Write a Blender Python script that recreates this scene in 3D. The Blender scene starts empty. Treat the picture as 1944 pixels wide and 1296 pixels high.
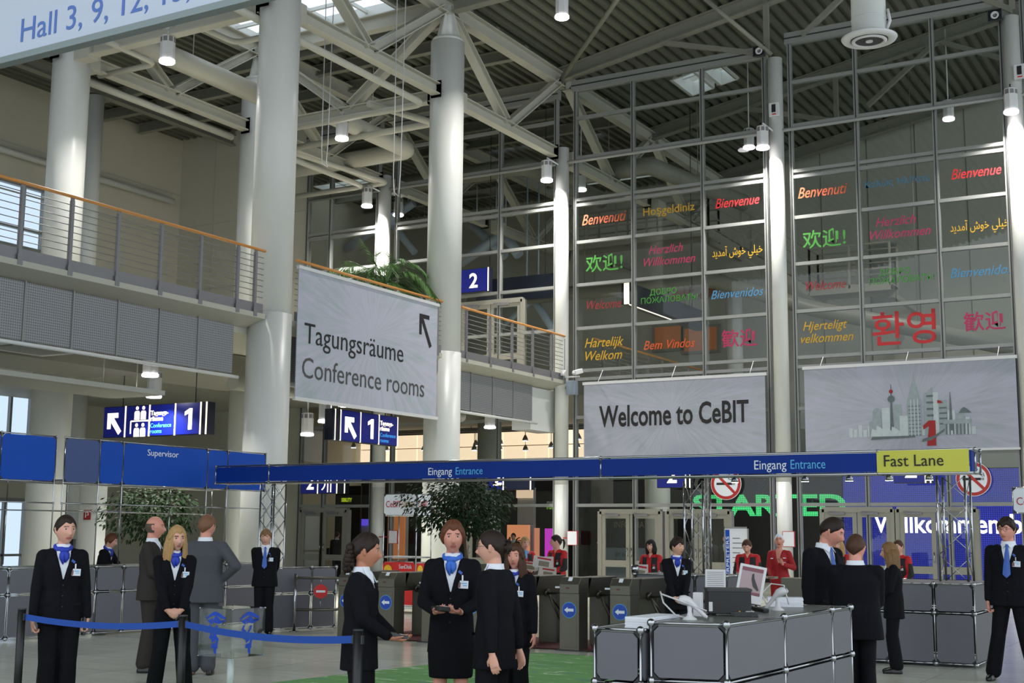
import bpy, bmesh, math, random
from math import sin, cos, pi, radians as R_, sqrt, exp, atan2, hypot
from mathutils import Vector, Matrix
from mathutils.bvhtree import BVHTree
rnd = random.Random(7)
SC = bpy.context.scene
COL = SC.collection

# ------------------------------------------------------------------ camera
# x runs along the glass wall, y into the hall, z up; photograph 1944 x 1296
FPX, EYE = 2480.0, 1.68
PIT, ROLL, YAW = R_(8.254), R_(.468), R_(30)
def _rot(v):
    c, s = cos(YAW), sin(YAW)
    return Vector((v[0]*c - v[1]*s, v[0]*s + v[1]*c, v[2]))
_f = Vector((0, cos(PIT), sin(PIT))); _u = Vector((0, -sin(PIT), cos(PIT))); _r = Vector((1, 0, 0))
CF = _rot(_f); CR = _rot(cos(ROLL)*_r + sin(ROLL)*_u); CU = _rot(-sin(ROLL)*_r + cos(ROLL)*_u)
CAMP = Vector((0, 0, EYE))
cd = bpy.data.cameras.new('camera'); cam = bpy.data.objects.new('camera', cd); COL.objects.link(cam)
cd.sensor_width = 36; cd.lens = 36*FPX/1944; cd.clip_end = 300
cam.matrix_world = Matrix(((CR.x, CU.x, -CF.x, 0), (CR.y, CU.y, -CF.y, 0), (CR.z, CU.z, -CF.z, EYE), (0, 0, 0, 1)))
SC.camera = cam
def _ray(px, py): return CF*FPX + CR*(px-972) + CU*(648-py)
def AX(px, py, d): r = _ray(px, py); return CAMP + r*((d-CAMP.x)/r.x)   # the point of a plane x, y or z = d seen at a pixel
def AY(px, py, d): r = _ray(px, py); return CAMP + r*((d-CAMP.y)/r.y)
def AZ(px, py, d): r = _ray(px, py); return CAMP + r*((d-CAMP.z)/r.z)
def AD(px, py, d): return CAMP + _ray(px, py)*(d/FPX)

# ------------------------------------------------------------------ world, exposure
w = bpy.data.worlds.new('World'); SC.world = w; w.use_nodes = True
bg = w.node_tree.nodes['Background']; bg.inputs[0].default_value = (.84, .92, 1, 1); bg.inputs[1].default_value = 1.65
SC.cycles.transparent_max_bounces = 48
vs = SC.view_settings
vs.view_transform = 'Standard'; vs.look = 'None'; vs.gamma = 1; vs.use_curve_mapping = False; vs.exposure = 0.0
LAMP_W = 330.0      # watts of one ceiling lamp

# ------------------------------------------------------------------ materials
def lin(c):
    return tuple(((v/255)/12.92 if v/255 <= .04045 else ((v/255+.055)/1.055)**2.4) for v in c)
MATS = {}
def mat(name, rgb, rough=.5, metal=0, noise=0, nscale=8, emit=0, spec=.5, bump=0, alpha=1, coat=0, sheen=0):
    """a procedural material; rgb as sRGB 0-255; noise varies its colour a little"""
    if name in MATS: return MATS[name]
    m = bpy.data.materials.new(name); m.use_nodes = True
    nt = m.node_tree; b = nt.nodes['Principled BSDF']
    c = lin(rgb)
    b.inputs['Base Color'].default_value = (*c, 1); b.inputs['Roughness'].default_value = rough
    b.inputs['Metallic'].default_value = metal; b.inputs['Specular IOR Level'].default_value = spec
    if coat: b.inputs['Coat Weight'].default_value = coat
    if sheen: b.inputs['Sheen Weight'].default_value = sheen
    if emit:
        b.inputs['Emission Color'].default_value = (*c, 1); b.inputs['Emission Strength'].default_value = emit
    if noise or bump:
        tc = nt.nodes.new('ShaderNodeTexCoord'); n = nt.nodes.new('ShaderNodeTexNoise')
        n.inputs['Scale'].default_value = nscale; n.inputs['Detail'].default_value = 4
        nt.links.new(tc.outputs['Object'], n.inputs['Vector'])
        if noise:
            mx = nt.nodes.new('ShaderNodeMix'); mx.data_type = 'RGBA'
            mx.inputs[6].default_value = (*[v*(1-noise) for v in c], 1); mx.inputs[7].default_value = (*[min(1, v*(1+noise)) for v in c], 1)
            nt.links.new(n.outputs['Fac'], mx.inputs[0]); nt.links.new(mx.outputs[2], b.inputs['Base Color'])
        if bump:
            bp = nt.nodes.new('ShaderNodeBump'); bp.inputs['Strength'].default_value = bump; bp.inputs['Distance'].default_value = .01
            nt.links.new(n.outputs['Fac'], bp.inputs['Height']); nt.links.new(bp.outputs[0], b.inputs['Normal'])
    MATS[name] = m; return m
def nodes(name):
    m = bpy.data.materials.new(name); m.use_nodes = True; MATS[name] = m
    return m, m.node_tree, m.node_tree.nodes['Principled BSDF']
def glassy(name, tint, refl, rough=.0):
    """thin clear pane: lets light through and mirrors a little"""
    m = bpy.data.materials.new(name); m.use_nodes = True; nt = m.node_tree; nt.nodes.clear()
    o = nt.nodes.new('ShaderNodeOutputMaterial'); t = nt.nodes.new('ShaderNodeBsdfTransparent'); g = nt.nodes.new('ShaderNodeBsdfGlossy')
    t.inputs[0].default_value = (*tint, 1); g.inputs['Roughness'].default_value = rough
    lw = nt.nodes.new('ShaderNodeLayerWeight'); pw = nt.nodes.new('ShaderNodeMath'); pw.operation = 'POWER'; pw.inputs[1].default_value = 5; nt.links.new(lw.outputs['Facing'], pw.inputs[0])
    ma = nt.nodes.new('ShaderNodeMath'); ma.operation = 'MULTIPLY_ADD'; ma.inputs[1].default_value = .9*refl; ma.inputs[2].default_value = .035*refl; ma.use_clamp = True
    mx = nt.nodes.new('ShaderNodeMixShader')
    nt.links.new(pw.outputs[0], ma.inputs[0]); nt.links.new(ma.outputs[0], mx.inputs[0]); nt.links.new(t.outputs[0], mx.inputs[1]); nt.links.new(g.outputs[0], mx.inputs[2]); nt.links.new(mx.outputs[0], o.inputs[0])
    MATS[name] = m; return m

M_WHITE = mat('white_painted_steel', (206, 208, 204), .38, noise=.03, nscale=3)
M_COLUMN = mat('white_column_paint', (206, 207, 201), .35, noise=.02, nscale=2)
M_COLLOW = mat('white_column_base_paint', (204, 206, 200), .36, noise=.02, nscale=2)
M_TRUSS = mat('cream_painted_steel', (180, 178, 164), .42, noise=.04, nscale=3)
M_STEEL = mat('grey_painted_steel', (124, 124, 112), .45, noise=.06, nscale=4)
M_DECK = mat('roof_deck_metal', (88, 90, 76), .5, noise=.1, nscale=2)
M_DECKD = mat('roof_deck_shadow_gap', (70, 70, 62), .6)
M_WALLB = mat('beige_wall_panel', (180, 177, 160), .6, noise=.04, nscale=1.5)
M_WALLG = mat('grey_wall_panel', (168, 168, 156), .6, noise=.05, nscale=1.2)
M_FRAME = mat('aluminium_frame', (138, 140, 136), .42, .2, noise=.04)
M_FRAMED = mat('dark_gasket', (40, 42, 42), .6)
M_GLASS = glassy('window_glass', (.86, .88, .865), .8)
M_GLASSW = glassy('window_glass_frosted_tint', (.72, .77, .82), .8)
M_CLEAR = glassy('clear_acrylic', (.95, .97, .975), 1.3)
M_CHROME = mat('chrome', (176, 178, 180), .12, 1, noise=.02)
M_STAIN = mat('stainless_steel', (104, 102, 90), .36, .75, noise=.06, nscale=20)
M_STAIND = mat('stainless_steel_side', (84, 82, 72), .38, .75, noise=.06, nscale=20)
M_RAILG = mat('grey_railing_paint', (122, 120, 122), .4, .2, noise=.04)
M_WOOD = mat('beech_handrail', (206, 140, 66), .4, noise=.12, nscale=14)
M_SLAB = mat('balcony_slab_paint', (176, 174, 160), .6, noise=.03)
M_PANEL = mat('grey_counter_panel', (100, 100, 107), .42, noise=.03, nscale=5)
M_TOP = mat('grey_counter_top', (98, 102, 96), .3, noise=.05, nscale=6)
M_BLACK = mat('black_plastic', (16, 16, 17), .4, noise=.1)
M_DARK = mat('dark_grey_plastic', (46, 48, 48), .45, noise=.1)
M_BLUE = mat('blue_sign_panel', (8, 74, 176), .55, spec=.25, noise=.03, nscale=3)
M_BLUED = mat('deep_blue_banner', (5, 48, 136), .55, spec=.2, noise=.03, nscale=3)
M_BELT = mat('blue_belt_webbing', (18, 70, 158), .7, noise=.05, nscale=30)
M_YELLOW = mat('yellow_banner_panel', (206, 204, 72), .5, noise=.02)
M_TXTW = mat('white_lettering', (228, 234, 240), .5, noise=.02)
M_TXTB = mat('light_blue_lettering', (80, 176, 226), .5, noise=.02)
M_TXTK = mat('black_lettering', (20, 20, 20), .6, noise=.05)
M_TXTG = mat('dark_grey_lettering', (72, 72, 70), .6, noise=.05)
M_LITW = mat('lit_white_face', (255, 240, 216), .4, emit=1.5, noise=.01)
M_LITB = mat('lit_blue_face', (8, 20, 106), .3, emit=.45, noise=.05)
M_LITG = mat('lit_green_face', (30, 140, 40), .3, emit=.7, noise=.03)
M_LITLB = mat('lit_light_blue_text', (60, 150, 220), .4, emit=.8, noise=.02)
M_SIGNK = mat('unlit_sign_box', (14, 20, 38), .3, noise=.1)
M_LAMP = mat('lamp_lens', (255, 250, 255), .3, emit=14, noise=.01)
M_RED = mat('red_plastic', (206, 24, 24), .4, noise=.03)
M_PAPER = mat('white_paper', (226, 228, 234), .7, noise=.03, nscale=20)
M_GREYP = mat('light_grey_plastic', (206, 206, 206), .4, noise=.02)
M_RUBBER = mat('black_rubber', (24, 24, 24), .7, noise=.1)

# ------------------------------------------------------------------ mesh helpers
class MB:
    """collects shapes and links them as ONE mesh object"""
    def __init__(s): s.bm = bmesh.new()
    def face(s, pts, mi=0):
        vs_ = [s.bm.verts.new(p) for p in pts]
        try: f = s.bm.faces.new(vs_); f.material_index = mi; return f
        except ValueError: return None
    def box(s, x0, x1, y0, y1, z0, z1, mi=0):
        v = [s.bm.verts.new((x, y, z)) for x in (x0, x1) for y in (y0, y1) for z in (z0, z1)]
        for q in ((0, 1, 3, 2), (4, 6, 7, 5), (0, 4, 5, 1), (2, 3, 7, 6), (0, 2, 6, 4), (1, 5, 7, 3)):
            s.bm.faces.new([v[i] for i in q]).material_index = mi
        return s
    def bar(s, p0, p1, wd, ht, mi=0, up=(0, 0, 1)):
        """square bar from p0 to p1, wd across and ht along up"""
        p0, p1 = Vector(p0), Vector(p1); d = (p1-p0)
        if d.length < 1e-6: return s
        d.normalize(); u = Vector(up)
        if abs(d.dot(u)) > .98: u = Vector((0, 1, 0)) if abs(d.y) < .9 else Vector((1, 0, 0))
        sd = d.cross(u).normalized()*wd/2; u2 = sd.cross(d).normalized()*ht/2
        v = [s.bm.verts.new(p + a*sd + b*u2) for p in (p0, p1) for a, b in ((-1, -1), (1, -1), (1, 1), (-1, 1))]
        for q in ((3, 2, 1, 0), (4, 5, 6, 7), (0, 1, 5, 4), (1, 2, 6, 5), (2, 3, 7, 6), (3, 0, 4, 7)):
            s.bm.faces.new([v[i] for i in q]).material_index = mi
        return s
    def ibeam(s, p0, p1, h=.32, wd=.26, t=.03, mi=0):
        p0, p1 = Vector(p0), Vector(p1); d = (p1-p0).normalized(); u = Vector((0, 0, 1))
        if abs(d.z) > .98: u = Vector((1, 0, 0))
        sd = d.cross(u).normalized(); u2 = sd.cross(d).normalized()
        s.bar(p0, p1, t*.8, h-2*t, mi, u2)
        for k in (-1, 1):
            o = u2*k*(h-t)/2; s.bar(p0+o, p1+o, wd, t, mi, u2)
        return s
    def cyl(s, p0, p1, r0, r1=None, n=16, mi=0, cap=True, smooth=True):
        p0, p1 = Vector(p0), Vector(p1); r1 = r0 if r1 is None else r1
        d = (p1-p0).normalized(); u = Vector((0, 0, 1)) if abs(d.z) < .9 else Vector((1, 0, 0))
        a = d.cross(u).normalized(); b = d.cross(a).normalized()
        A = [s.bm.verts.new(p0 + r0*(cos(2*pi*i/n)*a + sin(2*pi*i/n)*b)) for i in range(n)]
        B = [s.bm.verts.new(p1 + r1*(cos(2*pi*i/n)*a + sin(2*pi*i/n)*b)) for i in range(n)]
        for i in range(n):
            f = s.bm.faces.new((A[i], B[i], B[(i+1) % n], A[(i+1) % n])); f.material_index = mi; f.smooth = smooth
        if cap:
            s.bm.faces.new(A).material_index = mi; s.bm.faces.new(B[::-1]).material_index = mi
        return s
    def tube(s, pts, r, n=10, mi=0, closed=False, taper=None):
        pts = [Vector(p) for p in pts]; rings = []
        m = len(pts); prev = None
        for i, p in enumerate(pts):
            d = (pts[min(i+1, m-1)] - pts[max(i-1, 0)])
            if d.length < 1e-9: d = Vector((0, 0, 1))
            d.normalize()
            if prev is None: u = Vector((0, 0, 1)) if abs(d.z) < .9 else Vector((1, 0, 0)); a = d.cross(u).normalized()
            else:
                a = prev - d*prev.dot(d); a.normalize()
            prev = a; b = d.cross(a)
            rr = r if taper is None else r*taper[i]
            rings.append([s.bm.verts.new(p + rr*(cos(2*pi*k/n)*a + sin(2*pi*k/n)*b)) for k in range(n)])
        for i in range(m-1):
            for k in range(n):
                f = s.bm.faces.new((rings[i][k], rings[i+1][k], rings[i+1][(k+1) % n], rings[i][(k+1) % n])); f.material_index = mi; f.smooth = True
        s.bm.faces.new(rings[0][::1]).material_index = mi; s.bm.faces.new(rings[-1][::-1]).material_index = mi
        return s
    def sphere(s, c, r, n=14, m=8, mi=0, sc=(1, 1, 1)):
        c = Vector(c); rings = []
        for j in range(1, m):
            t = pi*j/m
            rings.append([s.bm.verts.new(c + Vector((r*sc[0]*sin(t)*cos(2*pi*i/n), r*sc[1]*sin(t)*sin(2*pi*i/n), r*sc[2]*cos(t)))) for i in range(n)])
        top = s.bm.verts.new(c + Vector((0, 0, r*sc[2]))); bot = s.bm.verts.new(c - Vector((0, 0, r*sc[2])))
        fs = []
        for i in range(n):
            k = (i+1) % n
            fs.append(s.bm.faces.new((top, rings[0][i], rings[0][k]))); fs.append(s.bm.faces.new((bot, rings[-1][k], rings[-1][i])))
            for j in range(m-2): fs.append(s.bm.faces.new((rings[j][i], rings[j+1][i], rings[j+1][k], rings[j][k])))
        for f in fs: f.smooth = True; f.material_index = mi
        return s
    def loft(s, rings, mi=0, smooth=True, cap=True):
        V = [[s.bm.verts.new(p) for p in r] for r in rings]; n = len(V[0])
        for a, b in zip(V, V[1:]):
            for i in range(n):
                f = s.bm.faces.new((a[i], a[(i+1) % n], b[(i+1) % n], b[i])); f.smooth = smooth; f.material_index = mi
        if cap:
            s.bm.faces.new(V[0][::-1]).material_index = mi; s.bm.faces.new(V[-1]).material_index = mi
        return s
    def lathe(s, c, prof, n=24, mi=0, smooth=True, cap=True):
        c = Vector(c)
        return s.loft([[c + Vector((r*cos(2*pi*i/n), r*sin(2*pi*i/n), z)) for i in range(n)] for r, z in prof], mi, smooth, cap)
    def prism(s, pts, off, mi=0):
        """polygon pts pushed by the vector off"""
        pts = [Vector(p) for p in pts]; off = Vector(off)
        a = [s.bm.verts.new(p) for p in pts]; b = [s.bm.verts.new(p+off) for p in pts]; n = len(a)
        s.bm.faces.new(a).material_index = mi; s.bm.faces.new(b[::-1]).material_index = mi
        for i in range(n): s.bm.faces.new((a[i], b[i], b[(i+1) % n], a[(i+1) % n])).material_index = mi
        return s
    def build(s, name, mats, parent=None, bevel=0, fix=True):
        if fix: bmesh.ops.recalc_face_normals(s.bm, faces=s.bm.faces)
        me = bpy.data.meshes.new(name); s.bm.to_mesh(me); s.bm.free()
        return link(name, me, mats, parent, bevel)
def link(name, me, mats, parent=None, bevel=0):
    o = bpy.data.objects.new(name, me); COL.objects.link(o)
    for m in (mats if isinstance(mats, (list, tuple)) else [mats]): me.materials.append(m)
    if bevel:
        bv = o.modifiers.new('bevel', 'BEVEL'); bv.width = bevel; bv.segments = 2; bv.limit_method = 'ANGLE'; bv.angle_limit = R_(40)
    if parent is not None: attach(o, parent)
    return o
BASE = {}
def attach(o, parent):
    o.parent = parent; o.matrix_parent_inverse = BASE[parent.name].inverted() if parent.name in BASE else Matrix.Identity(4)
def tag(o, label=None, cat=None, group=None, kind=None):
    if label: o['label'] = label
    if cat: o['category'] = cat
    if group: o['group'] = group
    if kind: o['kind'] = kind
    return o
def thing(name, loc, label, cat, group=None, kind=None):
    o = bpy.data.objects.new(name, None); COL.objects.link(o); o.location = loc; o.empty_display_size = .1
    BASE[o.name] = Matrix.Translation(Vector(loc))
    return tag(o, label, cat, group, kind)
def structure(o, label=None, cat=None): return tag(o, label, cat, kind='structure')
def part_copy(o, root, new, shift):
    c = o.copy(); COL.objects.link(c); c.parent = new; return c
def dup(root, shift, label=None, group=None):
    """a copy of a thing, its parts and their sub-parts, moved by shift"""
    r = root.copy(); COL.objects.link(r); r.location = Vector(root.location) + Vector(shift)
    if label: r['label'] = label
    if group: r['group'] = group
    for ch in list(root.children):
        c = ch.copy(); COL.objects.link(c); c.parent = r
        for g in ch.children:
            d = g.copy(); COL.objects.link(d); d.parent = c
    return r
def text_mesh(body, size, extrude=.002, shear=0, squash=1, bold=0, align='LEFT', spacing=1, line=1):
    c = bpy.data.curves.new('t', 'FONT'); c.body = body; c.size = size; c.extrude = extrude; c.shear = shear
    c.align_x = align; c.offset = bold; c.resolution_u = 3; c.space_character = spacing; c.space_line = line
    o = bpy.data.objects.new('t', c); COL.objects.link(o)
    dg = bpy.context.evaluated_depsgraph_get(); dg.update()
    me = bpy.data.meshes.new_from_object(o.evaluated_get(dg))
    bpy.data.objects.remove(o); bpy.data.curves.remove(c)
    if squash != 1:
        for v in me.vertices: v.co.x *= squash
    return me
def text(name, body, p, ex, ez, size, m, parent=None, fit=None, tilt=0, zs=1, **kw):
    """lettering as a mesh: starts at p, runs along ex with its height along ez; fit = wanted width in metres"""
    me = text_mesh(body, size, **kw)
    xs = [v.co.x for v in me.vertices]
    if fit and xs:
        k = fit/(max(xs)-min(xs)); x0 = min(xs)
        for v in me.vertices: v.co.x = (v.co.x-x0)*k
    for v in me.vertices: v.co.y *= zs
    ex, ez = Vector(ex).normalized(), Vector(ez).normalized(); ey = ez.cross(ex)
    if tilt:
        ex, ez = ex*cos(tilt)+ez*sin(tilt), ez*cos(tilt)-ex*sin(tilt)
    Mx = Matrix(((ex.x, ez.x, ey.x, p[0]), (ex.y, ez.y, ey.y, p[1]), (ex.z, ez.z, ey.z, p[2]), (0, 0, 0, 1)))
    me.transform(Mx); me.materials.clear()
    ey = ex.cross(ez)
    return link(name, me, m, parent)
EXV, EYV, EZ = Vector((1, 0, 0)), Vector((0, 1, 0)), Vector((0, 0, 1))
# ================================================================== THE SETTING
GX = [-30.3, -23.9, -17.5, -10.95, -4.85]      # column grid across
GY = [20.4, 27.0, 33.4]                        # column grid into depth
WY = 33.4                                      # the glass wall
FARY = 47.0                                    # grey wall of the hall beyond
def zr(x): return 15.45 + .176*(x+17.5) if x > -17.5 else 15.45      # underside of the roof deck

# ---- floor
m, nt, b = nodes('pale_stone_floor_tiles')
tc = nt.nodes.new('ShaderNodeTexCoord'); br = nt.nodes.new('ShaderNodeTexBrick'); no = nt.nodes.new('ShaderNodeTexNoise')
mp = nt.nodes.new('ShaderNodeMapping')
br.offset = 0; br.inputs['Scale'].default_value = 1; br.inputs['Mortar Size'].default_value = .004; br.inputs['Brick Width'].default_value = 1.2; br.inputs['Row Height'].default_value = .6
br.inputs['Color1'].default_value = (*lin((206, 207, 192)), 1); br.inputs['Color2'].default_value = (*lin((196, 198, 184)), 1); br.inputs['Mortar'].default_value = (*lin((138, 140, 128)), 1)
no.inputs['Scale'].default_value = 2.2; no.inputs['Detail'].default_value = 6
mp.inputs['Scale'].default_value = (1, 4, 1)
mx = nt.nodes.new('ShaderNodeMix'); mx.data_type = 'RGBA'; mx.blend_type = 'MULTIPLY'; mx.inputs[0].default_value = .35
cr = nt.nodes.new('ShaderNodeValToRGB'); cr.color_ramp.elements[0].color = (.72, .74, .7, 1); cr.color_ramp.elements[1].color = (1, 1, .98, 1); cr.color_ramp.elements[0].position = .3; cr.color_ramp.elements[1].position = .7
nt.links.new(tc.outputs['Object'], br.inputs['Vector']); nt.links.new(tc.outputs['Object'], mp.inputs[0]); nt.links.new(mp.outputs[0], no.inputs['Vector'])
nt.links.new(no.outputs['Fac'], cr.inputs[0]); nt.links.new(br.outputs['Color'], mx.inputs[6]); nt.links.new(cr.outputs[0], mx.inputs[7]); nt.links.new(mx.outputs[2], b.inputs['Base Color'])
b.inputs['Roughness'].default_value = .2; b.inputs['Specular IOR Level'].default_value = .45
structure(MB().box(-42, 16, -14, 62, -.2, 0).build('floor', MATS['pale_stone_floor_tiles']))

# ---- roof deck: trapezoidal sheets running into the depth, with rooflights left open
HOLES_L = [(-23.0, -19.5, 43.0, 45.6), (-31.0, -28.8, 49.6, 53.6), (-32.8, -30.4, 40.5, 43.0), (-24.6, -19.3, 24.2, 27.6), (-24.6, -19.3, 17.2, 19.6)]
HOLES_R = [(-15.5, -14.75, 36.75, 38.45), (-14.5, -13.9, 36.95, 38.4)]
def deck(name, x0, x1, y0, y1, holes, zf, P=.32):
    mb = MB(); n = int(round((x1-x0)/P)); P = (x1-x0)/n
    for i in range(n):
        xa = x0+i*P
        segs = [(y0, y1)]
        for hx0, hx1, hy0, hy1 in holes:
            if hx0 <= xa+P/2 <= hx1:
                segs = [q for s0, s1 in segs for q in ((s0, min(s1, hy0)), (max(s0, hy1), s1)) if q[1]-q[0] > .01]
        pr = [(0, 0, 0), (.42, 0, 0), (.54, .13, 1), (.88, .13, 1), (1, 0, 0)]
        for s0, s1 in segs:
            for (u0, h0, a), (u1, h1, b_) in zip(pr, pr[1:]):
                xA, xB = xa+u0*P, xa+u1*P
                mb.face([(xA, s0, zf(xA)+h0), (xB, s0, zf(xB)+h1), (xB, s1, zf(xB)+h1), (xA, s1, zf(xA)+h0)])
    mb.box(x0, x1, y0, y0+.02, zf(x0)-.02, zf(x0)+.2) if False else None
    return structure(mb.build(name, M_DECK, fix=False))
deck('ceiling_left', -36, -17.5, -1, 62, HOLES_L, lambda x: 15.45)
deck('ceiling_right', -17.5, 16, -1, 62, HOLES_R, zr)
M_SKY = glassy('rooflight_glazing', (.9, .93, .95), .5)
for i, (hx0, hx1, hy0, hy1) in enumerate(HOLES_L+HOLES_R):
    z = zr((hx0+hx1)/2)+.3; fr = MB(); k = (zr(hx1)-zr(hx0))/2
    for x in (hx0, hx1): fr.box(x-.05, x+.05, hy0, hy1, zr(x)-.02, zr(x)+.45)
    for y in (hy0, hy1): fr.prism([(hx0, y, zr(hx0)-.02), (hx1, y, zr(hx1)-.02), (hx1, y, zr(hx1)+.45), (hx0, y, zr(hx0)+.45)], (0, .06, 0))
    nb = 3 if hx1-hx0 > 2 else 1
    for q in range(1, nb+1):
        y = hy0+(hy1-hy0)*q/(nb+1); fr.bar((hx0, y, zr(hx0)+.3), (hx1, y, zr(hx1)+.3), .07, .1)
    if nb > 1:
        for q in range(1, 4): x = hx0+(hx1-hx0)*q/4; fr.bar((x, hy0, z), (x, hy1, z), .07, .1)
    f = structure(fr.build('window_%d' % (i+1), M_WHITE)); structure(MB().face([(hx0, hy0, zr(hx0)+.42), (hx1, hy0, zr(hx1)+.42), (hx1, hy1, zr(hx1)+.42), (hx0, hy1, zr(hx0)+.42)]) and f)
    g = MB(); g.face([(hx0, hy0, zr(hx0)+.42), (hx1, hy0, zr(hx1)+.42), (hx1, hy1, zr(hx1)+.42), (hx0, hy1, zr(hx0)+.42)]); g.build('pane', M_SKY, f)

# ---- side walls
wl = MB(); WX = -33.0
wins = [(24.6, 27.5, 10.25, 12.2), (24.6, 27.5, .15, 2.5), (24.6, 27.5, 3.6, 6.0), (20.2, 23.6, 10.25, 12.2), (20.2, 23.6, 3.2, 5.2), (14, 19, 8, 12.2)]
ys = sorted({-14, 62, *[v for w_ in wins for v in w_[:2]]}); zs = sorted({0, 15.6, *[v for w_ in wins for v in w_[2:]]})
for ya, yb in zip(ys, ys[1:]):
    for za, zb in zip(zs, zs[1:]):
        if not any(w_[0] <= (ya+yb)/2 <= w_[1] and w_[2] <= (za+zb)/2 <= w_[3] for w_ in wins):
            wl.box(WX-.2, WX, ya, yb, za, zb)
structure(wl.build('wall_left', M_WALLB))
gr = MB()
for z, r in ((7.6, .02), (9.6, .02), (11.9, .02), (13.4, .02)): gr.box(WX-.01, WX+.015, -5, WY, z, z+.05)
structure(gr.build('trim_1', M_WALLG))
for i, (ya, yb, za, zb) in enumerate(wins):
    f = MB()
    for y in (ya, yb): f.box(WX-.12, WX+.04, y-.05, y+.05, za-.05, zb+.05)
    for z in (za, zb): f.box(WX-.12, WX+.04, ya, yb, z-.05, z+.05)
    ym = ya+(yb-ya)*.73; f.box(WX-.1, WX+.02, ym-.04, ym+.04, za, zb); f.box(WX-.1, WX+.02, ya, yb, za+(zb-za)*.28, za+(zb-za)*.28+.07)
    o = structure(f.build('window_%d' % (i+20), M_FRAME)); MB().box(WX-.08, WX-.07, ya, yb, za, zb).build('pane', M_GLASSW, o)
structure(MB().box(WX, -27.2, WY, WY+.25, 0, 15.5).build('wall_back', M_WALLB))
tj = MB()
for z in (7.6, 9.9, 12.2): tj.box(WX, -27.2, WY-.012, WY, z, z+.03)
for x in (-31.4, -29.6): tj.box(x, x+.03, WY-.012, WY, 6, 15.4)
structure(tj.build('trim_2', M_WALLG))
structure(MB().box(-42, 16, FARY, FARY+.3, 0, 22).build('wall_far', M_WALLG))
tf = MB()
for x in [-15.6+1.75*i for i in range(10)]: tf.box(x, x+.035, FARY-.012, FARY, 0, 21)
structure(tf.build('trim_3', mat('panel_joint', (112, 112, 104), .7)))

# wall-mounted pipes of the left wall
for z, y0, y1, r in ((13.05, 8, 32.8, .11), (9.9, 8, 32.8, .05), (9.6, 8, 32.8, .05)):
    mb = MB(); mb.cyl((WX+.25, y0, z), (WX+.25, y1, z), r, n=12)
    for y in range(10, 33, 4): mb.box(WX, WX+.25, y-.03, y+.03, z-.03, z+.03)
    tag(mb.build('wall_pipe', M_WHITE), {13.05: 'thick pale pipe running along the left beige wall', 9.9: 'upper thin pipe of the pair along the left beige wall', 9.6: 'lower thin pipe of the pair along the left beige wall'}[z], 'pipe')

# ---- round columns
def column(x, y, r, ztop, low=6.0, rl=None):
    mb = MB(); rl = rl or r
    mb.cyl((x, y, 0), (x, y, low), rl, n=40, mi=1)
    mb.cyl((x, y, low), (x, y, ztop), r, n=40)
    if ztop > 13.5 and r > .4:
        mb.cyl((x, y, ztop), (x, y, ztop+.1), r, r-.05, n=40)
        for a in range(4):                                   # tapering steel head
            c, s = cos(a*pi/2), sin(a*pi/2)
            mb.prism([(x+c*r*.82, y+s*r*.82, ztop+.1), (x+c*.03, y+s*.03, ztop+.1), (x+c*.03, y+s*.03, 15.0), (x+c*.14, y+s*.14, 15.0)], (-s*.03, c*.03, 0))
        mb.cyl((x, y, ztop+.1), (x, y, 15.1), .16, .12, n=8)
    return structure(mb.build('column', [M_COLUMN, M_COLLOW]))
for x, y in ((-17.6, 20.5), (-17.6, 27.05), (-23.95, 20.5), (-23.95, 27.05)): column(x, y, .435, 14.1, 6.05, .455)
column(-30.6, 27.2, .25, 14.85)
for x in (-23.9, -17.5, -10.95, -4.85): column(x, WY-.2, .2, 14.5 if x > -15 else 12.9, 3)
for x, y, zt in ((-17.5, 40, 5.6), (-24, 40, 5.6), (-16.8, 45.6, 11)): column(x, y, .42 if y < 45 else .3, min(zt, 13.4))

# ---- roof beams and trusses
def beam(p0, p1, h=.36, w_=.28, name='beam', m_=None):
    return structure(MB().ibeam(p0, p1, h, w_).build(name, m_ or M_WHITE))
def truss(p0, p1, zb=12.72, zt=15.05, pipes=True, diag=True, top=True):
    """lower chord, V of diagonals and upper chord between two columns"""
    (xa, ya), (xb, yb) = p0, p1; d = Vector((xb-xa, yb-ya, 0)).normalized(); e = .42
    A, B = Vector((xa, ya, 0)), Vector((xb, yb, 0)); Mid = (A+B)/2
    mb = MB(); mb.ibeam(A+d*e+EZ*zb, B-d*e+EZ*zb, .3, .25)
    for P, s in ((A, 1), (B, -1)):
        mb.box(*sorted((P.x+d.x*s*(e-.12)-.16, P.x+d.x*s*(e+.2)+.16)), *sorted((P.y+d.y*s*(e-.12)-.16, P.y+d.y*s*(e+.2)+.16)), zb-.22, zb+.22)
    if diag:
        for P in (A, B):
            q = (P-Mid).normalized()
            mb.ibeam(Mid+q*.12+EZ*(zb+.16), P-q*.2+EZ*(zt-.1), .24, .24)
    if top: mb.ibeam(A+EZ*zt, B+EZ*zt, .42, .28)
    return structure(mb.build('truss', M_TRUSS))
for x in (-17.6, -23.9):
    for ya, yb in ((13.9, 20.4), (20.4, 27), (27, 33.3)): truss((x, ya), (x, yb))
for y in (13.9, 20.4, 27): truss((-23.9, y), (-17.6, y))
for x in (-17.6, -24): truss((x, 33.6), (x, 40)); truss((x, 40), (x, 46.4))
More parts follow.
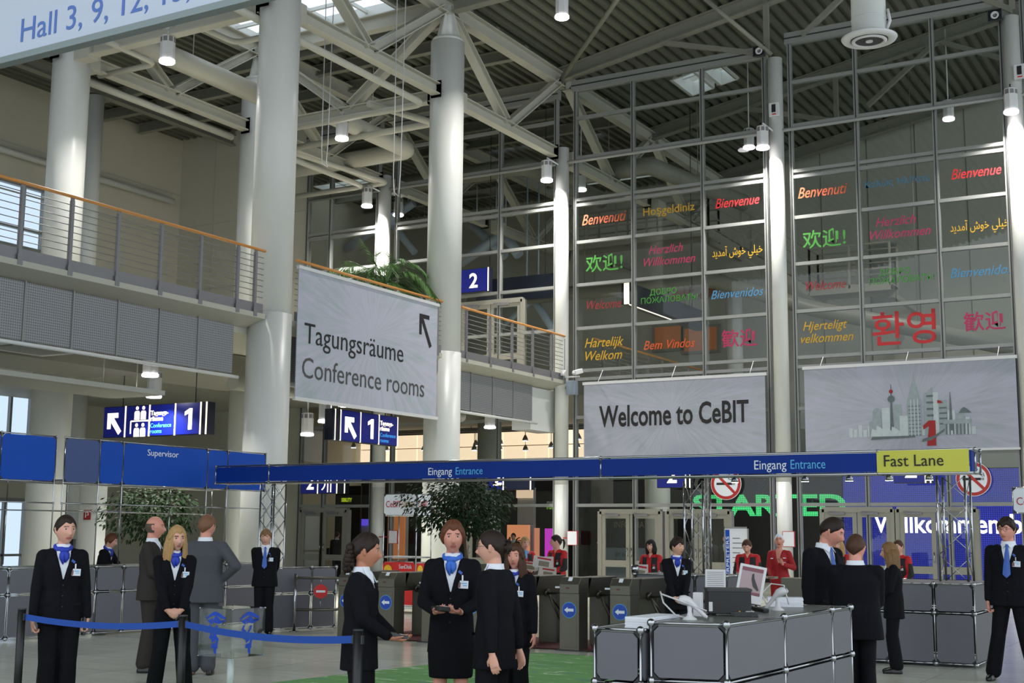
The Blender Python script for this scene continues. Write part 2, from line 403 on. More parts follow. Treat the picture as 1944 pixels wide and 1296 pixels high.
# rafters climbing to the right, above and beyond the glass wall
def zb_(x): return zr(x)-.24
for y in (WY-.1, 40.0, 46.4):
    structure(MB().ibeam((-17.6, y, zb_(-17.5)), (15, y, zb_(15)), .42, .26).build('beam', M_STEEL))
    if y < 45:
        mb = MB()
        for i in range(5):                      # flat lower chord and lattice below each rafter
            xa = -17.6+6.4*i
            mb.bar((xa+3.2, y, zb_(xa+3.2)-.1), (xa+6.4, y, 14.7+.9*(y > 35)*i*.6), .12, .14); mb.bar((xa+3.2, y, zb_(xa+3.2)-.1), (xa+1.0, y, 14.75+.3*i), .12, .14) if i else None
            mb.bar((xa+6.4, y, zb_(xa+6.4)), (xa+6.4, y, 14.7), .14, .14)
        structure(mb.build('truss', M_STEEL))
structure(MB().ibeam((-17.4, 27, 15.05), (-9, 27, 15.35), .34, .26).build('beam', M_STEEL))
mb = MB(); mb.cyl((-17.5, WY-.3, 15.0), (-11, 26.9, 16.2), .07, n=10); structure(mb.build('brace', M_STEEL))
mb = MB(); mb.cyl((-11, WY-.3, 14.6), (-12.6, 31.5, 16.2), .06, n=10); structure(mb.build('brace', M_STEEL))
# purlins under the flat left deck
for y in [14.5, 16.8, 18.8, 22.6, 24.0, 28.2, 29.6, 31.2, 36.5, 38.2, 42.2, 44.2]:
    structure(MB().ibeam((WX+.1, y, 15.26), (-17.6, y, 15.26), .34, .2).build('purlin', M_STEEL))
structure(MB().ibeam((-30.6, 8, 15.1), (-30.6, WY, 15.1), .4, .26).build('beam', M_STEEL))

# ---- ducts and pipes under the roof
def pipe(pts, r, label, m_=None, cat='pipe', bend=.3, name='roof_pipe'):
    P = [Vector(p) for p in pts]; out = [P[0]]
    for a, b_, c in zip(P, P[1:], P[2:]):                   # round the corners
        k = min(bend, (b_-a).length*.4, (c-b_).length*.4); p0 = b_+(a-b_).normalized()*k; p1 = b_+(c-b_).normalized()*k
        out += [p0*(1-t)**2 + b_*2*t*(1-t) + p1*t*t for t in (0, .25, .5, .75, 1)]
    out.append(P[-1]); mb = MB(); mb.tube(out, r, 16)
    if cat == 'duct':
        for a, b_ in zip(P, P[1:]): q = (a+b_)/2; mb.cyl((q.x, q.y, q.z), (q.x, q.y, zr(q.x)), .012, n=6)
    return tag(mb.build(name, m_ or M_TRUSS), label, cat)
pipe([(-23.1, 20.9, 13.35), (-23.1, 26.3, 13.35)], .27, 'thick white air duct running from the lamp to the hidden rear column', cat='duct', name='air_duct')
pipe([(-21.6, 27.4, 12.9), (-21.6, 31.2, 12.9), (-27, 31.2, 12.9)], .25, 'thick cream duct turning a corner behind the banner bay', cat='duct', name='air_duct')
pipe([(-17.95, 14.5, 12.38), (-17.95, 26.5, 12.38), (-22.4, 26.5, 12.38)], .085, 'slim white pipe below the beam between the two tall front columns')
pipe([(-19.6, 26.4, 12.62), (-19.0, 28.6, 12.62), (-24, 28.6, 12.62)], .09, 'slim cream pipe with a bend above the pendant lamp')
pipe([AZ(203, 79, 12.6), AZ(297, 121, 12.6), AZ(188, 144, 12.6)], .07, 'slim bent pipe crossing under the beam beside the hall sign')
pipe([AZ(350, 37, 12.9), AZ(447, 82, 12.9), AZ(500, 70, 12.9)], .07, 'slim bent pipe with dark open end near the tall front column')
pipe([(-24.25, 20.9, 12.4), (-24.25, 26.4, 12.4)], .085, 'slim white pipe under the beam of the rear columns')
pipe([(-24.1, 27.5, 12.38), (-24.1, 32.3, 12.38), (-27.0, 32.3, 12.38)], .085, 'lower cream pipe of the bent pair near the back wall')
pipe([(-24.2, 27.5, 12.55), (-23.5, 32.8, 12.55), (-27.0, 32.8, 12.55)], .085, 'upper cream pipe of the bent pair near the back wall')
pipe([(-26, 36.4, 13.6), (-20.6, 36.4, 13.6), (-20.0, 41, 13.4)], .3, 'dark duct bending behind the upper glass beside the tall column', M_STEEL, 'duct', name='air_duct')
pipe([(-26, 41.8, 10.3), (-16.2, 41.8, 10.3), (-12.6, 41.8, 9.0), (-6, 41.8, 7.2)], .26, 'grey duct bending down behind the coloured welcome words', M_STEEL, 'duct', name='air_duct')
pipe([(-19.2, 37, 13.2), (-16.4, 37, 13.2), (-14.6, 40.8, 12.6)], .28, 'pale perforated duct behind the corner column', M_STEEL, 'duct', name='air_duct')

# ---- the glass wall: one framed bay between each pair of columns
MULL = [-26.2, -23.6, -24.2]
TR = [2.42, 3.7, 4.92, 6.02, 6.27, 7.5, 8.78, 10.05, 11.17, 11.33, 12.6, 13.82]
def bay(no, xs, ztop, tr, doors=(), up=()):
    x0, x1 = xs[0], xs[-1]; f = MB()
    for x in xs:
        wd = .05
        f.box(x-wd, x+wd, WY-.07, WY+.09, 0, ztop); f.box(x-.014, x+.014, WY-.078, WY-.07, 0, ztop, 1)
    for z in tr: f.box(x0, x1, WY-.06, WY+.08, z-.045, z+.045)
    f.box(x0-.1, x1+.1, WY-.12, WY+.1, ztop-.1, ztop+.22); f.box(x0-.1, x1+.1, WY-.125, WY-.12, ztop+.04, ztop+.08, 1)
    o = structure(f.build('window_%d' % no, [M_FRAME, M_FRAMED]))
    zz = [0.0]+[z for z in tr]+[ztop]
    for xa, xb in zip(xs, xs[1:]):
        for za, zb in zip(zz, zz[1:]):
            if zb-za > .4 and not (any(a-.01 <= xa and xb <= b_+.01 for a, b_ in doors) and zb < 2.6): 
                MB().box(xa+.05, xb-.05, WY-.005, WY+.005, za+.045, zb-.045).build('pane', M_GLASS, o)
    return o
bay(12, [-27.15, -26.2, -24.3], 14.6, TR, doors=((-27.15, -24.3),))
bay(13, [-23.55, -21.65, -19.72, -17.8], 14.6, TR, doors=((-21.65, -19.72),))
bay(14, [-17.15, -15.29, -13.16, -11.33], 14.75, TR, doors=((-16.0, -13.0), (-13.2, -11.3)))
bay(15, [-10.6, -8.82, -6.82, -5.12], 15.0, TR, doors=((-10.7, -6.7), (-6.9, -5)))
bay(16, [-4.6, -2.8, -1], 15.2, TR)
structure(MB().ibeam((-27, WY-.1, 14.95), (-17.5, WY-.1, 14.95), .3, .2).build('beam', M_STEEL))
mb = MB(); mb.cyl((-27, WY-.22, 12.45), (-1, WY-.22, 12.45), .05, n=10); structure(mb.build('trim_4', M_FRAME))
M_DOORF = mat('grey_door_frame', (140, 138, 126), .45, .1, noise=.04)
def door(no, x0, x1, z0, h, ajar=False):
    o = MB(); 
    for x in (x0, x1): o.box(x-.06, x+.06, WY-.09, WY+.1, z0, z0+h)
    o.box(x0, x1, WY-.09, WY+.1, z0+h-.08, z0+h+.06)
    d = structure(o.build('door_%d' % no, M_DOORF)); xm = (x0+x1)/2
    for a, b_ in ((x0+.06, xm-.01), (xm+.01, x1-.06)):
        lf = MB(); 
        for xa, xb in ((a, a+.11), (b_-.11, b_)): lf.box(xa, xb, WY-.07, WY-.01, z0+.02, z0+h-.08)
        for za, zb in ((z0+.02, z0+.14), (z0+.72, z0+.9), (z0+h-.2, z0+h-.08)): lf.box(a+.109, b_-.109, WY-.066, WY-.014, za, zb)
        l = lf.build('door_leaf', M_DOORF, d)
        g = MB(); g.box(a+.11, b_-.11, WY-.045, WY-.035, z0+.14, z0+h-.2); g.build('pane', M_GLASS, l)
        h_ = MB(); xx = b_-.055 if a < xm-.5 and b_ <= xm else a+.055; h_.cyl((xx, WY-.13, z0+1.0), (xx, WY-.13, z0+1.25), .014); h_.box(xx-.01, xx+.01, WY-.13, WY-.07, z0+1.02, z0+1.05); h_.box(xx-.01, xx+.01, WY-.13, WY-.07, z0+1.2, z0+1.23)
        h_.build('door_handle', M_CHROME, l)
        c = MB(); c.box((a+b_)/2-.28, (a+b_)/2+.12, WY-.13, WY-.07, z0+h-.14, z0+h-.08); c.bar((a+.1, WY-.1, z0+h-.05), ((a+b_)/2+.1, WY-.1, z0+h-.08), .02, .02); c.build('door_closer', M_RAILG, l)
    return d
door(1, -27.05, -25.2, 0, 2.3); door(2, -21.6, -19.78, 0, 2.3); door(3, -16.35, -14.5, 0, 2.25); door(4, -14.3, -12.5, 0, 2.25)
door(5, -10.0, -8.2, 0, 2.3); door(6, -8.1, -6.2, 0, 2.3); door(7, -21.1, -18.9, 6.02, 2.5)

# ---- left gallery: slab, grille fascia, edge pipe
BX = -17.35                                   # railing line
for ya, yb in ((2, 33.35),):
    structure(MB().box(WX, -17.85, ya, yb, 5.6, 5.98).build('balcony_slab', M_SLAB))
    mb = MB()
    for a, b_ in ((2, 20.04), (20.96, 26.6), (27.5, 33.1)):
        mb.box(-17.9, BX+.02, a, b_, 5.87, 5.97)
        mb.prism([(-17.85, a, 5.72), (BX+.02, a, 5.87), (-17.85, a, 5.87)], (0, b_-a, 0))
    structure(mb.build('balcony_edge', M_SLAB))
m, nt, b = nodes('perforated_metal_grille')
tc = nt.nodes.new('ShaderNodeTexCoord'); mp = nt.nodes.new('ShaderNodeMapping'); mp.inputs['Scale'].default_value = (1, 22, 22)
sep = nt.nodes.new('ShaderNodeSeparateXYZ'); ramp = nt.nodes.new('ShaderNodeValToRGB')
w1 = nt.nodes.new('ShaderNodeMath'); w1.operation = 'PINGPONG'; w1.inputs[1].default_value = .5; w2 = nt.nodes.new('ShaderNodeMath'); w2.operation = 'PINGPONG'; w2.inputs[1].default_value = .5; mn = nt.nodes.new('ShaderNodeMath'); mn.operation = 'MINIMUM'
nt.links.new(tc.outputs['Object'], mp.inputs[0]); nt.links.new(mp.outputs[0], sep.inputs[0]); nt.links.new(sep.outputs[1], w1.inputs[0]); nt.links.new(sep.outputs[2], w2.inputs[0]); nt.links.new(w1.outputs[0], mn.inputs[0]); nt.links.new(w2.outputs[0], mn.inputs[1]); nt.links.new(mn.outputs[0], ramp.inputs[0])
ramp.color_ramp.elements[0].color = (*lin((150, 150, 152)), 1); ramp.color_ramp.elements[1].color = (*lin((106, 108, 108)), 1); ramp.color_ramp.elements[0].position = .1; ramp.color_ramp.elements[1].position = .22
nt.links.new(ramp.outputs[0], b.inputs['Base Color']); b.inputs['Roughness'].default_value = .5; b.inputs['Metallic'].default_value = .2
def fascia(ya, yb, label):
    t = thing('gallery_fascia', (-17.75, (ya+yb)/2, 4.72), label, 'fascia panel')
    n = max(1, round((yb-ya)/1.03)); st = (yb-ya)/n
    for i in range(n):
        a = ya+i*st; MB().box(-17.76, -17.74, a+.015, a+st-.015, 4.74, 5.72).build('grille_panel', MATS['perforated_metal_grille'], t)
        f = MB(); f.box(-17.77, -17.715, a-.012, a+.012, 4.7, 5.74); f.build('panel_rail', M_FRAME, t)
    f = MB(); f.cyl((-17.6, ya, 4.66), (-17.6, yb, 4.66), .035, n=10); f.build('edge_pipe', M_WHITE, t)
fascia(10.4, 19.6, 'grey perforated fascia panels under the gallery left of the tall front column')
fascia(21, 26.6, 'grey perforated fascia panels behind the conference rooms banner')
fascia(27.5, 31.9, 'grey perforated fascia panels under the gallery beside the corner column')
structure(MB().box(-18.4, -17.8, 31.9, WY, 4.5, 5.7).build('beam', M_WHITE))
def railing(ya, yb, posts, label, x=BX, z0=5.97, ends=0):
    t = thing('gallery_railing', (x, (ya+yb)/2, z0), label, 'railing')
    h = MB(); h.cyl((x, ya, z0+1.29), (x, yb, z0+1.29), .03, n=12); h.build('handrail', M_WOOD, t)
    for y in posts:
        p = MB(); p.box(x-.045, x+.015, y-.03, y+.03, z0-.08, z0+1.22); p.box(x-.02, x-.005, y-.04, y+.04, z0+1.2, z0+1.27)
        p.box(x+.01, x+.03, y-.05, y+.05, z0-.08, z0+.1); p.build('post', M_RAILG, t)
    for i in range(8):
        z = z0+.33+i*.117; r = MB(); r.cyl((x-.03, ya, z), (x-.03, yb, z), .008, n=6); r.build('rail_rod', M_RAILG, t)
    k = MB(); k.box(x-.03, x-.015, ya, yb, z0-.07, z0+.2); k.build('kick_plate', M_RAILG, t)
    return t
railing(6, 20.0, [6.7, 7.75, 8.8, 9.85, 10.9, 11.95, 13.0, 14.02, 15.05, 16.1, 17.14, 18.18, 19.22, 19.74], 'grey gallery railing with wooden handrail left of the tall front column')
railing(21, 26.6, [21.3, 22.4, 23.5, 24.6, 25.7, 26.4], 'gallery railing with wooden handrail above the conference rooms banner')
railing(27.5, 33.15, [27.75, 28.92, 30.08, 31.22, 32.3, 33.1], 'grey gallery railing with wooden handrail beside the corner column')
railing(33.9, 42.5, [34.5, 35.6, 36.7, 37.8, 38.9, 40, 41.1, 42.2], 'gallery railing with wooden handrail continuing behind the glass wall', x=-16.8)
structure(MB().box(-32.9, -16.85, 33.7, 43.3, 5.6, 5.97).build('balcony_slab', M_SLAB))
# ================================================================== LAMPS, DUCT, SPEAKERS
def lamp_light(p, watts, size=.3, spread=2.0, parent=None):
    l = bpy.data.lights.new('lamp_glow', 'AREA'); l.shape = 'DISK'; l.size = size; l.energy = watts; l.color = (1, .96, .92); l.spread = spread
    o = bpy.data.objects.new('lamp_glow', l); COL.objects.link(o); o.location = p
    if parent is not None: attach(o, parent)
    return o
def pendant(p, label, group, arm=None, hang=.35, watts=LAMP_W, scale=1.0):
    x, y, z = p; k = scale; t = thing('cylinder_lamp', p, label, 'lamp', group)
    b = MB(); r = .165*k; n = 8
    b.lathe((x, y, z), [(r, 0.06*k), (r, .60*k), (r*.9, .62*k)], n, smooth=False); b.build('lamp_body', M_GREYP, t)
    v = MB()
    for i in range(8):
        a = (i+.5)*pi/4; c, s = cos(a)*r*.935, sin(a)*r*.935; u = Vector((-sin(a), cos(a), 0))*.045*k; q = Vector((x+c, y+s, z)); o = Vector((cos(a), sin(a), 0))*.006
        v.prism([q-u+EZ*.47*k, q+u+EZ*.47*k, q+u+EZ*.58*k, q-u+EZ*.58*k], o)
    v.build('vent_grille', M_RAILG, t)
    e = MB(); e.lathe((x, y, z), [(r*1.06, .06*k), (r*1.08, .02*k), (r*1.0, 0)], 20); e.build('lamp_lens', M_LAMP, t)
    a = MB()
    if arm is None: a.cyl((x, y, z+.6*k), (x, y, z+.6*k+hang), .02, n=8); a.box(x-.06, x+.06, y-.03, y+.03, z+.6*k+hang-.02, z+.6*k+hang+.02)
    else:
        ax, ay = arm; a.tube([(x, y, z+.6*k), (x, y, z+.6*k+.12), (ax, ay, z+.6*k-.05)], .025, 8)
    a.build('lamp_bracket', M_GREYP, t)
    lamp_light((x, y, z-.03), watts, .28*k, 2.3, t)
G1 = 'cylindrical ceiling lamps of the hall'
for p, lb, arm, hg in [((-20.75, 20.4, 11.98), 'cylindrical pendant lamp under the beam below the hall number sign', None, .2),
                  ((-20.9, 27, 12.0), 'cylindrical pendant lamp hanging between the two tall front columns', None, .15),
                  ((-14.25, 27, 14.1), 'topmost cylindrical lamp, hanging below the ribbed roof right of the tall column', None, .6),
                  ((-24.2, WY-.75, 11.8), 'cylindrical lamp on the bright slim column above the palm', (-23.95, WY-.3), 0),
                  ((-17.72, WY-.75, 11.8), 'cylindrical lamp on the corner column left of the coloured words', (-17.5, WY-.3), 0),
                  ((-11.15, WY-.75, 11.85), 'cylindrical lamp on the column between the two glass bays', (-10.95, WY-.3), 0),
                  ((-4.85, WY-.75, 11.85), 'cylindrical lamp on the column at the right picture edge', (-4.85, WY-.3), 0)]:
    pendant(p, lb, G1, arm, hg)
for px, py, y, lb in [(1422, 282, 37, 'cylindrical lamp behind the glass, left of the middle glass column'), (1801, 228, 40, 'cylindrical lamp behind the glass, high before the grey wall'),
                      (756, 410, 35.5, 'cylindrical lamp behind the glass beside the bright slim column'), (1103, 362, 36.5, 'cylindrical lamp behind the glass beside the corner column')]:
    p = AY(px, py, y); pendant((p.x, p.y, p.z), lb, 'cylindrical lamps behind the glass wall', None, zr(p.x)-p.z-.58, LAMP_W*.6)
for px, py, lb in [(285, 715, 'cylindrical lamp under the gallery, upper one above the escalator sign'), (292, 755, 'cylindrical lamp under the gallery, lower one above the escalator sign'),
                   (617, 802, 'cylindrical lamp under the conference banner, nearer to the blue sign'), (583, 827, 'cylindrical lamp under the conference banner, lower and left'),
                   (655, 772, 'cylindrical lamp peeking out below the edge of the conference banner'), (930, 813, 'cylindrical lamp under the gallery right of the second tall column')]:
    x = -18.6 if px != 292 and px != 583 else -20.2; p = AX(px, py, x); pendant((p.x, p.y, p.z), lb, 'cylindrical lamps under the gallery', None, max(.05, 5.6-p.z-.55), LAMP_W*.35, .9)
# round supply-air duct
p = (-6.3, 25, 11.35); t = thing('air_outlet', p, 'white round air outlet hanging from the roof, top right', 'air outlet')
x, y, z = p; d = MB(); d.cyl((x, y, z+.1), (x, y, zr(x)+.02), .335, n=32); d.build('duct', M_WHITE, t)
d = MB()
for q in (.45, .95, 1.5, 2.4, 3.4): d.lathe((x, y, z+q), [(.336, -.012), (.345, 0), (.336, .012)], 32)
d.build('duct_seam', M_GREYP, t)
d = MB(); d.lathe((x, y, z), [(.36, .03), (.40, .0), (.52, .03), (.545, .07), (.34, .16)], 40, cap=False); d.build('diffuser_ring', M_GREYP, t)
d = MB(); d.lathe((x, y, z), [(.34, .06), (.345, .0), (.32, -.02), (.28, -.015), (.27, .03)], 32, cap=False); d.build('inner_ring', M_GREYP, t)
d = MB(); d.cyl((x, y, z+.01), (x, y, z+.06), .36, n=32); d.build('grille', M_DARK, t)
d = MB(); d.cyl((x, y, z-.01), (x, y, z+.02), .07, n=16); d.build('hub', M_GREYP, t)
d = MB(); d.tube([(x+.36, y, z+.2), (x+.42, y, z+.35), (x+.38, y, z+.6)], .03, 8); d.build('cable_box', M_GREYP, t)
# horn speakers under the top rail, and control boxes on the columns
for px, py, lb in [(1440, 96, 'square horn loudspeaker at the head of the middle glass column'), (1888, 28, 'square horn loudspeaker near the top right corner')]:
    p = AY(px, py, WY-.5); t = thing('horn_speaker', p, lb, 'loudspeaker', 'horn loudspeakers'); x, y, z = p
    d = MB(); d.loft([[(x+a*.17*s, y+q, z+b_*.15*s) for a, b_ in ((-1, -1), (1, -1), (1, 1), (-1, 1))] for q, s in ((.3, .5), (.05, 1), (0, 1), (.0, .9), (.1, .8))], smooth=False); d.build('speaker_housing', M_DARK, t, .01)
    d = MB(); d.lathe((0, 0, 0), [(.045, -.03), (.05, 0), (.095, .02), (.1, .0), (.09, -.03)], 20, cap=False)
    for v in d.bm.verts: v.co = Vector((x+v.co.x, y+.02-v.co.z, z+v.co.y))
    d.build('speaker_horn', M_GREYP, t); d = MB(); d.cyl((x, y+.03, z), (x, y-.0, z), .03, n=12); d.build('speaker_core', M_RAILG, t); d = MB(); d.bar((x, y+.25, z), (x+.1, WY-.1, z+.05), .05, .05); d.build('speaker_bracket', M_RAILG, t)
for px, py, lb in [(1470, 207, 'small white control box high on the middle glass column'), (1936, 135, 'small white control box high on the right edge column')]:
    p = AY(px, py, WY-.43); x, y, z = p; t = thing('control_box', p, lb, 'box', 'control boxes on columns'); d = MB(); d.box(x-.14, x+.14, y-.05, y+.04, z-.2, z+.17); d.build('box_case', M_GREYP, t, .01)
    d = MB(); d.box(x-.06, x+.05, y-.058, y-.05, z-.1, z+.12); d.build('box_window', M_BLACK, t); d = MB(); d.box(x-.05, x+.06, y-.057, y-.05, z-.17, z-.14); d.build('box_label', M_RED, t)
p = AY(1077, 708, WY-.5); x, y, z = p; x += .12
t = thing('security_camera', p, 'pair of small white security cameras on the corner column', 'camera'); 
for s, q in ((-.2, -1), (.16, 1)):
    d = MB(); d.bar((x+s, y-.12, z-.02), (x+s+q*.1, y+.14, z+.06), .14, .13); d.cyl((x+s-q*.02, y-.17, z-.03), (x+s, y-.1, z-.02), .04, n=12); d.build('camera_housing', M_GREYP, t, .015)
d = MB(); d.bar((x-.25, y+.1, z-.1), (x+.22, y+.1, z-.1), .04, .04); d.bar((x, y+.1, z-.1), (x, WY-.36, z-.1), .04, .04); d.build('camera_bracket', M_GREYP, t)
jb = MB().box(x-.16, x+.1, y, y+.25, z-.62, z-.22); jb.bar((x-.05, y+.2, z-.4), (-17.5, WY-.25, z-.4), .06, .06)
tag(jb.build('junction_box', mat('blue_grey_box', (128, 140, 152), .4, noise=.05), bevel=.015), 'blue grey junction box below the security cameras on the corner column', 'box')
# hanging cable loops between the tall columns
for px0, px1, yt, yb, lb in [(617, 632, 70, 318, 'left loop of hanging chain between the tall columns'), (751, 768, 140, 373, 'right loop of hanging chain between the tall columns')]:
    yy = 24.5; A, B_, L = AY(px0, yt, yy), AY(px1, yt, yy), AY((px0+px1)/2-2, yb, yy); mb = MB()
    zt = 15.2
    mb.tube([(A.x, yy, zt), (A.x, yy, L.z+.5), (A.x+.03, yy, L.z+.12), (L.x, yy, L.z), (B_.x-.09, yy, L.z+.12), (B_.x-.06, yy, L.z+.6), (B_.x, yy, zt)], .012, 6)
    tag(mb.build('hanging_chain', M_GREYP), lb, 'chain')

# ================================================================== BANNERS
def streaks(name, c0, c1, cx, cz, ax='y', amt=.55):
    """pale print of streaks fanning out of one point"""
    m, nt, b = nodes(name); tc = nt.nodes.new('ShaderNodeTexCoord'); sx = nt.nodes.new('ShaderNodeSeparateXYZ'); nt.links.new(tc.outputs['Object'], sx.inputs[0])
    def mth(op, a, v=None):
        n = nt.nodes.new('ShaderNodeMath'); n.operation = op
        for i, q in enumerate((a, v)):
            if q is None: continue
            if isinstance(q, (int, float)): n.inputs[i].default_value = q
            else: nt.links.new(q, n.inputs[i])
        return n.outputs[0]
    h = mth('SUBTRACT', sx.outputs[{'x': 0, 'y': 1}[ax]], cx); v = mth('SUBTRACT', sx.outputs[2], cz)
    ang = mth('ARCTAN2', v, h); rad = mth('SQRT', mth('ADD', mth('MULTIPLY', h, h), mth('MULTIPLY', v, v)))
    cb = nt.nodes.new('ShaderNodeCombineXYZ'); nt.links.new(mth('MULTIPLY', ang, 9.0), cb.inputs[0]); nt.links.new(mth('MULTIPLY', rad, .55), cb.inputs[1])
    n1 = nt.nodes.new('ShaderNodeTexNoise'); n1.inputs['Scale'].default_value = 1.6; n1.inputs['Detail'].default_value = 8; n1.inputs['Roughness'].default_value = .72; nt.links.new(cb.outputs[0], n1.inputs['Vector'])
    n2 = nt.nodes.new('ShaderNodeTexNoise'); n2.inputs['Scale'].default_value = .9; nt.links.new(tc.outputs['Object'], n2.inputs['Vector'])
    f = mth('MULTIPLY', n1.outputs['Fac'], mth('ADD', mth('MULTIPLY', n2.outputs['Fac'], .8), .6))
    r = nt.nodes.new('ShaderNodeValToRGB'); e = r.color_ramp.elements; e[0].position = .40; e[0].color = (*lin(c0), 1); e[1].position = .78; e[1].color = (*lin(c1), 1)
    nt.links.new(f, r.inputs[0]); nt.links.new(r.outputs[0], b.inputs['Base Color']); b.inputs['Roughness'].default_value = .6
    return m
M_BAN1 = streaks('conference_banner_print', (180, 180, 194), (148, 164, 164), 23.6, 6.0, 'y')
M_BAN2 = streaks('welcome_banner_print', (166, 166, 181), (138, 152, 152), -14.0, 5.0, 'x')
M_BAN3 = streaks('skyline_banner_print', (168, 168, 183), (144, 154, 158), -7.6, 4.6, 'x')
# conference rooms banner
X = -17.22; t = thing('conference_banner', (X, 23.5, 4.34), 'large pale banner reading Tagungsräume Conference rooms between the tall columns', 'banner')
MB().box(X-.02, X, 20.93, 26.2, 4.36, 7.08).build('banner_cloth', M_BAN1, t)
d = MB(); d.box(X-.05, X+.03, 20.9, 26.25, 7.06, 7.13); d.box(X-.05, X+.03, 20.9, 26.25, 4.31, 4.38); d.build('banner_rail', M_GREYP, t)
text('lettering', 'Tagungsräume', (X+.004, 21.16, 5.53), EYV, EZ, .62, M_TXTK, t, fit=3.62)
text('lettering', 'Conference rooms', (X+.004, 21.12, 4.80), EYV, EZ, .62, M_TXTG, t, fit=4.55)
d = MB(); z0 = 6.78; y0 = 25.42; a = [(0, 0), (.42, 0), (.42, -.1), (.17, -.1), (.54, -.72), (.44, -.78), (.1, -.2), (.1, -.5), (0, -.5)]
d.prism([(X+.002, y0+u, z0+v) for u, v in a], (.004, 0, 0)); d.build('arrow', M_TXTK, t)
# welcome banner and skyline banner, hung before the glass wall
def hung(nm, x0, x1, z0, z1, m_, label):
    Y = 33.0; t = thing(nm, ((x0+x1)/2, Y, z0), label, 'banner')
    MB().box(x0, x1, Y, Y+.015, z0, z1).build('banner_cloth', m_, t)
    d = MB(); d.box(x0-.04, x1+.04, Y-.02, Y+.035, z1-.03, z1+.05); d.box(x0-.02, x1+.02, Y-.015, Y+.03, z0-.05, z0); d.build('banner_rail', M_GREYP, t)
    d = MB()
    for q in (.08, .5, .92): x = x0+(x1-x0)*q; d.cyl((x, Y, z1), (x, WY-.05, 6.25), .008, n=6)
    d.build('hanging_wire', M_GREYP, t); return t
t = hung('welcome_banner', -16.68, -11.34, 3.72, 5.83, M_BAN2, 'pale banner reading Welcome to CeBIT before the glass wall')
text('lettering', 'Welcome to CeBIT', (-16.2, 32.995, 4.60), EXV, EZ, .66, M_TXTK, t, fit=4.4, bold=.013, zs=1.25)
t = hung('skyline_banner', -10.28, -5.08, 3.75, 5.92, M_BAN3, 'pale banner with a grey city skyline and red figure one')
# generic skyline print: flat ink layers on the cloth
M_INK = mat('grey_ink', (142, 154, 156), .7, noise=.25, nscale=9); M_INKD = mat('dark_ink', (92, 102, 104), .7, noise=.3, nscale=12); M_INKL = mat('pale_ink', (178, 188, 190), .7, noise=.15, nscale=8); M_INKR = mat('red_ink', (150, 34, 32), .7, noise=.2, nscale=10)
sk = MB(); Y = 32.998; cx = -7.6; lay = [0]
def poly(pts, mi):
    lay[0] += 1; yy = Y-.0002*lay[0]; sk.face([(cx+u, yy, 4.1+v) for u, v in pts], mi)
def tower(u, wd, h, mi=0, top='flat', base=0.0):
    a, b_ = u-wd/2, u+wd/2
    if top == 'flat': poly([(a, base), (b_, base), (b_, h), (a, h)], mi)
    elif top == 'spire':
        poly([(a, base), (b_, base), (b_, h*.55), (u+wd*.3, h*.66), (u+.03, h*.86), (u, h), (u-.03, h*.86), (u-wd*.3, h*.66), (a, h*.55)], mi)
        for q in range(9): poly([(a+.02, base+q*h*.058), (b_-.02, base+q*h*.058), (b_-.02, base+q*h*.058+.02), (a+.02, base+q*h*.058+.02)], 1)
        for q in (-.25, 0, .25): poly([(u+q*wd-.012, base), (u+q*wd+.012, base), (u+q*wd+.012, h*.58), (u+q*wd-.012, h*.58)], 2)
    elif top == 'dome': poly([(a, base), (b_, base), (b_, h)]+[(u+wd/2*cos(q*pi/8), h+wd/2*sin(q*pi/8)) for q in range(1, 8)]+[(a, h)], mi)
    elif top == 'slant': poly([(a, base), (b_, base), (b_, h), (a, h*.85)], mi)
for i in range(26): u = -1.5+i*.12; tower(u, .09, .16+.22*rnd.random(), 2)
for u, wd, h, mi, tp in [(-.98, .1, .34, 0, 'dome'), (-.83, .2, .62, 0, 'dome'), (-.6, .2, .72, 2, 'flat'), (-.3, .17, .78, 0, 'flat'), (-.12, .3, .5, 2, 'flat'), (.1, .34, 1.55, 0, 'spire'), (.44, .2, 1.18, 0, 'slant'), (.62, .14, 1.05, 2, 'flat'), (.78, .2, .85, 0, 'flat'), (.98, .18, .6, 2, 'flat'), (1.2, .18, .52, 0, 'flat'), (1.36, .1, .42, 2, 'flat')]: tower(u, wd, h, mi, tp)
for u, h in ((-.46, 1.3), (.97, 1.05)): poly([(u-.05, .1), (u+.05, .1), (u+.006, h), (u-.006, h)], 1)
poly([(-.46+.09*cos(q*pi/8), .93+.09*sin(q*pi/8)) for q in range(16)], 1); poly([(-.46+.05*cos(q*pi/8), 1.12+.05*sin(q*pi/8)) for q in range(16)], 3)
poly([(1.16, .52), (1.46, .52), (1.36, .62), (1.28, .66), (1.22, .62)], 1)
for q in range(5): poly([(.4, .3+q*.16), (.56, .3+q*.16), (.56, .35+q*.16), (.4, .35+q*.16)], 1)
for q in range(4): poly([(.7, .25+q*.13), (.88, .25+q*.13), (.88, .29+q*.13), (.7, .29+q*.13)], 1)
poly([(.66, .78), (.8, .78), (.74, .84), (.66, .86)], 3)
for u, h in ((-.9, .2), (-.78, .28), (-.62, .34), (-.4, .24)): poly([(u-.1, .0), (u+.2, .0), (u+.16, .1), (u+.04, h*.8), (u-.06, h)], 2)      # curved shells
poly([(-1.0, -.08), (.1, -.04), (.1, .0), (-.95, .0)], 1)
for q in range(7): u = .84+q*.085; poly([(u, -.0), (u+.03, -.0), (u+.03, .26), (u, .26)], 1)
poly([(.78, .26), (1.44, .26), (1.44, .36), (.78, .36)], 0)
poly([(.38, -.26), (.6, -.26), (.6, .36), (.44, .36), (.3, .24), (.3, .14), (.44, .22)], 3)
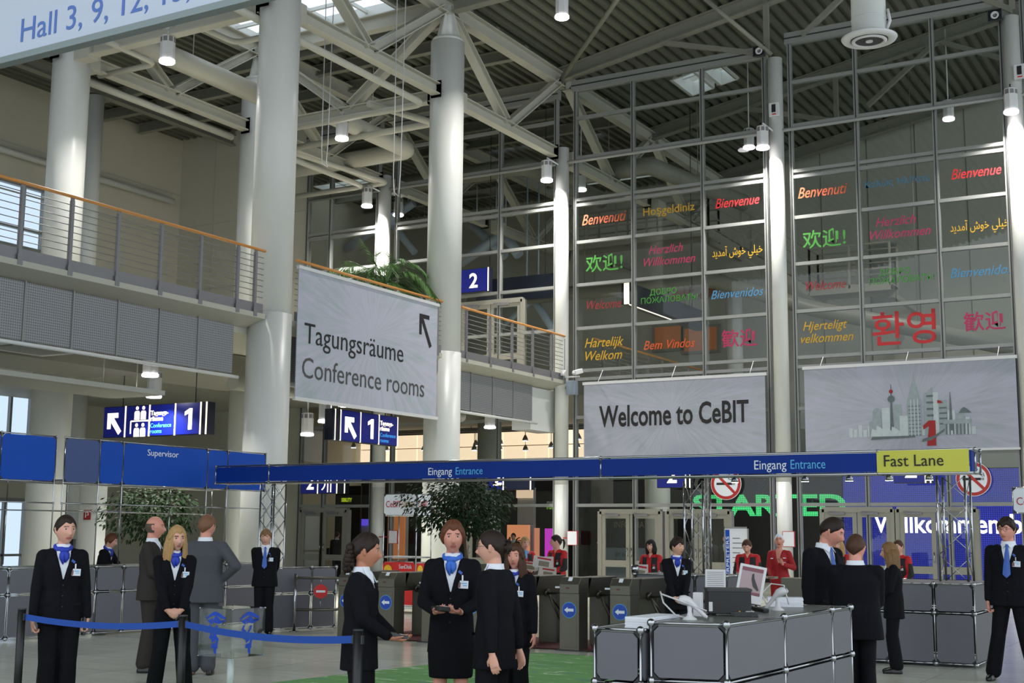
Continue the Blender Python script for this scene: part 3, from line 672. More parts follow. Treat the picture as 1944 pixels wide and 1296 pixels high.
poly([(.26, -.16), (.5, -.12), (.8, .08), (.82, .16), (.55, -.02), (.28, -.09)], 1)
sk.build('skyline_print', [M_INK, M_INKD, M_INKL, M_INKR], t)
# hall number sign, top left
m_ = mat('pale_blue_sign_board', (196, 206, 222), .5, noise=.02)
t = thing('hall_sign', (-11.4, 10, 7.2), 'large hanging sign reading Hall 3, 9, 12, 13 in the top left corner', 'sign')
MB().box(-14.6, -7.6, 9.99, 10.05, 7.26, 9.3).build('sign_board', m_, t); d = MB(); d.box(-14.65, -7.55, 9.96, 10.09, 7.19, 7.27); d.build('sign_rail', mat('grey_green_rail', (134, 146, 146), .4, .3), t)
text('lettering', 'Hall 3, 9, 12, 13,', (-12.58, 9.985, 7.41), EXV, EZ, .42, mat('sign_blue_lettering', (84, 118, 190), .5), t, fit=2.72)
d = MB(); d.cyl((-13.5, 10.02, 9.3), (-13.5, 10.02, 15.4), .02, n=6); d.cyl((-8.5, 10.02, 9.3), (-8.5, 10.02, 15.4), .02, n=6); d.build('hanging_wire', M_GREYP, t)

# ================================================================== LIT SIGNS
def arrow_ul(P, E, k):
    pts = [(0, .42), (.30, .42), (.30, .32), (.18, .32), (.40, .05), (.32, -.02), (.10, .24), (.10, .10), (0, .10)]
    return [Vector(P)+Vector(E)*u*k+EZ*v*k for u, v in pts]
def person_icon(mb, P, E, k, out):
    mb.prism([P+Vector(E)*(.1*k+.055*k*cos(q*pi/6))+EZ*(.33*k+.055*k*sin(q*pi/6)) for q in range(12)], out)
    mb.prism([P+Vector(E)*u*k+EZ*v*k for u, v in ((.0, 0), (.2, 0), (.2, .2), (.17, .25), (.03, .25), (0, .2))], out)
def lit_sign(name, A, E, out, wd, ht, cells, label, dep=.22, end=None, wall=False):
    """box sign: A lower left corner, E along, out towards the reader; cells = (width, kind)"""
    A, E, out = Vector(A), Vector(E), Vector(out).normalized(); t = thing(name, A+E*wd/2, label, 'sign')
    def slab(u0, u1, z0, z1, d0, d1): 
        b = MB(); P = A+E*u0+EZ*z0+out*d0; b.prism([P, P+E*(u1-u0), P+E*(u1-u0)+EZ*(z1-z0), P+EZ*(z1-z0)], out*(d1-d0)); return b
    slab(0, wd, 0, ht, -dep, -.01).build('sign_box', M_SIGNK, t)
    u = 0
    for cw, kind in cells:
        f = slab(u+.015, u+cw-.035, .015, ht-.015, -.01, .0).build('sign_face', M_LITG if kind == 'green' else M_SIGNK if kind == 'dark' else M_LITB, t)
        slab(u+cw-.035, u+cw-.005, 0, ht, -.012, .004).build('glow_strip', M_LITW, t)
        P = A+E*u+out*.001; mb = MB()
        if kind == 'arrow': mb.prism(arrow_ul(P+E*cw*.18+EZ*ht*.12, E, ht*1.6), out*.006); mb.build('arrow', M_LITW, f)
        elif kind == 'people':
            for ox, oz in ((.36, .54), (.62, .54), (.36, .0), (.62, .0)): person_icon(mb, P+E*ox*cw+EZ*oz*ht, E, ht*1.12, out*.006)
            mb.bar(P+E*cw*.22+EZ*ht*.5+out*.004, P+E*cw*.95+EZ*ht*.5+out*.004, .006, .03, up=EZ); mb.bar(P+E*cw*.22+EZ*ht*.5+out*.004, P+E*cw*.22+EZ*ht*.1+out*.004, .006, .03, up=E)
            mb.build('escalator_symbol', M_LITW, f)
        elif kind == '#1': mb.prism([P+E*(cw*.36+u*ht)+EZ*(ht*.16+v*ht) for u, v in ((.16, 0), (.31, 0), (.31, .66), (.2, .66), (0, .56), (0, .44), (.16, .50))], out*.006); mb.build('numeral', M_LITW, f)
        elif kind[0] == '#': mb.bm.free(); text('numeral', kind[1:], P+E*cw*.34+EZ*ht*.2+out*.004, E, EZ, ht*.86, M_LITW, f, bold=.012)
        elif kind == 'text':
            mb.bm.free(); text('lettering', 'Tagungs-\nräume', P+E*.02+EZ*ht*.66+out*.004, E, EZ, ht*.21, M_LITW, f, bold=.003, line=.85)
            text('lettering', 'Conference\nrooms', P+E*.02+EZ*ht*.27+out*.004, E, EZ, ht*.19, M_LITLB, f, line=.95)
        elif kind == 'din':
            mb.tube([P+E*(.08+.2*cos(q))+EZ*(ht*.5+.25*sin(q)) for q in (-1.2, -.8, -.4, 0, .4, .8, 1.2)], .02, 6); mb.bar(P+E*.38+EZ*.04, P+E*.38+EZ*(ht-.1), .04, .006); mb.bar(P+E*.5+EZ*.04, P+E*.5+EZ*(ht-.1), .04, .006); mb.build('symbol', M_LITW, f)
        else: mb.bm.free()
        u += cw
    d = MB()
    for q in (.15, .85): P = A+E*wd*q+EZ*ht-out*dep/2; d.cyl(P, P+EZ*max(.3, (end or P.z+.9)-P.z), .012, n=6)
    if wall:
        d.bm.clear()
        for q in (.2, .8): P = A+E*wd*q+EZ*ht*.6-out*dep; d.bar(P, Vector((P.x, WY-.05, P.z)), .03, .03)
    d.build('wall_bracket' if wall else 'hanging_rod', M_DARK, t); return t
lit_sign('direction_sign', (-22.15, 20.4, 3.63), EXV, -EYV, 3.05, .68, [(.68, 'arrow'), (.72, 'people'), (.75, 'text'), (.72, '#1'), (.16, 'dark')], 'lit blue sign with arrow, escalator symbol and figure 1 under the gallery', end=5.6)
lit_sign('direction_sign', (-18, 23.2, 3.66), EYV, EXV, 2.55, .7, [(.12, 'dark'), (.2, 'dark'), (.75, 'arrow'), (.72, '#1'), (.76, 'text')], 'lit blue sign with arrow and figure 1 below the conference banner', end=5.6)
lit_sign('direction_sign', (-21.6, 33.0, 8.8), EXV, -EYV, 1.72, .72, [(.68, 'green'), (1.04, '#2')], 'lit blue sign with figure 2 and green edge above the gallery', wall=True)
lit_sign('direction_sign', (-21.3, 34.6, 8.75), EXV, -EYV, 2.85, .75, [(2.85, 'dark')], 'long unlit dark sign box behind the glass right of the lit 2', end=15.46)
for px, lb, kk, wd in [(570, 'lit blue sign with figure 2 above the left glass door', [(.7, '#2'), (.75, 'din'), (.3, 'dark')], 1.75), (1247, 'lit blue sign with figure 2 behind the lattice post', [(.85, '#2'), (.12, 'dark')], .97),
                   (1697, 'lit blue sign with figure 2 below the yellow panel', [(.78, '#2'), (.12, 'dark')], .9), (925, 'lit blue sign with figure 2 behind the round tree', [(.55, '#2'), (.9, 'dark')], 1.45)]:
    p = AY(px, {570: 937, 1247: 926, 1697: 917, 925: 930}[px], 32.6); lit_sign('direction_sign', p, EXV, -EYV, wd, .7, kk, lb, wall=True)
# ducts, light track and escalator soffit under the gallery
structure(MB().box(-22.3, -20.4, 9, 19.9, 4.9, 5.58).build('duct_boxing', mat('grey_duct_boxing', (128, 126, 116), .6, noise=.05)))
structure(MB().box(-22.6, -20.1, 19.95, 24.6, 5.1, 5.58).build('duct_boxing', MATS['grey_duct_boxing']))
p = AX(-10, 742, -20.6); q = AX(262, 752, -20.6)
so = MB().box(-19.65, -18.25, 9, 18.3, 4.2, 4.29)
for yy in (10, 14, 17.8):
    for xx in (-19.4, -18.5): so.cyl((xx, yy, 4.28), (xx, yy, 5.62), .012, n=6)
tag(so.build('soffit_panel', M_WALLG), 'long flat grey panel hanging under the gallery, left edge', 'panel')
t = thing('ceiling_air_vent', (-19.6, 16.3, 4.92), 'square white air vent under the gallery edge', 'vent'); d = MB(); d.box(-20.25, -19.05, 15.6, 17.0, 5.0, 5.6); d.build('vent_case', M_WHITE, t)
d = MB(); d.box(-20.38, -18.92, 15.45, 17.15, 4.94, 5.0); d.build('vent_frame', M_WHITE, t); d = MB(); d.box(-20.15, -19.15, 15.7, 16.9, 4.92, 4.94); d.build('vent_grille', M_STEEL, t)
pipe([(-18.9, 20.9, 4.75), (-18.9, 30, 4.75)], .16, 'thick cream pipe under the gallery behind the conference banner')

# ================================================================== WELCOME WORDS ON THE GLASS
WORDS = [  # text, x, y pixel of the lower left, width px, size, colour, slanted, label
 ('Benvenuti', 1105, 428, 84, 'o', 1), ('Hoşgeldiniz', 1221, 410, 98, 'y', 0), ('Bienvenue', 1358, 396, 84, 'r', 1),
 ('欢迎!', 1112, 515, 70, 'g', 0), ('Herzlich|Willkommen', 1222, 484, 98, 'p', 1), ('#fa', 1352, 488, 96, 'y', 0),
 ('Welcome', 1114, 588, 66, 'd', 1), ('ДОБРО|ПОЖАЛОВАТЬ!', 1217, 562, 108, 'g', 0), ('Bienvenidos', 1350, 568, 100, 'b', 1),
 ('Hartelijk|Welkom', 1110, 660, 74, 'y', 1), ('Bem Vindos', 1222, 664, 98, 'o', 1), ('歓迎', 1370, 657, 68, 'p', 0),
 ('Benvenuti', 1515, 377, 94, 'o', 1), ('Καλώς Ήλθατε', 1642, 357, 124, 'b', 0), ('Bienvenue', 1806, 341, 96, 'r', 1),
 ('欢迎!', 1524, 470, 82, 'g', 0), ('Herzlich|Willkommen', 1651, 432, 116, 'p', 1), ('#fa', 1804, 440, 112, 'y', 0),
 ('Welcome', 1530, 552, 76, 'd', 1), ('ДОБРО|ПОЖАЛОВАТЬ!', 1650, 525, 124, 'g', 0), ('Bienvenidos', 1804, 528, 120, 'b', 1),
 ('Hjerteligt|velkommen', 1520, 628, 100, 'y', 1), ('환영', 1656, 652, 122, 'e', 0), ('歓迎', 1830, 626, 80, 'p', 0)]
WC = {'o': ('orange', (226, 92, 36)), 'y': ('yellow', (216, 168, 24)), 'r': ('red', (206, 30, 36)), 'g': ('green', (60, 150, 44)), 'p': ('pink', (190, 40, 90)), 'd': ('dark red', (150, 30, 32)), 'b': ('blue', (72, 144, 190)), 'e': ('red', (186, 28, 28))}
NM = {'欢迎!': 'Chinese', '歓迎': 'Japanese', '환영': 'Korean', '#fa': 'Persian', 'ДОБРО|ПОЖАЛОВАТЬ!': 'Russian', 'Καλώς Ήλθατε': 'Greek'}
FA = '\uFEA9\uFBFE\uFEAA\uFEE3\uFE81 \uFEB5\uFEEE\uFEA7 \uFEF2\uFEE0\uFBFF\uFEA7'
for i, (s, px, py, wpx, c, sl) in enumerate(WORDS):
    cn, rgb = WC[c]; side = 'left' if px < 1490 else 'right'
    p = AY(px, py, WY-.02); q = AY(px+wpx, py, WY-.02); wd = q.x-p.x
    lab = '%s %s lettering on the %s glass bay' % (cn, NM.get(s, s.replace('|', ' ')), side)
    m_ = mat('%s_glass_lettering' % cn.replace(' ', '_'), tuple(int(v*.84) for v in rgb), .5, noise=.06, nscale=6)
    o = bpy.data.objects.new('glass_lettering', None); 
    if s == '#fa': s2 = FA
    else: s2 = s
    ls = s2.split('|'); kw = dict(shear=.32 if sl else 0, bold=.01 if sl == 0 and s[0] not in 'К#' else .005, extrude=.001)
    big = 1 if len(ls) == 1 else .8
    mes = []
    for k, ln in enumerate(ls):
        me = text_mesh(ln, 1, **kw); xs = [v.co.x for v in me.vertices]; zs_ = [v.co.y for v in me.vertices]; L = max(xs)-min(xs)
        mes.append((me, min(xs), L, min(zs_), max(zs_)))
    Lm = max(m__[2] for m__ in mes); kx = wd/Lm; kz = kx*(1.0 if not sl else 1.12)
    if s == '#fa': kz *= 1.5
    if s in ('Welcome', 'Benvenuti', 'Bienvenue'): kz *= 1.15
    bmx = bmesh.new(); 
    for k, (me, x0, L, z0, z1) in enumerate(mes):
        off = (Lm-L)/2*kx*.6 if len(mes) > 1 else 0
        zoff = (z1-.0)*0 - k*.98*kz
        for v in me.vertices: v.co = Vector((p.x+(v.co.x-x0)*kx+off, WY-.02-v.co.z, p.z+v.co.y*kz+zoff))
        bmx.from_mesh(me); bpy.data.meshes.remove(me)
    me = bpy.data.meshes.new('glass_lettering'); bmx.to_mesh(me); bmx.free(); me.materials.clear()
    tag(link('glass_lettering', me, m_), lab, 'lettering', 'coloured welcome words on the glass wall')
# ================================================================== COUNTERS (chrome tube frames with grey panels)
ZC = 1.05
def ball(c, r=.03, parent=None):
    b = MB(); b.sphere(c, r, 14, 8); return b.build('ball_joint', M_CHROME, parent)
def tubebar(p0, p1, parent, r=.0095, nm='frame_tube'):
    b = MB(); b.cyl(p0, p1, r, n=10); return b.build(nm, M_CHROME, parent)
def panel(A, B_, z0, z1, parent, inset=.022, th=.012, m_=None, nm='panel', ch=.035):
    """sheet between two posts with cut corners"""
    A, B_ = Vector(A), Vector(B_); L = (B_-A).length; E = (B_-A)/L; a, b_, c, d = inset, L-inset, z0+inset, z1-inset
    pts = [(a+ch, c), (b_-ch, c), (b_, c+ch), (b_, d-ch), (b_-ch, d), (a+ch, d), (a, d-ch), (a, c+ch)]
    n = E.cross(EZ)*th; q = MB(); q.prism([A+E*u+EZ*v-n/2 for u, v in pts], n); p = q.build(nm, m_ or M_PANEL, parent)
    # black corner brackets behind the cut corners
    k = MB()
    for u, v, su, sv in ((a, c, 1, 1), (b_, c, -1, 1), (b_, d, -1, -1), (a, d, 1, -1)): k.prism([A+E*(u-su*.015)+EZ*(v-sv*.015)-n*.3, A+E*(u+su*ch*1.1)+EZ*(v-sv*.015)-n*.3, A+E*(u-su*.015)+EZ*(v+sv*ch*1.1)-n*.3], n*.4)
    k.build('corner_bracket', M_BLACK, p); return p
def counter(name, pts, zs, label, closed=False, top=None, depth=None, group=None, skip=()):
    """posts at pts (x, y); tubes and panels between them at the heights zs; top = worktop outline"""
    c = sum((Vector((*p, 0)) for p in pts), Vector())/len(pts); t = thing(name, (c.x, c.y, 0), label, 'counter', group)
    for i, p in enumerate(pts):
        tubebar((*p, zs[0]), (*p, zs[-1]), t)
        for z in zs: ball((*p, z), .03, t)
    seg = list(zip(pts, pts[1:]+pts[:1])) if closed else list(zip(pts, pts[1:]))
    for i, (a, b_) in enumerate(seg):
        if i in skip: continue
        for z in zs: tubebar((*a, z), (*b_, z), t)
        for z0, z1 in zip(zs, zs[1:]): panel((*a, 0), (*b_, 0), z0, z1, t)
    if top:
        d = MB(); d.prism([(x, y, zs[-1]-.02) for x, y in top], (0, 0, .024)); d.build('worktop', M_TOP, t)
    return t
# near counter, right of centre: a chamfered corner unit and a lower unit to its left
NC = [(-3.83, 8.62), (-3.32, 8.75), (-3.27, 9.85), (-3.24, 11.0), (-3.22, 11.5), (-3.83, 11.5)]
counter('service_counter', NC, [.04, .27, .655, ZC], 'grey counter with chrome tubes carrying the black computer box, near right', True, NC)
NL = [(-4.24, 8.56), (-3.875, 8.54), (-3.875, 11.5), (-4.3, 11.5)]
counter('service_counter', NL, [.04, .25, .63, 1.0], 'lower grey counter unit joined to the left of the computer counter', True, NL)
# right counter with lattice posts, in the middle distance
RC = [(-5.3, 17.6), (-4.45, 17.65), (-3.86, 17.68), (-3.36, 17.7), (-3.36, 19.1), (-5.3, 19.1)]
counter('service_counter', RC, [.04, .68, ZC], 'grey counter carrying lattice posts below the yellow panel, right', True, RC)
MC = [(-8.42, 18.35), (-7.45, 18.37), (-6.95, 18.38), (-6.95, 19.3), (-8.42, 19.3)]
counter('service_counter', MC, [.04, .68, ZC], 'grey counter behind the short haired hostess beside the turnstiles', True, MC)
LC = [(-16.5, 11.0), (-16.42, 12.2), (-16.32, 13.36), (-16.16, 14.9), (-16.08, 15.4), (-15.95, 16.4), (-15.8, 17.5), (-15.7, 18.7)]
LT = LC+[(-16.9, 18.7), (-16.95, 16.5), (-17.3, 14.0), (-17.6, 11)]
counter('reception_counter', LC, [.04, .68, ZC+.02], 'long grey reception counter with chrome tubes along the left side', False, LT)
WC_ = [(-14.42, 17.0), (-14.12, 17.75), (-13.95, 18.2)]
counter('low_wall', WC_, [.04, .62, ZC], 'grey chrome framed wing wall behind the swing gate')
# tubes and blue signboard above the reception counter
FX = -16.2; ZT, ZB = 3.07, 2.37
t = thing('signboard_frame', (FX, 16, ZC), 'blue Supervisor signboard on chrome tubes above the left reception counter', 'signboard')
py_ = [10.6, 11.8, 12.98, 14.0, 14.17, 14.88, 15.38, 17.35, 17.87, 18.9]
cl = lambda y: -16.32+(y-13.36)*.11 if y < 16 else -16.03+(y-16)*.1
for i, y in enumerate(py_):
    zb = ZC+.04 if i not in () else ZB
    tubebar((FX, y, zb), (FX, y, ZT), t); 
    for z in (ZT, ZB, 2.05): ball((FX, y, z), .02, t)
for a, b_ in zip(py_, py_[1:]):
    if (a, b_) != (14.0, 14.17):
        panel((FX, a, 0), (FX, b_, 0), ZB, ZT, t, .016, m_=mat('faded_blue_panel', (58, 78, 128), .5, noise=.06, nscale=2) if a == 14.17 else M_BLUE, nm='blue_panel', ch=.05)
        for z in (ZT, ZB, 2.05): tubebar((FX, a, z), (FX, b_, z), t, .011)
text('lettering', 'Supervisor', (FX+.012, 15.9, 2.88), EYV, EZ, .15, M_TXTW, t, fit=.72)
# rear row of tubes
for x0, ys in ((-17.5, [11, 12.6, 14.2, 15.4, 16.6, 17.8, 18.9]),):
    for y in ys: tubebar((x0, y, ZC+.04), (x0, y, 2.4), t); ball((x0, y, 2.4), .02, t); ball((x0, y, 1.95), .02, t)
    for z in (2.4, 1.95): tubebar((x0, ys[0], z), (x0, ys[-1], z), t, .011)
    for y in ys[1::2]: tubebar((x0, y, 2.4), (FX, y, 2.4), t, .011)
d = MB(); d.box(-17.45, FX-.02, 14.2, 18.9, 2.40, 2.42); d.build('shelf_panel', M_PANEL, t); d = MB(); d.box(-17.48, -17.46, 11, 13.6, 2.38, 2.9); d.build('blue_panel', M_BLUE, t)

# ================================================================== ENTRANCE BANNER
BY = 17.3; BX0, BX1 = -15.95, -3.2; z0, z1 = 2.475, 2.745
t = thing('entrance_banner', ((BX0+BX1)/2, BY, z0), 'long blue Eingang Entrance banner with yellow Fast Lane end', 'banner')
xs = [BX0, -14.75, -8.47, -4.42]
for a, b_ in zip(xs, xs[1:]): panel((a, BY, 0), (b_, BY, 0), z0, z1, t, .012, m_=M_BLUED, nm='blue_panel', ch=.02)
panel((-4.44, BY-.012, 0), (-3.27, BY-.012, 0), z0-.005, z1+.02, t, .004, m_=M_YELLOW, nm='yellow_panel', ch=.004)
MB().box(-3.27, -3.245, BY, BY+.34, z0, z1).build('blue_panel', M_BLUED, t)
for z in (z0-.012, z1+.012):
    for y in (BY, BY+.34): tubebar((BX0, y, z), (BX1, y, z), t, .016, 'truss_tube')
for x in (BX0, -14.75, -8.47, -4.42, BX1):
    for y in (BY, BY+.34): tubebar((x, y, z0), (x, y, z1), t, .012); ball((x, y, z0-.012), .024, t); ball((x, y, z1+.012), .024, t)
    for z in (z0-.012, z1+.012): tubebar((x, BY, z), (x, BY+.34, z), t, .01)
for px0, px1, s, m_ in ((813, 858, 'Eingang', M_TXTW), (865, 916, 'Entrance', M_TXTB)):
    p = AY(px0, 903, BY-.01); q = AY(px1, 903, BY-.01); text('lettering', s, (p.x, BY-.01, 2.545), EXV, EZ, .165, m_, t, fit=q.x-p.x)
for px0, px1, s, m_ in ((1432, 1493, 'Eingang', M_TXTW), (1501, 1567, 'Entrance', M_TXTB)):
    p = AY(px0, 888, BY-.01); q = AY(px1, 888, BY-.01); text('lettering', s, (p.x, BY-.01, 2.545), EXV, EZ, .18, m_, t, fit=q.x-p.x)
p = AY(1678, 882, BY-.03); q = AY(1791, 880, BY-.03); text('lettering', 'Fast Lane', (p.x, BY-.026, 2.555), EXV, EZ, .215, M_TXTK, t, fit=q.x-p.x)
for px in (1395, 1528, 1612, 1688, 1764):
    p = AY(px, 905, BY+.34); b = MB(); b.lathe((0, 0, 0), [(.02, .1), (.05, .05), (.055, 0)], 14)
    for v in b.bm.verts: v.co = Vector((p.x+v.co.x, BY+.34+v.co.y, z0-.09+v.co.z))
    s_ = b.build('spot_lamp', M_CHROME, t); b = MB(); b.cyl((p.x, BY+.34, z0-.092), (p.x, BY+.34, z0-.088), .05, n=14); b.build('lamp_lens', M_LAMP, s_)
def lattice(x, y, zb, zt, label, wd=.30, full=True):
    t = thing('lattice_post', (x, y, zb), label, 'post', 'lattice posts carrying the entrance banner')
    cs = [(x+a*wd/2, y+b_*wd/2) for a, b_ in ((-1, -1), (1, -1), (1, 1), (-1, 1))]
    for c in cs: tubebar((*c, zb), (*c, zt), t, .016, 'upright')
    n = int((zt-zb)/.3); h = (zt-zb)/n
    for a, b_ in zip(cs, cs[1:]+cs[:1]):
        m_ = MB()
        for i in range(n):
            p, q = (a, b_) if i % 2 else (b_, a); m_.cyl((*p, zb+i*h), (*q, zb+(i+1)*h), .006, n=6)
            if full: m_.cyl((*q, zb+i*h), (*p, zb+(i+1)*h), .006, n=6)
        m_.build('lattice', M_CHROME, t)
    return t
lattice(-14.85, 17.55, 0, z0-.02, 'chrome lattice post before the tall front column carrying the banner')
lattice(-7.55, 18.75, ZC+.02, z0-.02, 'chrome lattice post behind the short haired hostess', full=False)
lattice(-3.66, 18.2, ZC+.02, z0-.02, 'chrome lattice post standing on the right counter', .36, full=False)

# ================================================================== TURNSTILES, GATE, STANCHIONS
def arrow_disc(c, r, parent):
    d = MB(); n = 28; x, y, z = c
    d.prism([(x+r*cos(2*pi*q/n), y, z+r*sin(2*pi*q/n)) for q in range(n)], (0, -.004, 0)); o = d.build('arrow_disc', mat('blue_traffic_disc', (20, 70, 176), .35, noise=.02), parent)
    d = MB(); d.prism([(x+r*1.07*cos(2*pi*q/n), y+.001, z+r*1.07*sin(2*pi*q/n)) for q in range(n)], (0, -.002, 0)); d.build('disc_rim', M_TXTB, o)
    a = r*.72; d = MB(); d.prism([(x+u*a, y-.004, z+v*a) for u, v in ((-1, 0), (-.3, .55), (-.3, .26), (.95, .26), (.95, -.26), (-.3, -.26), (-.3, -.55))], (0, -.003, 0)); d.build('arrow', M_TXTW, o); return o
def turnstile(x, y, label):
    t = thing('turnstile', (x, y, 0), label, 'turnstile', 'stainless steel entrance turnstiles'); w_ = .155
    d = MB(); d.box(x-w_, x+w_, y, y+.28, 0, .80); d.box(x-w_+.035, x+w_-.035, y-.004, y, .05, .74); d.build('front_pedestal', M_STAIN, t, .006)
    d = MB(); d.prism([(x-w_, y-.01, .80), (x-w_, y-.01, .93), (x-w_, y+.07, 1.03), (x-w_, y+.42, 1.03), (x-w_, y+.30, .80)], (2*w_, 0, 0)); d.build('reader_head', M_STAIN, t, .008)
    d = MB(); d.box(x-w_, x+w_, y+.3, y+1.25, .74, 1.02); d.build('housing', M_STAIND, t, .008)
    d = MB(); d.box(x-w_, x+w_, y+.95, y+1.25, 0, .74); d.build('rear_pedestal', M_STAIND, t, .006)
    d = MB(); d.box(x-w_-.04, x+w_+.16, y-.06, y+1.35, 0, .012); d.build('base_plate', M_DARK, t)
    d = MB(); d.prism([(x-.03, y+.022, .975), (x+.03, y+.022, .975), (x+.03, y+.06, 1.022), (x-.03, y+.06, 1.022)], (0, -.006, .006)); d.build('ticket_slot', M_TXTW, t)
    d = MB(); d.box(x-.05, x+.0, y-.014, y-.01, .87, .89); d.build('status_display', mat('dark_red_display', (90, 16, 20), .3), t)
    d = MB(); d.box(x-w_-.16, x-w_, y+.16, y+.19, .865, .89); d.build('ticket_tray', M_TXTW, t)
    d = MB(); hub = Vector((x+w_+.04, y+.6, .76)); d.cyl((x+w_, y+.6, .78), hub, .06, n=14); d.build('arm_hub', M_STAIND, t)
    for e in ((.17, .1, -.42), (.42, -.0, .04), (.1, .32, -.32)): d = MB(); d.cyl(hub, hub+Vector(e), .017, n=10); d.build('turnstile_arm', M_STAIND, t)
    arrow_disc((x, y-.005, .57), .105, t); return t
for px, py, lb in [(1180, 1239, 'stainless turnstile with blue arrow disc next to the grey counter, rightmost'), (1083, 1233, 'stainless turnstile with blue arrow disc second from the grey counter'), (983, 1228, 'stainless turnstile hidden behind the two dark suited women'),
                   (897, 1222, 'stainless turnstile behind the woman with glasses'), (818, 1217, 'stainless turnstile with blue arrow disc just left of the woman in a skirt'), (733, 1214, 'stainless turnstile with blue arrow disc right of the curly haired woman'), (657, 1210, 'stainless turnstile half hidden left of the curly haired woman, beside the gate')]:
    p = AY(px, py, 16.92); turnstile(p.x-.02, 16.92, lb)
p = AZ(1500, 1240, 0); d = thing('turnstile', (-5.95, 19.0, 0), 'stainless turnstile with side arm behind the white scanner, fast lane', 'turnstile')
b = MB(); b.box(-6.35, -5.75, 19.0, 19.3, 0, 1.03); b.build('housing', M_STAIN, d, .01); b = MB(); b.cyl((-5.75, 19.1, .8), (-5.2, 19.1, .8), .018, n=10); b.build('turnstile_arm', M_STAIND, d)
# swing gate with no entry disc
p = AZ(558, 1199, 0); q = AY(634, 1110, p.y+.05); gx, gy = p.x, p.y
t = thing('swing_gate', (gx, gy, 0), 'chrome tube swing gate with red no entry disc', 'gate')
b = MB(); b.cyl((gx, gy, 0), (gx, gy, .95), .025, n=14); b.cyl((gx, gy, 0), (gx, gy, .015), .08, n=16); b.build('post', M_CHROME, t)
L = .78; E = Vector((.80, .6, 0)); P = Vector((gx, gy, 0)); rr = .11; pts = [P+EZ*.88, P+E*(L-rr)+EZ*.88]+[P+E*(L-rr+rr*sin(a))+EZ*(.88-rr+rr*cos(a)) for a in (.4, .8, 1.2)]+[P+E*L+EZ*(.88-rr), P+E*L+EZ*(.36+rr)]+[P+E*(L-rr+rr*cos(a))+EZ*(.36+rr-rr*sin(a)) for a in (.4, .8, 1.2)]+[P+E*(L-rr)+EZ*.36, P+EZ*.36]
b = MB(); b.tube(pts, .022, 12); b.build('gate_frame', M_STAIN, t)
c = P+E*.42+EZ*.66; nrm = Vector((.6, -.8, 0)); b = MB(); b.prism([c+E*.115*cos(2*pi*k/28)+EZ*.115*sin(2*pi*k/28)-nrm*.004 for k in range(28)], nrm*.012); ds = b.build('no_entry_disc', M_RED, t)
b = MB(); b.prism([c+E*u+EZ*v+nrm*.009 for u, v in ((-.075, -.018), (.075, -.018), (.075, .018), (-.075, .018))], nrm*.003); b.build('white_bar', M_TXTW, ds)
b = MB(); b.cyl(P+E*.42+EZ*.36, P+E*.42+EZ*.55, .006); b.cyl(P+E*.42+EZ*.77, P+E*.42+EZ*.88, .006); b.build('disc_holder', M_CHROME, t)
# belt stanchions
ST = []
for px, py, s_, lb in [(42, 1157, 217, 'black belt stanchion at the left edge beside the dark haired woman'), (348, 1170, 232, 'black belt stanchion before the blonde woman and the clear box'), (680, 1197, 272, 'black belt stanchion before the curly haired woman')]:
    p = AD(px, py, FPX/s_); x, y = p.x, p.y; zt = p.z; ST.append((x, y, zt)); t = thing('belt_stanchion', (x, y, 0), lb, 'stanchion', 'black belt stanchions')
    b = MB(); b.cyl((x, y, .02), (x, y, zt), .034, n=20); b.build('post', M_BLACK, t)
    b = MB(); b.lathe((x, y, 0), [(.175, 0), (.175, .015), (.05, .03), (.035, .06)], 28); b.build('base', M_BLACK, t)
    b = MB(); b.cyl((x, y, zt-.001), (x, y, zt+.012), .036, n=20); b.box(x-.045, x+.045, y-.012, y+.012, zt-.09, zt-.03); b.build('belt_head', M_DARK, t)
def belt(a, b_, label):
    A, B_ = Vector(a), Vector(b_); A.z -= .06; B_.z -= .06; d = (B_-A).normalized(); sd = d.cross(EZ)*.0012; m_ = MB(); n = 14; rg = []
    for i in range(n+1):
        u = i/n; p = A+d*.036+(B_-A-d*.072)*u-EZ*.045*4*u*(1-u); h = EZ*.026
        rg.append([p-h-sd, p-h+sd, p+h+sd, p+h-sd])
    m_.loft(rg, smooth=False); tag(m_.build('belt', M_BELT), label, 'belt', 'blue barrier belts')
belt(ST[0], ST[1], 'blue barrier belt from the left edge stanchion to the blonde woman'); belt(ST[1], ST[2], 'blue barrier belt crossing the clear box to the curly haired woman')
# clear acrylic box with blue motifs on a clear stem
p = AD(427, 1250, FPX/195); cx, cy, cz = p.x-.12, p.y+.22, .44; hw = .225; zt = .90
t = thing('acrylic_box', (cx, cy, 0), 'clear acrylic box with blue tree like motifs on a clear stem', 'display box')
cs = [Vector((cx+hw*1.414*cos(R_(a)), cy+hw*1.414*sin(R_(a)), 0)) for a in (-48, 42, 132, 222)]
for i, (a, b_) in enumerate(zip(cs, cs[1:]+cs[:1])):
    n = (b_-a).normalized().cross(EZ)*.004; m_ = MB(); m_.prism([a+EZ*cz-n, b_+EZ*cz-n, b_+EZ*zt-n, a+EZ*zt-n], n*2); m_.build('clear_side', M_CLEAR, t)
m_ = MB(); m_.prism([c+EZ*zt for c in cs], (0, 0, .006)); m_.build('clear_lid', M_CLEAR, t); m_ = MB(); m_.prism([cx and c+EZ*(cz-.006) for c in cs], (0, 0, .006)); m_.build('clear_floor', M_CLEAR, t)
m_ = MB(); m_.cyl((cx, cy, .02), (cx, cy, cz-.006), .035, n=20); m_.build('clear_stem', mat('frosted_acrylic', (206, 214, 210), .25, spec=.6), t); m_ = MB(); m_.cyl((cx, cy, 0), (cx, cy, .02), .17, n=28); m_.build('base', M_CLEAR, t)
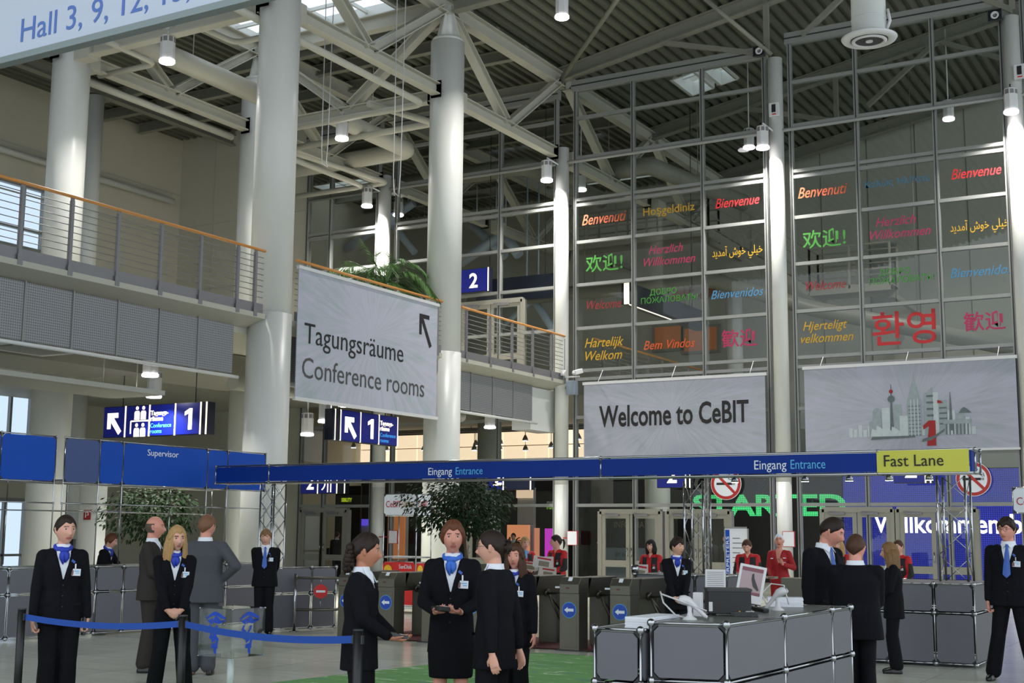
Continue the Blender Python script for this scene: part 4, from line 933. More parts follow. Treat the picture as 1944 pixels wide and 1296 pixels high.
for c in cs: ball((c.x, c.y, zt), .011, t); ball((c.x, c.y, cz), .009, t)
MOT = [[(-.09, .37), (-.05, .41), (-.01, .435), (.03, .425), (.07, .40), (.1, .385), (.1, .365), (.06, .372), (.02, .39), (-.02, .395), (-.06, .375), (-.09, .352)],
       [(-.085, .345), (-.04, .36), (-.02, .375), (-.03, .34), (-.04, .31), (-.06, .325)], [(.0, .39), (.02, .385), (.05, .35), (.1, .345), (.1, .36), (.07, .33), (.03, .315), (-.01, .33), (-.03, .31), (-.02, .35)],
       [(-.04, .31), (-.055, .27), (-.03, .25), (-.04, .215), (0, .2), (.02, .17), (0, .15), (-.025, .13), (-.03, .16), (-.06, .18), (-.045, .21), (-.06, .24), (-.075, .26), (-.06, .3)],
       [(.03, .3), (.02, .26), (0, .235), (.02, .2), (.04, .17), (.03, .13), (.03, .08), (-.03, .08), (-.03, .12), (.01, .13), (.02, .17), (-.01, .2), (-.02, .23), (.005, .265), (.01, .3)], [(-.005, .09), (.02, .09), (.02, .02), (-.005, .04)]]
for k, (i0, i1) in enumerate(((3, 0), (0, 1))):
    a, b_ = cs[i0], cs[i1]; E = (b_-a).normalized(); c = (a+b_)/2; n = E.cross(EZ); n = n if n.dot(CAMP-c) > 0 else -n; m_ = MB()
    for pl in MOT: m_.prism([c+E*u*1.35+EZ*(cz+v)+n*.005 for u, v in pl], n*.003)
    m_.build('blue_motif', mat('blue_film', (22, 74, 196), .5, noise=.04), t)
# green carpet with an aerial print
m, nt, b = nodes('green_printed_carpet'); tc = nt.nodes.new('ShaderNodeTexCoord'); mp = nt.nodes.new('ShaderNodeMapping'); mp.inputs['Scale'].default_value = (1.0, 3.2, 1)
n1 = nt.nodes.new('ShaderNodeTexNoise'); n1.inputs['Scale'].default_value = 3.0; n1.inputs['Detail'].default_value = 7; n1.inputs['Distortion'].default_value = .6
r = nt.nodes.new('ShaderNodeValToRGB'); r.color_ramp.interpolation = 'CONSTANT'; el = r.color_ramp.elements
el[0].color = (*lin((66, 132, 160)), 1); el[1].position = .33; el[1].color = (*lin((84, 138, 72)), 1)
for ps, c in ((.40, (96, 150, 82)), (.6, (116, 164, 96)), (.645, (206, 214, 200)), (.68, (104, 150, 84)), (.73, (190, 60, 50))):
    e = el.new(ps); e.color = (*lin(c), 1)
nt.links.new(tc.outputs['Object'], mp.inputs[0]); nt.links.new(mp.outputs[0], n1.inputs['Vector']); nt.links.new(n1.outputs['Fac'], r.inputs[0]); nt.links.new(r.outputs[0], b.inputs['Base Color']); b.inputs['Roughness'].default_value = .9
c = MB(); c.prism([(-9.02, 16.35, .001), (-9.4, 13.6, .001), (-10.1, 8.2, .001), (-4.4, 8.2, .001), (-4.4, 16.35, .001)], (0, 0, .006)); tag(c.build('carpet', MATS['green_printed_carpet']), 'green carpet printed like an aerial map behind the standing women', 'carpet')
c = MB(); c.box(-12.6, -8.0, 16.95, 18.6, .013, .017); tag(c.build('floor_mat', mat('dark_red_mat', (96, 44, 44), .9, noise=.1)), 'dark red mat under the turnstiles', 'mat')

# ================================================================== THINGS ON THE NEAR COUNTER
def on(px, py, z): p = AZ(px, py, z); return p.x, p.y
P0 = AZ(1345, 1170, ZC); P0.z = 0; a_ = R_(27); E1 = Vector((cos(a_), sin(a_), 0)); F1 = Vector((-sin(a_), cos(a_), 0))
t = thing('computer_box', (*(P0+E1*.16+F1*.15).xy, ZC), 'black desktop computer box lying on the near counter', 'computer')
def slab_(u0, u1, v0, v1, za, zb): b = MB(); P = P0+EZ*za; b.prism([P+E1*u0+F1*v0, P+E1*u1+F1*v0, P+E1*u1+F1*v1, P+E1*u0+F1*v1], (0, 0, zb-za)); return b
slab_(0, .325, 0, .3, ZC+.02, ZC+.195).build('case', M_BLACK, t, .006); slab_(-.006, .331, -.012, .3, ZC+.19, ZC+.208).build('lid', M_DARK, t); slab_(.004, .032, -.003, .0, ZC+.04, ZC+.11).build('label_plate', M_GREYP, t)
for u in (.03, .27): slab_(u, u+.03, .03, .06, ZC+.004, ZC+.02).build('foot', M_RUBBER, t)
x, y = -3.62, 10.75; t = thing('touch_monitor', (x, y, ZC), 'white tilted touch monitor with pinkish screen on the near counter', 'monitor')
def slab_at(c, U, Vv, N, w_, h, th): return [[c+U*a*w_/2+Vv*b_*h/2+N*k for a, b_ in ((-1, -1), (1, -1), (1, 1), (-1, 1))] for k in (0, th)]
U = Vector((.93, .36, 0)).normalized(); N0 = Vector((.36, -.93, 0)); N_ = (N0*.95+EZ*.30).normalized(); Vv = N_.cross(U); Vv = Vv if Vv.z > 0 else -Vv; tl = R_(11); U2 = U*cos(tl)-Vv*sin(tl); V2 = Vv*cos(tl)+U*sin(tl)*-1*-1
V2 = N_.cross(U2); V2 = V2 if V2.z > 0 else -V2
c = AD(1425, 1108, FPX/236); d = MB(); d.loft(slab_at(c, U2, V2, N_, .215, .315, -.035), smooth=False); d.build('monitor_case', M_GREYP, t, .006)
d = MB(); d.loft(slab_at(c+V2*.022+N_*.002, U2, V2, N_, .17, .225, -.004), smooth=False); sc = d.build('screen', mat('screen_dull_pink', (150, 130, 132), .3, emit=.12, noise=.1, nscale=6), t)
d = MB(); [d.loft(slab_at(c+V2*q+N_*.0035, U2, V2, N_, .17, hh, -.002), smooth=False) for q, hh in ((.118, .03), (-.078, .024))]; d.build('screen_bar', mat('screen_maroon', (112, 54, 66), .3, emit=.08), sc)
d = MB(); d.prism([c+U2*a+V2*b_+N_*.0035 for a, b_ in ((.0, .08), (.015, .09), (.022, .05), (.07, -.04), (.06, -.05), (.02, -.02), (.0, .04))], N_*.001); d.build('screen_picture', M_DARK, sc)
d = MB(); d.loft(slab_at(c-V2*.125+N_*.002, U2, V2, N_, .03, .012, -.003), smooth=False); d.build('badge_plate', M_TXTW, t)
d = MB(); d.cyl((c.x-.02, c.y+.08, ZC+.004), c-N_*.03-V2*.08, .03, .025, n=14); d.cyl((c.x-.02, c.y+.08, ZC+.004), (c.x-.02, c.y+.08, ZC+.02), .085, n=24); d.build('monitor_stand', M_GREYP, t)
c = AD(1358, 1108, FPX/222); t = thing('monitor_back', (c.x, c.y, 1.0), 'white monitor seen from behind with vented back, behind the computer box', 'monitor')
U = Vector((.95, .3, 0)).normalized(); N_ = Vector((.3, -.93, .16)).normalized(); Vv = N_.cross(U); Vv = Vv if Vv.z > 0 else -Vv; zc = max(c.z-.13, 1.02)
d = MB(); d.loft(slab_at(c, U, Vv, N_, .175, .25, -.05), smooth=False); d.build('monitor_case', M_GREYP, t, .008); d = MB()
for q in range(12): d.loft(slab_at(c+Vv*(.1-q*.016)+N_*.001, U, Vv, N_, .14, .005, -.002), smooth=False)
d.build('vent_slots', M_RAILG, t); d = MB(); d.cyl((c.x, c.y+.05, 1.003), (c.x, c.y+.03, c.z-.05), .03, n=12); d.cyl((c.x, c.y+.05, 1.003), (c.x, c.y+.05, 1.02), .08, n=20); d.build('monitor_stand', M_GREYP, t)
def scanner(hx, hy, hz, dr, zb, label, cable):
    """white hand scanner cradled in a small stand: head, handle, stand, cable"""
    t = thing('hand_scanner', (hx, hy, zb), label, 'scanner', 'white hand scanners in stands'); dr = Vector(dr).normalized(); H_ = Vector((hx, hy, hz)); sd = dr.cross(EZ).normalized(); up = sd.cross(dr)
    rg = []
    for u, a, b_, o in ((-.06, .012, .012, -.012), (-.05, .03, .026, -.006), (-.02, .042, .036, 0), (.02, .04, .034, .004), (.06, .026, .022, -.006), (.10, .018, .017, -.022), (.16, .016, .016, -.045), (.185, .012, .012, -.052)):
        cc = H_+dr*u+up*o; rg.append([cc+sd*a*cos(2*pi*k/16)+up*b_*sin(2*pi*k/16) for k in range(16)])
    d = MB(); d.loft(rg); d.build('scanner_body', M_GREYP, t)
    d = MB(); q = H_+dr*-.052-up*.004; d.loft([[q+dr*e+sd*.028*cos(2*pi*k/14)*f+up*.022*sin(2*pi*k/14)*f for k in range(14)] for e, f in ((-.004, 1), (.004, 1.05))]); d.build('scanner_window', M_RAILG, t)
    d = MB(); bx, by = hx+dr.x*.03, hy+dr.y*.03; d.lathe((bx, by, zb), [(.055, 0), (.05, .012), (.022, .03), (.016, .06), (.02, max(.07, hz-zb-.035))], 20); d.build('scanner_stand', M_GREYP, t)
    d = MB(); d.tube(cable, .006, 8); d.build('scanner_cable', M_GREYP, t)
p = AD(1302, 1140, FPX/262); e = p+Vector((.20, .12, -.02))
scanner(p.x, p.y, p.z, (.8, .28, -.34), 1.0+.004 if p.x < -3.86 else ZC+.004, 'white hand scanner in its stand left of the black computer box', [Vector((p.x+.14, p.y+.05, p.z-.07)), Vector((p.x-.02, p.y-.05, p.z-.0)), Vector((p.x-.17, p.y-.05, p.z+.045)), Vector((p.x-.20, p.y, p.z+.06)), Vector((p.x-.19, p.y+.03, p.z-.02)), Vector((p.x-.1, p.y+.05, p.z-.11)), Vector((p.x, p.y+.06, max(1.01, p.z-.13)))])
p = AD(1482, 1124, FPX/232); scanner(p.x, p.y, p.z, (-.8, -.2, -.5), ZC+.004, 'white hand scanner in its stand before the paper stack', [Vector((p.x-.12, p.y, p.z-.1)), Vector((p.x-.2, p.y+.1, p.z-.02)), Vector((p.x-.14, p.y+.18, p.z+.06)), Vector((p.x-.03, p.y+.18, p.z+.05)), Vector((p.x+.02, p.y+.14, p.z-.1))])
p = AD(1322, 1132, FPX/258); tag(MB().box(p.x-.03, p.x+.035, p.y, p.y+.05, ZC+.02, p.z+.03).build('power_adapter', M_GREYP, bevel=.006), 'white plug adapter between scanner and black computer box', 'adapter')
def papers(x, y, z, n, w_, l, ang, label):
    t = thing('paper_stack', (x, y, z), label, 'paper', None); E = Vector((cos(ang), sin(ang), 0)); F_ = Vector((-sin(ang), cos(ang), 0))
    for i in range(n):
        o = Vector((rnd.uniform(-.004, .004), rnd.uniform(-.004, .004), 0)); d = MB(); P = Vector((x, y, z+i*.011))+o; d.prism([P, P+E*w_, P+E*w_+F_*l, P+F_*l], (0, 0, .0105)); d.build('leaflet_pile', M_PAPER, t)
    return t
papers(-3.80, 11.02, ZC+.005, 7, .3, .2, .35, 'white stack of printed paper on the near counter right of the scanner')
papers(-4.05, 8.66, 1.005, 7, .19, .5, -.05, 'white stack of leaflets on the lower counter left of the chrome ball')
def handheld(c, d, n, label, k=1, grp='handheld ticket readers'):
    """dark handheld reader: body, screen, key pad"""
    c, d, n = Vector(c), Vector(d).normalized(), Vector(n).normalized(); n = (n-d*n.dot(d)).normalized(); s_ = d.cross(n); t = thing('handheld_reader', c, label, 'device', grp)
    rg = [[c+d*u*k+s_*a*k*w_+n*b_*k*h for a, b_ in ((-1, -1), (1, -1), (1, 1), (-1, 1))] for u, w_, h in ((-.09, .022, .010), (-.06, .028, .016), (.02, .03, .016), (.05, .038, .018), (.09, .036, .014))]
    b = MB(); b.loft(rg, smooth=False); b.build('reader_body', M_DARK, t, .004)
    b = MB(); b.prism([c+d*(.035+u)*k+s_*v*k+n*.0165*k for u, v in ((-.025, -.024), (.03, -.026), (.03, .026), (-.025, .024))], n*.003*k); b.build('reader_screen', M_GREYP, t)
    b = MB(); b.prism([c+d*(-.03+u)*k+s_*v*k+n*.0155*k for u, v in ((-.006, -.008), (.006, -.008), (.006, .008), (-.006, .008))], n*.004*k); b.build('reader_key', mat('yellow_key', (226, 180, 40), .5), t); return t
p = AZ(1413, 1166, ZC+.02); handheld((p.x, p.y, ZC+.022), (.95, .3, 0), EZ, 'dark handheld reader lying in front of the black computer box', 1.15)
p = AZ(1443, 1158, ZC+.02); b = MB(); b.bar((p.x-.1, p.y+.05, ZC+.035), (p.x+.07, p.y-.05, ZC+.02), .06, .03); tag(b.build('receipt_printer', M_BLACK, bevel=.006), 'flat black device on the near counter below the tilted monitor', 'device')
b = MB(); b.box(-16.6, -16.2, 14.2, 14.75, ZC+.05, ZC+.055); tag(b.build('paper_sheet', M_PAPER), 'white sheets lying on the reception counter', 'paper')
# bin on the mid counter
b = MB(); p = AY(1202, 1090, 18.45); b.cyl((p.x+.03, 18.45, ZC+.004), (p.x+.03, 18.45, ZC+.14), .06, n=24); tag(b.build('metal_beaker', M_CHROME), 'small metal beaker on the grey counter beside the turnstile', 'beaker')

# ================================================================== SIGNS AND STANDS BEHIND THE TURNSTILES
def no_smoking(px, py, rpx, label):
    p = AY(px, py, WY-.14); q = AY(px+rpx, py, WY-.14); r = (q-p).length; x, y, z = p; t = thing('no_smoking_sign', p, label, 'sign', 'round no smoking signs'); n = 48
    d = MB(); d.prism([(x+r*cos(2*pi*k/n), y, z+r*sin(2*pi*k/n)) for k in range(n)], (0, .02, 0)); d.build('sign_disc', M_TXTW, t)
    d = MB()
    for k in range(n):
        a, b_ = 2*pi*k/n, 2*pi*(k+1)/n; d.face([(x+r*f*cos(g), y-.002, z+r*f*sin(g)) for f, g in ((.97, a), (.78, a), (.78, b_), (.97, b_))])
    e = Vector((.707, 0, -.707)); d.bar(Vector((x, y-.004, z))-e*r*.88, Vector((x, y-.004, z))+e*r*.88, .002, r*.17, up=(.707, 0, .707)); d.build('red_ring', mat('sign_red', (176, 40, 34), .4, noise=.02), t)
    d = MB(); d.box(x-.62*r, x+.42*r, y-.003, y-.001, z-.07*r, z+.07*r); d.box(x+.46*r, x+.5*r, y-.003, y-.001, z-.07*r, z+.07*r); d.box(x+.54*r, x+.58*r, y-.003, y-.001, z-.07*r, z+.07*r)
    d.tube([(x+.5*r, y-.003, z+.14*r), (x+.45*r, y-.003, z+.26*r), (x+.2*r, y-.003, z+.28*r), (x+.14*r, y-.003, z+.42*r), (x+.26*r, y-.003, z+.56*r), (x+.1*r, y-.003, z+.7*r)], .02*r, 6); d.tube([(x+.6*r, y-.003, z+.14*r), (x+.58*r, y-.003, z+.34*r), (x+.36*r, y-.003, z+.4*r), (x+.38*r, y-.003, z+.56*r)], .02*r, 6)
    d.build('cigarette_symbol', M_TXTK, t)
    d = MB(); d.box(x-.03, x+.03, y+.02, WY-.06, z-.03, z+.03); d.build('sign_fixing', M_RAILG, t)
no_smoking(1378, 918, 29, 'round red no smoking sign left of the middle glass column'); no_smoking(1848, 909, 34, 'round red no smoking sign right, below the end of the yellow panel')
def rack(x, y, label, nm='news_rack', tp=2.42, w_=.82, red=True):
    t = thing(nm, (x, y, 0), label, 'display stand'); X0, X1 = x-w_/2, x+w_/2
    for yy in (y, y+.55):
        for xx in (X0, X1): tubebar((xx, yy, .12), (xx, yy, tp), t, .013)
    for z in (.14, 1.02, 1.12, 1.98, tp):
        for a, b_ in (((X0, y), (X1, y)), ((X0, y+.55), (X1, y+.55)), ((X0, y), (X0, y+.55)), ((X1, y), (X1, y+.55))): tubebar((*a, z), (*b_, z), t, .011)
    pn = panel((X0, y-.01, 0), (X1, y-.01, 0), 1.98, tp, t, .01, m_=M_TXTW, nm='header_panel', ch=.05)
    text('lettering', 'CeBIT', (X0+.06, y-.024, 2.15), EXV, EZ, .19, mat('deep_red_lettering', (176, 30, 44), .5), pn, fit=.39); text('lettering', 'NEWS', (X0+.46, y-.024, 2.15), EXV, EZ, .17, mat('tan_lettering', (196, 160, 110), .5), pn, fit=.31)
    pn = panel((X1, y-.01, 0), (X1, y+.54, 0), 1.98, tp, t, .01, m_=M_TXTW, nm='header_panel', ch=.05); text('lettering', 'CeBIT', (X1+.014, y+.04, 2.15), EYV, EZ, .19, MATS['deep_red_lettering'], pn, fit=.36)
    if red:
        pn = panel((X0, y-.01, 0), (X1, y-.01, 0), .16, 1.04, t, .01, m_=mat('red_stand_panel', (204, 26, 30), .4, noise=.03), nm='red_panel', ch=.05)
        text('lettering', 'SanDisk', (X0+.42, y-.024, .90), EXV, EZ, .12, M_TXTW, pn, fit=.32); d = MB(); d.prism([(X0+.14+.1*cos(2*pi*k/24), y-.018, .87+.1*sin(2*pi*k/24)) for k in range(24)], (0, -.004, 0)); s_ = d.build('yellow_sticker', mat('yellow_sticker', (236, 190, 30), .5), pn); 
        d = MB(); d.box(X0+.1, X0+.6, y-.02, y-.018, .52, .56); d.box(X0+.16, X0+.5, y-.02, y-.018, .6, .64); d.build('poster_motif', M_TXTW, pn)
        pn = panel((X1, y, 0), (X1, y+.55, 0), .16, 1.04, t, .01, m_=MATS['red_stand_panel'], nm='red_panel', ch=.05); d = MB(); d.prism([(X1+.01, y+.14+.1*cos(2*pi*k/24), .87+.1*sin(2*pi*k/24)) for k in range(24)], (.004, 0, 0)); d.build('yellow_sticker', MATS['yellow_sticker'], pn)
    d = MB(); d.box(X0-.03, X1+.03, y-.03, y+.58, .09, .14); d.build('trolley_base', M_WHITE, t)
    for xx in (X0+.06, X1-.06):
        for yy in (y+.06, y+.5): d = MB(); d.cyl((xx-.02, yy, .045), (xx+.02, yy, .045), .045, n=14); d.build('caster', M_RUBBER, t)
    d = MB(); [d.box(X0+.02, X1-.02, y+.02, y+.53, z, z+.015) for z in (1.13, .6)]; d.build('shelf', M_GREYP, t); return t
rack(-15.63, 22.5, 'white and red newspaper stand with news header, behind the curly haired woman')
p = AY(1960, 943, 24.2); x, y = p.x+.1, 24.2; t = thing('news_header', (x, y, 0), 'white news stand header cut off at the right picture edge', 'display stand')
for xx in (x-.42, x+.42): tubebar((xx, y, 0), (xx, y, 2.5), t)
pn = panel((x-.42, y-.01, 0), (x+.42, y-.01, 0), 2.06, 2.5, t, .01, m_=M_TXTW, nm='header_panel', ch=.05); text('lettering', 'CeBIT', (x-.36, y-.024, 2.2), EXV, EZ, .19, MATS['deep_red_lettering'], pn, fit=.42)
tubebar((x-.42, y, 2.5), (x+.42, y, 2.5), t); tubebar((x-.42, y, 2.06), (x+.42, y, 2.06), t)
p = AY(1398, 1100, 29); x, y = p.x, 29; t = thing('interpreters_stand', (x, y, 0), 'white upright board with blue stripe reading interpreters', 'sign stand')
d = MB(); d.box(x-.26, x+.28, y, y+.03, .3, 1.78); d.build('board', M_PAPER, t); d = MB(); d.box(x-.28, x-.26, y-.01, y+.04, 0, 1.82); d.box(x+.28, x+.3, y-.01, y+.04, 0, 1.82); d.box(x-.28, x+.3, y-.01, y+.04, 1.78, 1.82); d.box(x-.3, x+.32, y-.2, y+.25, 0, .02); d.build('stand_frame', M_FRAME, t)
d = MB(); d.box(x-.25, x-.15, y-.004, y, .35, 1.75); d.build('blue_stripe', M_BLUE, t); text('lettering', 'INTERPRETERS', (x-.165, y-.006, .4), EZ, Vector((-1, 0, 0)), .1, M_TXTW, t, fit=1.2); text('lettering', 'INTERPRETERS', (x-.165, y-.006, .4), EZ, Vector((-1, 0, 0)), .1, M_TXTW, t, fit=1.2) if False else None
d = MB(); [d.box(x-.08, x+.1+.1*((k*7) % 3)/2, y-.004, y, 1.55-k*.11, 1.565-k*.11) for k in range(9)]; d.build('text_lines', M_TXTG, t)
for px, py, lb in ((746, 1019, 'small white notice in a red frame on the column behind the curly haired woman'), (1086, 1021, 'small white notice in a red frame on the corner column'), (1497, 1023, 'small white notice in a red frame on the middle glass column')):
    p = AY(px, py, WY-.45); x, y, z = p; t = thing('framed_notice', p, lb, 'notice', 'notices on the columns'); d = MB(); d.box(x-.16, x+.16, y, y+.05, z-.2, z+.2); d.bar((x, y+.04, z), (min(GX, key=lambda q: abs(q-x)), WY-.3, z), .03, .03); d.build('notice_frame', MATS['sign_red'], t); d = MB(); d.box(x-.145, x+.145, y-.004, y, z-.185, z+.185); d.build('notice_sheet', M_PAPER, t)
# fire point on the left wall column
p = AD(165, 977, 30); x, y, z = p; t = thing('fire_sign', p, 'square red fire extinguisher sign on the wall behind the left counter', 'sign'); d = MB(); d.box(x-.11, x+.11, y, y+.015, z-.11, z+.11); d.build('sign_plate', mat('fire_red', (150, 30, 34), .4), t)
d = MB(); d.tube([(x-.04, y-.004, z-.06), (x-.04, y-.004, z+.05), (x+.03, y-.004, z+.06), (x+.05, y-.004, z), (x-.01, y-.004, z-.01)], .01, 6); d.build('extinguisher_symbol', M_TXTW, t)
tag(MB().box(x-.3, x+.3, y+.02, y+.3, 0, 2.9).build('service_pillar', M_WHITE), 'narrow white pillar behind the left counter carrying the fire sign', 'pillar')
p = AD(154, 1060, 30); x, y = p.x-.1, p.y-.35; t = thing('fire_extinguisher', (x, y, 0), 'red fire extinguisher in a dark holder behind the left counter', 'extinguisher'); d = MB(); d.lathe((x, y, .75), [(.085, 0), (.085, .42), (.05, .5), (.03, .54)], 20); d.build('extinguisher_body', MATS['fire_red'], t)
d = MB(); d.box(x-.14, x+.14, y+.06, y+.13, .62, 1.42); d.box(x-.03, x+.03, y+.02, y+.14, 0, .7); d.build('extinguisher_holder', M_DARK, t); d = MB(); d.cyl((x, y, 1.29), (x, y, 1.36), .03, n=12); d.bar((x-.08, y, 1.36), (x+.06, y, 1.38), .03, .03); d.build('extinguisher_valve', M_BLACK, t)

# ================================================================== PLANTS
M_LEAF = mat('dark_green_leaf', (32, 54, 25), .7, noise=.45, nscale=5, spec=.2); M_LEAF2 = mat('palm_leaf', (66, 106, 40), .5, noise=.4, nscale=4); M_BARK = mat('brown_bark', (84, 66, 48), .8, noise=.3, nscale=14); M_POT = mat('grey_planter', (112, 112, 112), .5, noise=.05); M_SOIL = mat('potting_soil', (52, 40, 30), .9, noise=.3)
def leaf(mb, p, d, n, L, w_):
    d = d.normalized(); s_ = d.cross(n).normalized()*w_; mb.face([p, p+d*L*.45+s_, p+d*L-n*L*.1, p+d*L*.45-s_])
def crown(mb, c, rx, rz, count, L, seed, droop=.4):
    r = random.Random(seed)
    for i in range(count):
        a = r.uniform(0, 2*pi); u = r.uniform(-1, 1); q = r.random()**.4; k = sqrt(1-u*u); lump = 1+.22*sin(3*a+seed)+.15*sin(5*a+u*4)
        p = c+Vector((rx*q*k*cos(a)*lump, rx*q*k*sin(a)*lump, rz*q*u*(1+.1*sin(4*a)))); o = (p-c); o.z *= .5
        d = (o.normalized()+Vector((r.uniform(-.8, .8), r.uniform(-.8, .8), r.uniform(-.9, .3)-droop))).normalized(); n = Vector((r.uniform(-.6, .6), r.uniform(-.6, .6), 1)).normalized(); leaf(mb, p, d, n, L*r.uniform(.7, 1.2), L*.26)
def tree(x, y, label, rx, rz, zc, count, L, seed, trunks=1):
    t = thing('potted_tree', (x, y, 0), label, 'plant'); b = MB(); b.lathe((x, y, 0), [(.2, 0), (.3, .02), (.34, .45), (.3, .46), (.29, .40)], 28); b.build('planter', M_POT, t); b = MB(); b.cyl((x, y, .38), (x, y, .41), .29, n=24); b.build('soil', M_SOIL, t)
    b = MB()
    for k in range(trunks): a = k*2.3; b.tube([(x+.05*cos(a)*k, y+.05*sin(a)*k, .36), (x+.1*cos(a), y+.1*sin(a), zc*.45), (x+.04*cos(a+1), y+.05*sin(a), zc*.75), (x+.2*cos(a), y+.15*sin(a), zc)], .035, 8, taper=[1, .85, .8, .4])
    r = random.Random(seed)
    for k in range(14): a = r.uniform(0, 6.28); e = Vector((cos(a)*rx*.7, sin(a)*rx*.7, r.uniform(-.2, .6)*rz)); s0 = Vector((x, y, zc-rz*.5)); b.tube([s0, s0+e*.5+EZ*.1, Vector((x, y, zc))+e], .014, 6, taper=[1, .7, .3])
    b.build('trunk', M_BARK, t); b = MB(); crown(b, Vector((x, y, zc)), rx, rz, count, L, seed); tag(b.build('foliage', M_LEAF, t), kind='stuff')
p = AY(880, 968, 19.9); tree(p.x, 19.9, 'round leafy potted tree behind the woman in a skirt, below the blue banner', .92, .58, 2.12, 4600, .085, 3)
p = AD(292, 975, 26.5); tree(p.x, p.y, 'leafy potted tree behind the left reception counter', .92, .62, 1.98, 2400, .105, 8, 2)
p = AX(745, 575, -18.5); x, y, z0 = -18.5, p.y, 5.98; x = -18.75; t = thing('potted_palm', (x, y, z0), 'feathery green palm in a pot on the gallery above the conference banner', 'plant')
b = MB(); b.lathe((x, y, z0), [(.22, 0), (.3, .02), (.34, .5), (.3, .51), (.29, .45)], 24); b.build('planter', M_POT, t); b = MB(); b.tube([(x, y, z0+.44), (x+.02, y, z0+1.1), (x, y+.03, z0+1.8)], .075, 10, taper=[1.1, 1, .7]); b.build('trunk', M_BARK, t)
r = random.Random(5)
for k in range(34):
    a = k*2.399; el_ = r.uniform(.15, 1.25); L = r.uniform(1.6, 2.3)*(.55 if sin(a) > .55 else 1); d = Vector((cos(a)*cos(el_), sin(a)*cos(el_), sin(el_))); s0 = Vector((x, y, z0+1.72)); pts = []; b = MB()
    for i in range(13): u = i/12*L; pts.append(s0+d*u-EZ*(.26+.1*cos(a))*u*u*(.5+cos(el_)))
    b.tube(pts, .011, 5, taper=[1-.07*i for i in range(13)])
    for i in range(2, 13):
        T = (pts[i]-pts[i-1]).normalized(); S = T.cross(EZ).normalized()
        for j in range(4):
            p_ = pts[i-1]+(pts[i]-pts[i-1])*j/4
            for sg in (-1, 1): leaf(b, p_, S*sg*.75+T*.8-EZ*r.uniform(.25, .7), EZ, .46*(1-.5*abs(i/12-.4)), .013)
    b.build('frond', M_LEAF2, t)
# ================================================================== PEOPLE
def fuse(mb, voxel, smooth=4, factor=.5):
    """melt overlapping closed shapes into one continuous surface"""
    bmesh.ops.recalc_face_normals(mb.bm, faces=mb.bm.faces)
    me = bpy.data.meshes.new('f'); mb.bm.to_mesh(me); mb.bm.free(); o = bpy.data.objects.new('f', me); COL.objects.link(o)
    r = o.modifiers.new('r', 'REMESH'); r.mode = 'VOXEL'; r.voxel_size = voxel; r.use_smooth_shade = True
    s = o.modifiers.new('s', 'SMOOTH'); s.iterations = smooth; s.factor = factor
    dg = bpy.context.evaluated_depsgraph_get(); dg.update(); out = bpy.data.meshes.new_from_object(o.evaluated_get(dg))
    bpy.data.objects.remove(o); bpy.data.meshes.remove(me)
    for p in out.polygons: p.use_smooth = True
    return out
def capsule(mb, p0, p1, r0, r1, n=14, flat=None, fk=1):
    """tapered limb with round ends; flat = direction squeezed by fk"""
    p0, p1 = Vector(p0), Vector(p1); d = p1-p0; L = d.length; d = d/L if L > 1e-6 else Vector((0, 0, 1))
    u = Vector((0, 0, 1)) if abs(d.z) < .9 else Vector((0, 1, 0))
    if flat is not None: u = Vector(flat)
    b = (u-d*u.dot(d)).normalized(); a = d.cross(b); rings = []
    for t in (-85, -60, -35, -10): t = R_(t); rings.append((p0+d*r0*sin(t), r0*cos(t)))
    for k in (.33, .66): rings.append((p0+d*L*k, r0+(r1-r0)*k))
    for t in (10, 35, 60, 85): t = R_(t); rings.append((p1+d*r1*sin(t), r1*cos(t)))
    mb.loft([[c+a*r*cos(2*pi*i/n)+b*r*fk*sin(2*pi*i/n) for i in range(n)] for c, r in rings])
def oval(c, rx, ry, n=24, e=2.3, T=None):
    out = []
    for i in range(n):
        t = 2*pi*i/n; x = abs(cos(t))**(2/e)*(1 if cos(t) > 0 else -1); y = abs(sin(t))**(2/e)*(1 if sin(t) > 0 else -1)
        p = Vector((c[0]+rx*x, c[1]+ry*y, c[2])); out.append(T(p) if T else p)
    return out
def g_(x, z, cx, cz, sx, sz): return exp(-((x-cx)/sx)**2-((z-cz)/sz)**2)
def headpt(d, open_=0, fem=0):
    x, y, z = d.x*(.076-.003*fem), d.y*.096, d.z*.118
    if z < 0:
        t = -z/.118; x *= 1-(.30+.06*fem)*t**1.4
        y *= (1-.34*t) if y < 0 else (1-.05*t)
    else: x *= 1+.03*(1-z/.118)
    if d.y < 0 and z > -.03: y *= 1.04
    if d.y > .05:
        f = min(1, (d.y-.05)*2.5); xs = abs(x)
        y += f*(.026*g_(x, z, 0, -.028, .012, .017)+.014*g_(x, z, 0, -.006, .009, .02)+.004*(g_(xs, z, .011, -.033, .007, .008)))
        y += f*(.005*g_(xs, z, .03, .032, .022, .009)-.010*g_(xs, z, .031, .011, .015, .011)+.004*g_(xs, z, .04, -.022, .02, .022))
        y += f*(.007*g_(x, z, 0, -.061, .024, .011)-.004*g_(x, z, 0, -.061, .024, .0035)-.003*g_(x, z, 0, -.079, .022, .006)+.009*g_(x, z, 0, -.100, .02, .015))
        if open_: y -= f*.03*g_(x, z, 0, -.068, .014, .015)
    return Vector((x, y, z))
def dirv(th, ph): return Vector((sin(th)*cos(ph), cos(th)*cos(ph), sin(ph)))
SKIN = {'fair': mat('fair_skin', (214, 160, 138), .5, noise=.07, nscale=12), 'tan': mat('tan_skin', (186, 126, 98), .5, noise=.07, nscale=12), 'pink': mat('rosy_skin', (212, 146, 126), .5, noise=.09, nscale=12)}
